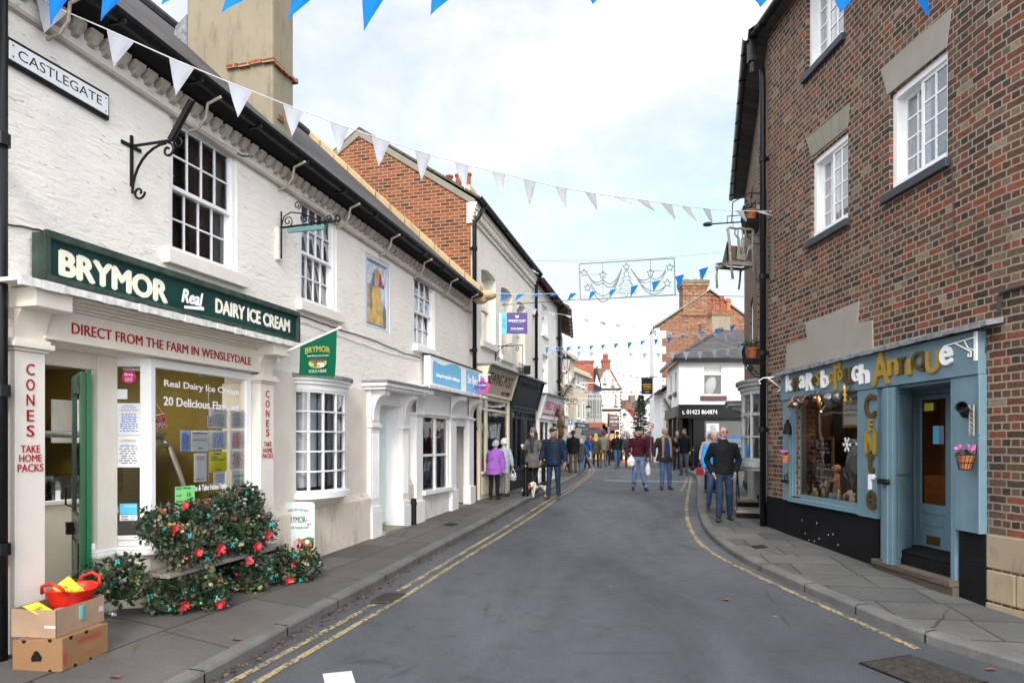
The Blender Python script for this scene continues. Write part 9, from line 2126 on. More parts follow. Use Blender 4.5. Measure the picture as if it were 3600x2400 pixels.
bunting('faint far string of small blue and white pennants across the square',PH0,PH1,[(2030,1372),(2130,1378),(2270,1372)],fh,'blue',.006,8)
PL0,PL1=xy(FL,3.6,.1),xy(FR2,-7.0,.2)
q26=lambda x,y:plane_pt(*z26((x,y)),PL0,PL1)
m=q26(790,210);T=Thing('light_frame','unlit Christmas light frame with stars, swags and a tree hung over the street','christmas lights',WORLD,m.x,-m.y,m.z)
def rope(pts,r,nm,n=5):mb=MB();mb.tube([q26(*p)for p in pts],r,n);T.part(nm,mb,M.neon_grey)
mb=MB();c4_=[q26(*p)for p in((357,72),(1228,20),(1237,355),(368,400))]
for a,b in zip(c4_,c4_[1:]+c4_[:1]):mb.tube([a,b],.022,5)
for x0,y0,x1,y1 in((572,58,575,380),(1010,35,1013,360),(1013,135,1120,132),(430,168,540,170)):mb.tube([q26(x0,y0),q26(x1,y1)],.010,4)
T.part('frame',mb,M.neon_grey)
def st(cx,cy,r):return[(cx+(r if k%2==0 else r*.5)*sin(k*PI/5),cy-(r if k%2==0 else r*.5)*cos(k*PI/5))for k in range(11)]
for cx,cy,r in((400,155,34),(573,172,36),(433,290,36),(1010,155,36),(1188,105,36),(1165,250,38)):rope(st(cx,cy,r),.020,'star')
def sw(x0,y0,x1,y1,sag):return[(x0+(x1-x0)*k/12,y0+(y1-y0)*k/12+sag*4*(k/12)*(1-k/12))for k in range(13)]
for q in((430,160,573,210,55),(573,210,745,115,85),(440,180,575,240,50),(575,240,740,130,95),(460,250,745,120,175),(470,300,740,140,190),(830,115,1010,190,65),(1010,190,1150,120,55),(840,130,1010,230,55),(1010,230,1150,140,60),(850,140,1150,270,110),(860,150,1145,285,125)):rope(sw(*q),.019,'swag')
rope([(790,125),(765,165),(775,178),(745,215),(765,222),(720,275),(745,285),(700,340),(780,342),(780,370),(800,370),(800,342),(885,335),(830,280),(852,270),(815,218),(835,208),(805,172),(818,160),(790,125)],.020,'tree_outline');rope(st(788,98,34),.018,'tree_star')
for k in range(7):y=190+k*22;w_=20+k*9;rope([(790-w_,y+4),(790,y+(4 if k%2 else-3)),(790+w_,y)],.010,'tree_light')
mb=MB();mb.tube([plane_pt(1752,1073,PL0,PL1),plane_pt(2041,1052,PL0,PL1),plane_pt(2373,1038,PL0,PL1),plane_pt(2615,1042,PL0,PL1)],.010,4);mb.tube([plane_pt(1752,916,PL0,PL1),plane_pt(2060,918,PL0,PL1),plane_pt(2330,906,PL0,PL1),plane_pt(2612,880,PL0,PL1)],.004,4);T.part('cable',mb,M.cable)
FW=frontal(40);q40=lambda x,y:Vc((FW.px(*z26((x,y)))[0],40.0,FW.px(*z26((x,y)))[1]))
m=q40(600,1230);T=Thing('light_frame','white scroll shaped light frame with hanging stars at the end of the street','christmas lights',WORLD,m.x,-m.y,m.z)
def r40(pts,r,nm):mb=MB();mb.tube([q40(*p)for p in pts],r,5);T.part(nm,mb,M.white_gloss)
r40([(360,1165),(900,1160)],.02,'bar');r40([(340,1307),(740,1303)],.012,'bar')
for sg in(-1,1):
 X=lambda x:605+sg*(605-x)*-1 if sg<0 else 605+(605-x)
 r40([(X(470),1180),(X(445),1195),(X(470),1215),(X(500),1195),(X(480),1175),(X(455),1172)],.018,'scroll');r40([(X(440),1190),(X(470),1225),(X(540),1250),(X(600),1290)],.018,'scroll');r40([(X(500),1275),(X(480),1290),(X(505),1305),(X(550),1285),(X(600),1295)],.018,'scroll')
for cx,cy,r in((815,1190,24),(765,1245,20),(880,1165,14)):r40([(cx+(r if k%2==0 else r*.5)*sin(k*PI/5),cy-(r if k%2==0 else r*.5)*cos(k*PI/5))for k in range(11)],.012,'star')
# people and dogs
tex_fold=bpy.data.textures.new('cloth folds','CLOUDS');tex_fold.noise_scale=.16;tex_fold.noise_depth=2
tex_hair=bpy.data.textures.new('hair locks','CLOUDS');tex_hair.noise_scale=.035;tex_hair.noise_depth=2
def fuse(o,voxel,smooth=3,fold=0.0,tex=None):
 """one continuous skin from the lofted volumes"""
 m=o.modifiers.new('fuse','REMESH');m.mode='VOXEL';m.voxel_size=voxel;m.use_smooth_shade=True
 if smooth:s=o.modifiers.new('relax','SMOOTH');s.factor=.5;s.iterations=smooth
 if fold:d=o.modifiers.new('folds','DISPLACE');d.texture=tex or tex_fold;d.strength=fold;d.mid_level=.5;d.texture_coords='LOCAL'
def V(*a):return Vc(a)
def lerp(a,b,t):return a+(b-a)*t
STAND=dict(la=((.235,.02,1.14),(.25,-.05,.90)),ra=((-.235,.02,1.14),(-.25,-.05,.90)),ll=((.10,-.02,.50),(.11,.02,.08)),rl=((-.10,-.02,.50),(-.11,.02,.08)))
def walk(k=1.0,side=1):
 f=((side*.10,-.14*k,.52),(side*.10,-.22*k,.09));b=((-side*.10,.02*k,.50),(-side*.10,.27*k,.13))
 P=dict(STAND);P['ll' if side>0 else 'rl']=f;P['rl' if side>0 else 'll']=b
 P['la']=((.25,side*.10*k+.04,1.15),(.26,side*.16*k-.05,.92));P['ra']=((-.25,-side*.10*k+.04,1.15),(-.26,-side*.16*k-.05,.92));return P
def person(px,yf,yt,th,label,top=None,bottom=None,pose=None,shoe=(.02,.018,.016),hair='hair_brown',hairk='short',hat=None,hem=.86,bulk=1.0,skin='skin',lean=0.0,voxel=.013,off=None,puff=False,glasses=False,scarf=None,female=False,headturn=0.0,boots=0.0,collar=None,hood=None,wide=0.0,open_front=None,scarf_tail=False,slim=True,Hm=None,hairpuff=1.0,rx=0.0):
 ox=PAVE if off is None else off
 w=ground(px,yf,ox)
 if Hm:k_=(yf-yt)/Hm;y_=FPX/k_;w=Vc(((px-CX)/k_,y_,g(y_)+ox))
 H=(yf-yt)/FPX*w.y;sc_=H/1.75
 rot=Matrix.Rotation(R(th),4,'Z')@Matrix.Scale(sc_,4)
 T=Thing('person',label,'person',WORLD,w.x,-w.y,w.z,rot=rot);T.o.name='person'
 P=dict(STAND);P.update(pose or{});vx=voxel/sc_
 Ln=Matrix.Rotation(R(lean),4,'X')
 def up(p):p=Vc(p);return(Ln@(p-V(0,0,.95)))+V(0,0,.95)if p.z>.95 else p
 sw=.175 if female else.195
 HT=Matrix.Rotation(R(headturn),4,'Z')
 def hd(p):p=Vc(p);q=HT@(p-V(0,-.01,1.6));return up(q+V(0,-.01,1.6))
 mb=MB()
 mb.loft([(up((0,.0,.88)),.14,.10),(up((0,0,1.0)),.14,.10),(up((0,-.0,1.2)),.145,.105),(up((0,0,1.38)),.165,.10),(up((0,.01,1.46)),.09,.075),(up((0,.0,1.50)),.056,.058),(hd((0,-.005,1.58)),.052,.056)],12)
 mb.ball(hd((0,-.005,1.655)),.073,.092,.100,14,10);mb.loft([(hd((0,-.035,1.545)),.028,.022),(hd((0,-.032,1.575)),.052,.05),(hd((0,-.025,1.64)),.066,.068)],10)
 mb.loft([(hd((0,-.092,1.665)),.008,.008),(hd((0,-.105,1.635)),.012,.012),(hd((0,-.108,1.618)),.015,.013),(hd((0,-.085,1.612)),.012,.01)],8)
 for s_ in(-1,1):mb.ball(hd((s_*.074,.005,1.64)),.012,.02,.032,8,6)
 mb.ball(hd((0,-.082,1.583)),.024,.012,.010,8,5);mb.ball(hd((0,-.083,1.690)),.045,.014,.010,8,5)
 for s_,(el,wr)in((1,P['la']),(-1,P['ra'])):
  el,wr=Vc(el),Vc(wr);sh=up((s_*sw,.01,1.415));el=up(el)if lean else el;wr=up(wr)if lean and wr.z>.95 else wr
  mb.loft([(sh,.05,.05),(lerp(sh,el,.5),.044,.046),(el,.036,.038),(lerp(el,wr,.4),.036,.036),(wr,.026,.022)],10)
  d=(wr-el).normalized();sd=d.cross(V(s_,0,0));sd=sd.normalized()if sd.length>.2 else V(0,1,0);nr=d.cross(sd)
  mb.loft([(wr-d*.01,.022,.026,nr),(wr+d*.04,.040,.016,nr),(wr+d*.085,.040,.014,nr)],10)
  for j,fl in enumerate((.060,.072,.068,.052)):
   b=wr+d*.08+sd*(.031-j*.0205);cl=nr*s_*.35;mb.tube([b,b+(d+cl*.3)*fl*.45,b+(d*.8+cl)*fl*.8,b+(d*.6+cl*1.5)*fl],.0088,6,True,.0065)
  b=wr+d*.02+sd*.034;mb.tube([b,b+(d*.6+sd*.75)*.035,b+(d*.95+sd*.4)*.065],.0105,6,True,.008)
 for s_,(kn,an)in((1,P['ll']),(-1,P['rl'])):
  kn,an=Vc(kn),Vc(an);hp=V(s_*.09,0,.92);mb.loft([(hp,.075,.08),(lerp(hp,kn,.5),.064,.068),(kn,.048,.05),(lerp(kn,an,.35),.046,.05),(an,.032,.036)],10)
 o=T.part('body',mb,M[skin]);fuse(o,vx*.72,2)
 mb=MB()
 for s_ in(-1,1):mb.ball(hd((s_*.029,-.088,1.662)),.0125,.008,.008,8,5)
 T.part('eyes',mb,M.eye,smooth=True)
 mb=MB();mb.ball(hd((0,-.094,1.582)),.024,.007,.007,8,5);T.part('lips',mb,M.lip,smooth=True)
 if bottom is not None:
  mb=MB();mb.loft([(V(0,0,1.02),.155,.115),(V(0,0,.95),.165,.125),(V(0,0,.86),.17,.13),(V(0,0,.80),.15,.11)],14)
  for s_,(kn,an)in((1,P['ll']),(-1,P['rl'])):
   kn,an=Vc(kn),Vc(an);hp=V(s_*.088,0,.90);e=an+(an-kn).normalized()*-.0
   f=1.0 if not(female and slim)else.84
   mb.loft([(hp,.09,.105),(lerp(hp,kn,.5),.082*f,.09*f),(kn,.066*f,.07*f),(lerp(kn,e,.5),.060*f,.066*f),(lerp(kn,e,.92),.056*f,.062*f),(e,.058*f,.064*f)],12)
  o=T.part('trousers',mb,bottom);fuse(o,vx,2,.022)
 for s_,(kn,an)in((1,P['ll']),(-1,P['rl'])):
  an=Vc(an);kn=Vc(kn);mb=MB();tilt=max(0.0,an.z-.09)*2.0;fx=s_*.03
  heel=V(an.x,an.y+.055,max(.035,an.z-.055+tilt*.3));toe=V(an.x+fx,an.y-.17,max(.03,heel.z-.01-tilt*.25))
  mb.loft([(heel+V(0,.02,0),.026,.03,V(0,0,1)),(heel,.038,.036,V(0,0,1)),(lerp(heel,toe,.45),.044,.038,V(0,0,1)),(lerp(heel,toe,.8),.046,.030,V(0,0,1)),(toe,.030,.022,V(0,0,1))],10)
  mb.loft([(an+V(0,0,-.05),.038,.045),(an+V(0,0,.03),.042,.048)],8)
  if boots:c=lerp(an,kn,boots);mb.loft([(an,.048,.054),(lerp(an,c,.5),.056,.062),(c,.062,.066)],10)
  o=T.part('shoe',mb,paint('shoe %.3f %.3f'%shoe[:2],shoe,.5,.1,9,.2));fuse(o,vx*.8,1)
 if top is not None:
  mb=MB();B=bulk;rings=[]
  prof=[(hem,.185+wide,.145+wide*.6),(hem+.06,.185+wide*.9,.145+wide*.6),(.95,.178+wide*.6,.138+wide*.5),(1.08,.172,.132),(1.22,.182,.138),(1.34,.195,.132),(1.42,.175,.11),(1.475,.09,.085),(1.50,.075,.075)]
  if female:prof=[(z,rx_*.93,ry_*.97)for z,rx_,ry_ in prof]
  prof=[p for i,p in enumerate(prof)if i<2 or p[0]>hem+.1]
  if puff:
   out=[]
   for(z0,a0,b0),(z1,a1,b1)in zip(prof,prof[1:]):
    n=max(1,int((z1-z0)/.018))
    for i in range(n):t=i/n;z=z0+(z1-z0)*t;q=.014*abs(sin(z*PI/.068));out.append((z,a0+(a1-a0)*t+q,b0+(b1-b0)*t+q))
   prof=out+[prof[-1]]
  for z,a,b in prof:rings.append((up((0,.0,z)),a*B,b*B))
  mb.loft(rings,18)
  for s_,(el,wr)in((1,P['la']),(-1,P['ra'])):
   el,wr=Vc(el),Vc(wr);sh=up((s_*(sw-.012),.01,1.405));el=up(el)if lean else el;wr=up(wr)if lean and wr.z>.95 else wr
   sg=[(sh-V(s_*.05,0,-.0),.07,.085),(sh,.078*B,.085*B),(lerp(sh,el,.5),.066*B,.07*B),(el,.058*B,.06*B),(lerp(el,wr,.5),.053*B,.055*B),(lerp(el,wr,.93),.046*B,.046*B)]
   if puff:
    out=[]
    for p,q in zip(sg,sg[1:]):
     n=6
     for i in range(n):t=i/n;c=lerp(p[0],q[0],t);out.append((c,p[1]+(q[1]-p[1])*t+.010*abs(sin(c.z*PI/.068)),p[2]+(q[2]-p[2])*t+.010*abs(sin(c.z*PI/.068))))
    sg=out+[sg[-1]]
   mb.loft(sg,12)
  if collar is None:mb.loft([(up((0,.01,1.455)),.085,.085),(up((0,.005,1.50)),.078,.080),(up((0,.0,1.535)),.074,.078)],12)
  o=T.part('jacket',mb,top);fuse(o,vx,1 if puff else 2,.012 if puff else.028)
  if collar:mb=MB();mb.loft([(up((0,.005,1.44)),.12,.10),(up((0,.01,1.48)),.125,.115),(up((0,.015,1.53)),.105,.105)],14);o=T.part('collar',mb,collar);fuse(o,vx,2,.02,tex_hair)
  if open_front:
   mb=MB();mb.loft([(up((0,-.12,.92)),.10,.075),(up((0,-.12,1.1)),.092,.072),(up((0,-.108,1.3)),.09,.07),(up((0,-.06,1.44)),.07,.06),(up((0,-.03,1.50)),.06,.055)],12);o=T.part('shirt',mb,open_front);fuse(o,vx,1,.01)
   if collar:
    for s_ in(-1,1):mb=MB();mb.loft([(up((s_*.115,-.15,.90)),.028,.03),(up((s_*.112,-.16,1.2)),.034,.03),(up((s_*.10,-.13,1.40)),.045,.03),(up((s_*.08,-.05,1.49)),.045,.03)],8);o=T.part('lapel',mb,collar);fuse(o,vx,1,.01,tex_hair)
 if hood:mb=MB();mb.loft([(up((0,.06,1.42)),.14,.06),(up((0,.09,1.48)),.15,.07),(up((0,.08,1.54)),.12,.05)],12);o=T.part('hood',mb,hood);fuse(o,vx,2,.03,tex_hair)
 if scarf:mb=MB();mb.loft([(up((0,-.02,1.42)),.11,.12),(up((0,-.02,1.47)),.115,.12),(up((0,0,1.53)),.085,.09)],12);scarf_tail and mb.loft([(up((.03,-.12,1.46)),.06,.03),(up((.04,-.16,1.3)),.07,.025),(up((.04,-.15,1.12)),.06,.02)],8);o=T.part('scarf',mb,scarf);fuse(o,vx,2,.03)
 hm=MB();hp_=hairpuff
 if hairk!='bald':
  hm.ball(hd((0,.016,1.69)),.086*hp_,.098*hp_,.094*hp_,14,10);hm.ball(hd((0,.045,1.63)),.076*hp_,.062,.075,12,8)
  if hairk=='curly':
   fr=random.Random(int(px))
   for k in range(26):a,b=fr.uniform(-1.9,1.9),fr.uniform(-.6,1.4);d=V(sin(a)*cos(b)*.092,cos(a)*cos(b)*.098+.015,sin(b)*.10);hm.ball(hd(V(0,0,1.66)+d),.032,None,None,7,5)
  if hairk=='long':
   hm.loft([(hd((0,.05,1.66)),.085,.06),(hd((0,.065,1.55)),.092,.055),(up((0,.085,1.42)),.10,.05),(up((0,.095,1.30)),.08,.035)],12)
   for s_ in(-1,1):hm.loft([(hd((s_*.07,-.0,1.67)),.022,.045),(hd((s_*.082,-.0,1.58)),.026,.045),(up((s_*.095,-.01,1.47)),.03,.04),(up((s_*.10,-.03,1.36)),.02,.03)],8)
  if hairk=='bob':hm.loft([(hd((0,.04,1.68)),.092,.07),(hd((0,.045,1.60)),.096,.07),(hd((0,.045,1.535)),.085,.06)],12);[hm.loft([(hd((s_*.074,-.02,1.68)),.02,.05),(hd((s_*.082,-.01,1.60)),.022,.05),(hd((s_*.076,0,1.55)),.016,.035)],8)for s_ in(-1,1)]
 elif hairk=='bald':[hm.ball(hd((s_*.066,.03,1.645)),.018,.05,.04,8,6)for s_ in(-1,1)];hm.ball(hd((0,.072,1.63)),.06,.028,.045,10,6)
 o=T.part('hair',hm,M[hair]);fuse(o,vx*.8,1,.02,tex_hair)
 if hat:
  kind,hmat=hat[0],hat[1];mb=MB()
  if kind=='beanie' or kind=='bobble':
   z0=1.675;mb.loft([(hd((0,.005,z0)),.088,.104),(hd((0,.005,z0+.03)),.091,.107),(hd((0,.01,z0+.08)),.084,.098),(hd((0,.015,z0+.118)),.055,.066),(hd((0,.015,z0+.13)),.02,.02)],16);mb.loft([(hd((0,.004,z0-.012)),.092,.108),(hd((0,.004,z0+.028)),.095,.111)],16)
  if kind=='cap':mb.loft([(hd((0,.0,1.69)),.090,.108),(hd((0,-.01,1.715)),.102,.125),(hd((0,-.015,1.74)),.095,.115),(hd((0,-.01,1.757)),.05,.06)],16);mb.loft([(hd((0,-.09,1.70)),.07,.012,V(0,0,1)),(hd((0,-.15,1.692)),.05,.010,V(0,0,1))],10)
  o=T.part('hat',mb,hmat);fuse(o,vx*.8,2,.006,tex_hair)
  if kind=='bobble':mb=MB();mb.ball(hd((0,.03,1.845)),.045,None,None,10,8);o=T.part('bobble',mb,hat[2],o);fuse(o,vx*.8,0,.03,tex_hair)
 if glasses:
  mb=MB()
  for s_ in(-1,1):mb.tube([hd((s_*.031+.024*cos(k*PI/6),-.103,1.660+.018*sin(k*PI/6)))for k in range(13)],.0028,4);mb.tube([hd((s_*.055,-.10,1.665)),hd((s_*.078,-.0,1.665))],.0025,4)
  mb.tube([hd((-.008,-.104,1.664)),hd((.008,-.104,1.664))],.0025,4);T.part('glasses',mb,M.black_iron)
 T.hd,T.up,T.fz=hd,up,vx
 return T
def world_of(T,p):return T.m@Vc(p)
def carried(name,label,cat,T,build,mats):
 """a thing held by a person: built in the person's axes, top-level"""
 t=Thing(name,label,cat,WORLD,rot=None);o=t.o;o.matrix_world=T.m.copy();t.off=Vc((0,0,0))
 build(t);return t
navy=denim('dark blue denim',(.022,.038,.072));blue=denim('blue denim',(.075,.135,.27));pale=denim('pale blue denim',(.14,.22,.40));greyd=denim('grey denim',(.10,.115,.14))
black=fab('black',(.014,.014,.016));blackj=fab('black jacket',(.009,.010,.012),.75,.8,7);charc=fab('charcoal wool',(.06,.06,.065))
LA=lambda**k:k
p1=person(1737,1749,1544,158,'elderly woman in a bright purple anorak leaning to the shop window',fab('purple anorak',(.27,.10,.42),.6,.8,7),black,LA(la=((.27,-.12,1.18),(.30,-.36,1.10)),ra=((-.25,-.06,1.15),(-.27,-.10,.90))),hair='hair_grey',hairk='curly',hem=.74,bulk=1.32,lean=12,female=True,wide=.03,hairpuff=1.12,Hm=1.42,slim=False)
p2=person(1770,1738,1539,150,'white haired woman in a pale grey coat standing behind the purple anorak',fab('pale blue grey coat',(.34,.38,.43)),fab('pale grey trousers',(.30,.29,.28)),LA(ra=((-.25,-.03,1.14),(-.27,-.10,.92)),la=((.25,-.08,1.15),(.22,-.2,.98))),hair='hair_white',hairk='curly',hem=.70,bulk=1.18,lean=5,female=True,hairpuff=1.15,Hm=1.45,slim=False)
def tote(t):
 mb=MB();x,y=-.27,-.13;mb.loft([(V(x,y,.47),.05,.06),(V(x,y,.50),.10,.08),(V(x,y,.62),.12,.07),(V(x,y,.70),.11,.03)],12);o=t.part('bag_body',mb,checker(),smooth=True)
 mb=MB();mb.tube([(x-.08,y,.69),(x-.03,y,.82),(x+.02,y,.84),(x+.08,y,.69)],.008,5);t.part('handle',mb,M.sign_white)
def checker():
 t=NT('black and white checked cloth');ck=t.n('ShaderNodeTexChecker');ck.inputs['Scale'].default_value=26;ck.inputs[1].default_value=(.02,.02,.022,1);ck.inputs[2].default_value=(.7,.7,.68,1);t.l(t.co(),ck.inputs['Vector']);return t.set(ck.outputs[0],.8)
_ck=checker();checker=lambda:_ck
carried('shopping_bag','black and white checked cloth bag carried by the white haired woman','bag',p2,tote,None)
p3=person(1874,1722,1498,-28,'woman in a grey poncho and bobble hat holding a white paper cup',fab('grey knit poncho',(.115,.115,.12),.95,.7,10),black,LA(ra=((-.27,-.06,1.16),(-.16,-.30,1.22)),la=((.27,-.02,1.14),(.29,-.06,.90))),hair='hair_brown',hairk='long',hat=('bobble',fab('grey rib knit',(.15,.15,.16),.95,.8,30),fab('brown fur',(.07,.05,.04),.95,.8,40)),hem=.70,bulk=1.05,female=True,wide=.10,glasses=True,scarf=fab('dark patterned scarf',(.05,.05,.06),.9,.9,40),scarf_tail=True,headturn=-22,Hm=1.72,boots=.45,skin='skin_pale')
def cup(t):mb=MB();mb.lathe([(.030,0),(.038,.10),(.039,.11),(.03,.112)],(-.15,-.36,1.22),14);t.part('cup',mb,M.paper,smooth=True)
carried('paper_cup','white takeaway paper cup in the gloved hand of the woman in the poncho','cup',p3,cup,None)
def sbag(t):mb=MB();mb.loft([(V(-.30,.04,.78),.05,.09),(V(-.31,.04,.92),.06,.13),(V(-.30,.04,1.06),.04,.11)],12);t.part('bag_body',mb,M.black_iron,smooth=True);mb=MB();mb.tube([(-.30,-.05,1.04),(-.2,-.05,1.45),(-.12,.08,1.46),(-.30,.12,1.04)],.01,5);t.part('strap',mb,M.black_iron)
carried('shoulder_bag','black shoulder bag at the hip of the woman in the poncho','bag',p3,sbag,None)
p4=person(1946,1751,1505,-16,'man in a navy quilted jacket and flat cap walking the beagle',fab('navy quilted nylon',(.012,.022,.045),.5,.4,9),navy,LA(ra=((-.28,.0,1.15),(-.30,-.10,.93)),la=((.29,.02,1.14),(.31,-.04,.90)),ll=((.11,-.02,.50),(.12,.05,.08)),rl=((-.10,-.06,.50),(-.12,-.10,.08))),shoe=(.13,.045,.02),hair='hair_grey',hat=('cap',fab('tweed',(.055,.05,.045),.9,.6,60)),hem=.84,bulk=1.2,puff=True,glasses=True,headturn=-45,off=ROAD+.04,voxel=.012,scarf=fab('brown scarf',(.09,.04,.03)))
p19=person(2543,1833,1506,-6,'bald man in a black jacket and jeans walking with both hands in his pockets',blackj,navy,LA(la=((.30,.07,1.13),(.195,-.085,.875)),ra=((-.30,.07,1.13),(-.195,-.085,.875)),ll=((.10,-.05,.50),(.135,.10,.09)),rl=((-.09,-.12,.50),(-.12,-.17,.085))),hair='hair_grey',hairk='bald',hem=.88,bulk=1.10,glasses=True,headturn=10,voxel=.011,Hm=1.8)
p21=person(2513,1795,1518,-6,'man in a sky blue jacket and jeans half hidden behind the bald man',fab('sky blue jacket',(.025,.25,.62),.6),blue,walk(.8,1),hair='hair_grey',bulk=1.1,hem=.86)
p20=person(2496,1730,1517,-10,'blonde woman in a white top and dark trousers carrying a red handbag',fab('off white jacket',(.5,.5,.5)),black,LA(ra=((-.25,.02,1.14),(-.27,-.06,.92))),shoe=(.06,.03,.02),hair='hair_white',hairk='long',female=True,glasses=True)
def hbag(t):mb=MB();mb.prism([(-.42,.50),(-.10,.50),(-.13,.72),(-.37,.72)],-.15,-.03);t.part('bag_body',mb,paint('red leather',(.42,.012,.015),.35,.1,9),bevel=.015);mb=MB();mb.tube([(-.35,-.09,.72),(-.31,-.09,.88),(-.21,-.09,.88),(-.17,-.09,.72)],.012,6);t.part('handle',mb,paint('red leather',(.42,.012,.015),.35,.1,9))
carried('handbag','structured red leather handbag hanging from the blonde woman by the kerb','handbag',p20,hbag,None)
p12=person(2243,1722,1503,0,'young man in a maroon jumper and black beanie carrying a white carrier bag',fab('maroon knit',(.055,.012,.02),.95,.6,12),pale,LA(ra=((-.27,.03,1.15),(-.26,-.20,1.02)),la=((.26,.05,1.15),(.28,.02,.90)),ll=((.10,-.06,.50),(.20,-.06,.08)),rl=((-.09,-.03,.50),(-.12,.06,.09))),shoe=(.014,.013,.013),hair='hair_blonde',hairk='bob',hat=('beanie',fab('black knit',(.016,.016,.018),.95,.7,30)),hem=.94,off=ROAD,boots=.35,skin='skin_pale',bulk=.98)
def cbag(x,y,z,w,h):
 def f(t):mb=MB();mb.loft([(V(x,y,z-h),w*.4,w*.3),(V(x,y,z-h*.85),w*.9,w*.6),(V(x,y,z-h*.5),w,w*.65),(V(x,y,z-h*.2),w*.5,w*.3),(V(x,y,z),.015,.015)],12);o=t.part('bag_body',mb,fab('thin white plastic',(.72,.73,.74),.4,1.2,12));fuse(o,.014,1,.02)
 return f
carried('carrier_bag','full white carrier bag swinging from the hand of the man in maroon','bag',p12,cbag(-.24,-.26,1.0,.12,.34),None);carried('carrier_bag','second white carrier bag hanging low behind the man in maroon','bag',p12,cbag(.29,.05,.80,.08,.40),None)
p16=person(2338,1719,1504,8,'man in an open brown sheepskin jacket and checked blue shirt pointing ahead',fab('dark brown leather',(.03,.024,.02),.5,.6,7),blue,LA(la=((.34,-.05,1.24),(.22,-.28,1.36)),ra=((-.33,.02,1.16),(-.36,-.06,.92)),ll=((.10,-.06,.50),(.13,-.02,.09)),rl=((-.11,-.10,.50),(-.15,-.14,.08))),shoe=(.05,.03,.02),hair='hair_grey',hem=.80,bulk=1.18,off=ROAD,collar=fab('cream sheepskin',(.34,.24,.13),.95,.8,40),open_front=fab('blue check shirt',(.02,.045,.17),.8,.3,60),wide=.04,glasses=False,voxel=.012)
p17=person(2405,1671,1509,-35,'bearded man in a dark parka with a fur hood and grey jeans',blackj,greyd,LA(ra=((-.25,-.04,1.14),(-.2,-.2,.98))),hair='hair_brown',hem=.84,hood=fab('parka fur',(.07,.055,.04),.95,.9,40),glasses=True,off=PAVE)
mb=MB();mb.loft([(V(0,-.07,1.53),.045,.03),(V(0,-.075,1.56),.055,.045),(V(0,-.06,1.60),.066,.055)],10);o=p17.part('beard',mb,M.hair_brown);fuse(o,.012,1,.01,tex_hair)
p18=person(2380,1652,1514,-25,'man in a dark coat mostly hidden behind the bearded man and the sheepskin jacket',charc,black,hair='hair_brown')
p11=person(2170,1647,1519,4,'man in a black fleece and faded jeans striding down the middle of the road',blackj,denim('mid blue denim',(.055,.10,.19)),walk(1.0,-1),shoe=(.05,.035,.025),hat=('beanie',black),hem=.92,off=ROAD,bulk=1.08)
p13=person(2208,1648,1524,-15,'auburn haired woman in a long dark coat and brown boots',fab('dark slate coat',(.035,.04,.048)),black,walk(.5,1),shoe=(.10,.05,.025),hair='hair_ginger',hairk='long',hem=.62,female=True,off=ROAD,boots=.9)
p14=person(2280,1630,1516,-40,'young man in a quilted maroon gilet standing by the crowd',fab('maroon gilet',(.07,.015,.028),.5),blue,hair='hair_brown',puff=True,off=ROAD)
p15=person(2300,1630,1530,150,'girl with long fair hair in a slate jacket and leggings',fab('slate jacket',(.05,.055,.07)),black,LA(ll=((.08,0,.5),(.09,.0,.08)),rl=((-.08,0,.5),(-.09,.06,.08))),hair='hair_blonde',hairk='long',female=True,hem=.80,off=ROAD)
p6=person(2015,1661,1515,172,'man in a black jacket, woolly hat and khaki trousers seen from behind',blackj,fab('khaki cotton',(.085,.075,.055)),hat=('beanie',fab('striped black knit',(.02,.02,.022),.95,.7,30)),hem=.84,bulk=1.2,wide=.02)
p7=person(2043,1661,1543,165,'child sized walker in a dark coat, jeans and green wellington boots',charc,blue,walk(.6,1),shoe=(.025,.07,.045),hem=.62,boots=.85,hood=charc,hair='hair_grey',hairk='bob')
p8=person(2064,1650,1528,-75,'woman in a bright royal blue coat and black tights',fab('royal blue coat',(.01,.07,.32)),black,walk(.7,1),shoe=(.07,.02,.02),hair='hair_brown',hairk='bob',hem=.66,female=True,wide=.03)
p9=person(2095,1643,1525,172,'blonde woman in an olive coat walking away',fab('olive coat',(.06,.055,.038)),black,walk(.6,-1),hair='hair_blonde',hairk='long',hem=.70,female=True,bulk=1.08,off=ROAD)
def brbag(t):mb=MB();mb.loft([(V(-.26,.0,.72),.06,.10),(V(-.27,0,.85),.07,.12),(V(-.26,0,.92),.03,.09)],10);t.part('bag_body',mb,paint('tan leather',(.20,.075,.025),.45,.15,9),smooth=True);mb=MB();mb.tube([(-.26,-.07,.9),(-.2,-.03,1.43),(-.26,.08,.9)],.01,5);t.part('strap',mb,M.wood_brown)
carried('shoulder_bag','tan leather shoulder bag between the blonde woman and the sage jacket','bag',p9,brbag,None)
p10=person(2120,1642,1519,-172,'man in a sage green jacket and maroon hat walking away',fab('sage jacket',(.14,.15,.115)),greyd,walk(.5,1),hat=('beanie',fab('maroon hat',(.10,.015,.025),.95,.7,30)),hem=.84,bulk=1.12,off=ROAD)
person(1997,1640,1528,-20,'person in a turquoise jacket glimpsed behind the black jacket',fab('turquoise jacket',(.02,.28,.32)),blue,hair='hair_grey',off=PAVE,voxel=.02)
person(2076,1630,1530,0,'person in a red scarf glimpsed behind the royal blue coat',fab('navy coat',(.02,.03,.06)),blue,hair='hair_brown',hairk='long',scarf=fab('red scarf',(.4,.02,.03)),female=True,off=ROAD,voxel=.02)
person(2135,1634,1528,0,'person in a wine red coat glimpsed beside the sage jacket',fab('wine coat',(.14,.015,.03)),black,hair='hair_blonde',off=ROAD,voxel=.02)
person(2190,1618,1527,0,'distant person in a dark jacket by the traffic cone',charc,black,hair='hair_brown',off=ROAD,voxel=.022)
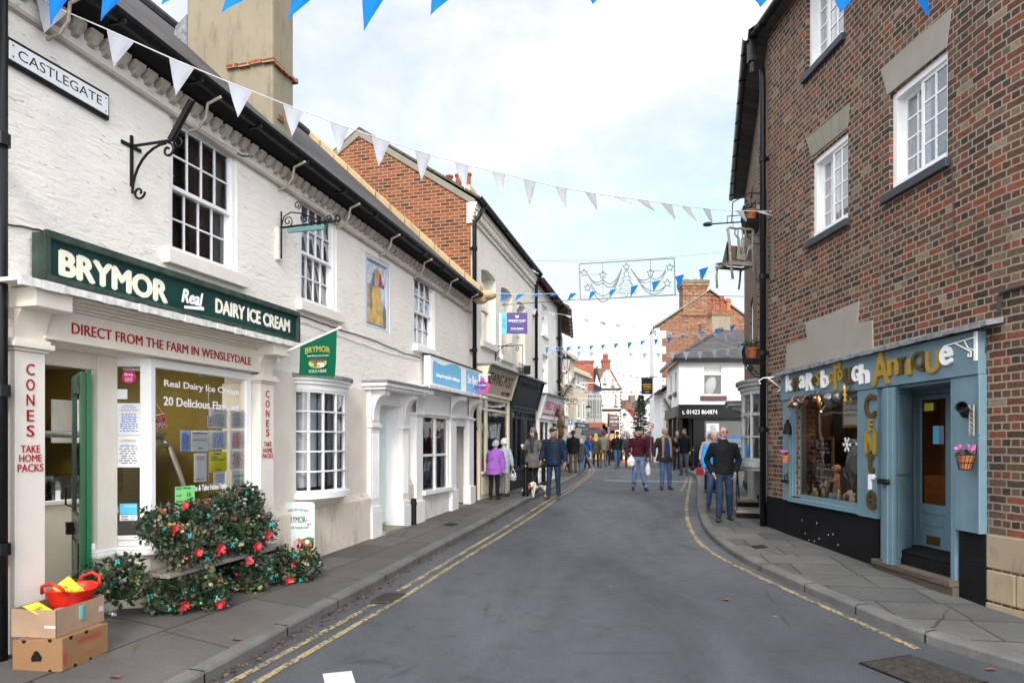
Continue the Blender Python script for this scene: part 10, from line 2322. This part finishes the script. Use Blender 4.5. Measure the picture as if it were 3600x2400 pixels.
person(2266,1624,1524,20,'person in a grey jacket at the edge of the square',fab('mid grey jacket',(.15,.155,.165)),black,hair='hair_brown',off=ROAD,voxel=.022)
person(2322,1628,1525,-20,'woman in a pale coat glimpsed behind the sheepskin jacket',fab('pale stone coat',(.32,.29,.25)),black,hair='hair_grey',hairk='bob',female=True,off=ROAD,voxel=.022)
person(2358,1630,1516,30,'person in a black coat in the gap behind the pointing man',black,black,hair='hair_brown',off=PAVE,voxel=.022)
def dog(px,yf,ln,th,label,head_low,colour,scale_px):
 w=ground(px,yf,PAVE if label.startswith('small')else ROAD+.05);k=FPX/w.y;L=scale_px/k
 T=Thing('dog',label,'dog',WORLD,w.x,-w.y,w.z,rot=Matrix.Rotation(R(th),4,'Z')@Matrix.Scale(L/.40,4))
 mb=MB();X=V
 mb.loft([(X(0,.30,.36),.05,.05),(X(0,.24,.37),.085,.09),(X(0,.10,.35),.085,.095),(X(0,-.06,.345),.10,.12),(X(0,-.18,.36),.095,.115),(X(0,-.25,.39),.065,.075)],14)
 hz=.20 if head_low else.46
 hc=X(0,-.43,hz+.06)
 mb.loft([(X(0,-.20,.39),.075,.08),(lerp(X(0,-.20,.39),hc,.5),.06,.06),(hc+X(0,.04,0),.055,.055)],10);mb.ball(hc,.062,.075,.062,12,8);mb.loft([(hc+X(0,-.04,-.01),.045,.042),(hc+X(0,-.10,-.04),.030,.03),(hc+X(0,-.15,-.06),.022,.022)],10)
 for s_ in(-1,1):mb.loft([(hc+X(s_*.055,.0,.035),.012,.03),(hc+X(s_*.078,.0,-.03),.012,.042),(hc+X(s_*.072,-.005,-.095),.008,.025)],8)
 for s_,dy in((-1,.0),(1,-.05)):mb.loft([(X(s_*.065,-.17,.32),.042,.055),(X(s_*.07,-.17+dy*.4,.20),.028,.032),(X(s_*.07,-.165+dy,.10),.02,.022),(X(s_*.07,-.17+dy,.03),.02,.022),(X(s_*.07,-.20+dy,.015),.024,.03)],8)
 for s_,dy in((-1,.04),(1,-.03)):mb.loft([(X(s_*.06,.24,.34),.05,.075),(X(s_*.07,.20+dy,.22),.036,.05),(X(s_*.07,.27+dy,.13),.02,.024),(X(s_*.07,.255+dy,.03),.019,.021),(X(s_*.07,.225+dy,.015),.023,.03)],8)
 mb.tube([X(0,.31,.40),X(0,.37,.46),X(0,.40,.55),X(0,.38,.62)],.018,7,True,.008)
 o=T.part('body',mb,colour[0]);fuse(o,.012 if head_low else.016,2,.012 if not head_low else.0,tex_hair)
 me=bpy.data.meshes.new_from_object(o.evaluated_get(bpy.context.evaluated_depsgraph_get()));o.modifiers.clear();o.data=me;me.materials.clear()
 for c in colour:me.materials.append(c)
 if len(colour)>1:
  for p in me.polygons:
   c=p.center;n_=mnoise.noise(c*9)*.03
   if c.y<-.30 and(abs(c.x)>.018+n_ or c.z>hc.z+.045)and c.y>hc.y-.08+n_:i=2
   elif c.z>.345+n_ and-.14+n_<c.y<.27:i=1
   elif c.y>.19 and.2+n_<c.z<.42:i=0 if c.z<.34 else 1
   elif c.y>.30 and c.z<.56 and c.z>.40:i=1
   else:i=0
   p.material_index=i
 me.shade_smooth()
 mb=MB();mb.ball(hc+X(0,-.168,-.055),.016,.012,.013,8,5);T.part('nose',mb,M.black_iron,smooth=True)
 mb=MB();[mb.ball(hc+X(s_*.034,-.062,.012),.008,None,None,6,4)for s_ in(-1,1)];T.part('eyes',mb,M.eye,smooth=True)
 if head_low:mb=MB();mb.tube([(.085*cos(k*PI/8),-.21+.04*sin(k*PI/8),.37+.09*sin(k*PI/8))for k in range(17)],.009,5);T.part('collar',mb,M.wood_brown)
 return T
wh=fab('white coat fur',(.62,.60,.56),.9,.4,40);bk=fab('black coat fur',(.02,.018,.017),.9,.4,40);tn=fab('tan coat fur',(.30,.115,.04),.9,.4,40)
d1=dog(1893,1747,1,-58,'tricolour beagle sniffing the pavement edge on a lead',True,(wh,bk,tn),48)
dog(1998,1656,1,200,'small shaggy brown dog standing by the man in khaki trousers',False,(fab('shaggy brown fur',(.17,.075,.035),.95,1.0,40),),26)
a=world_of(p4,(-.30,-.12,.90));b=world_of(d1,(0,-.18,.47));mb=MB();mb.tube([a.lerp(b,k/8)-Vc((0,0,.05*sin(k/8*PI)))for k in range(9)],.006,5)
single('dog_lead','thin brown lead running from the man in navy to the beagle','lead',mb,M.wood_brown,WORLD,a.x,-a.y,a.z)
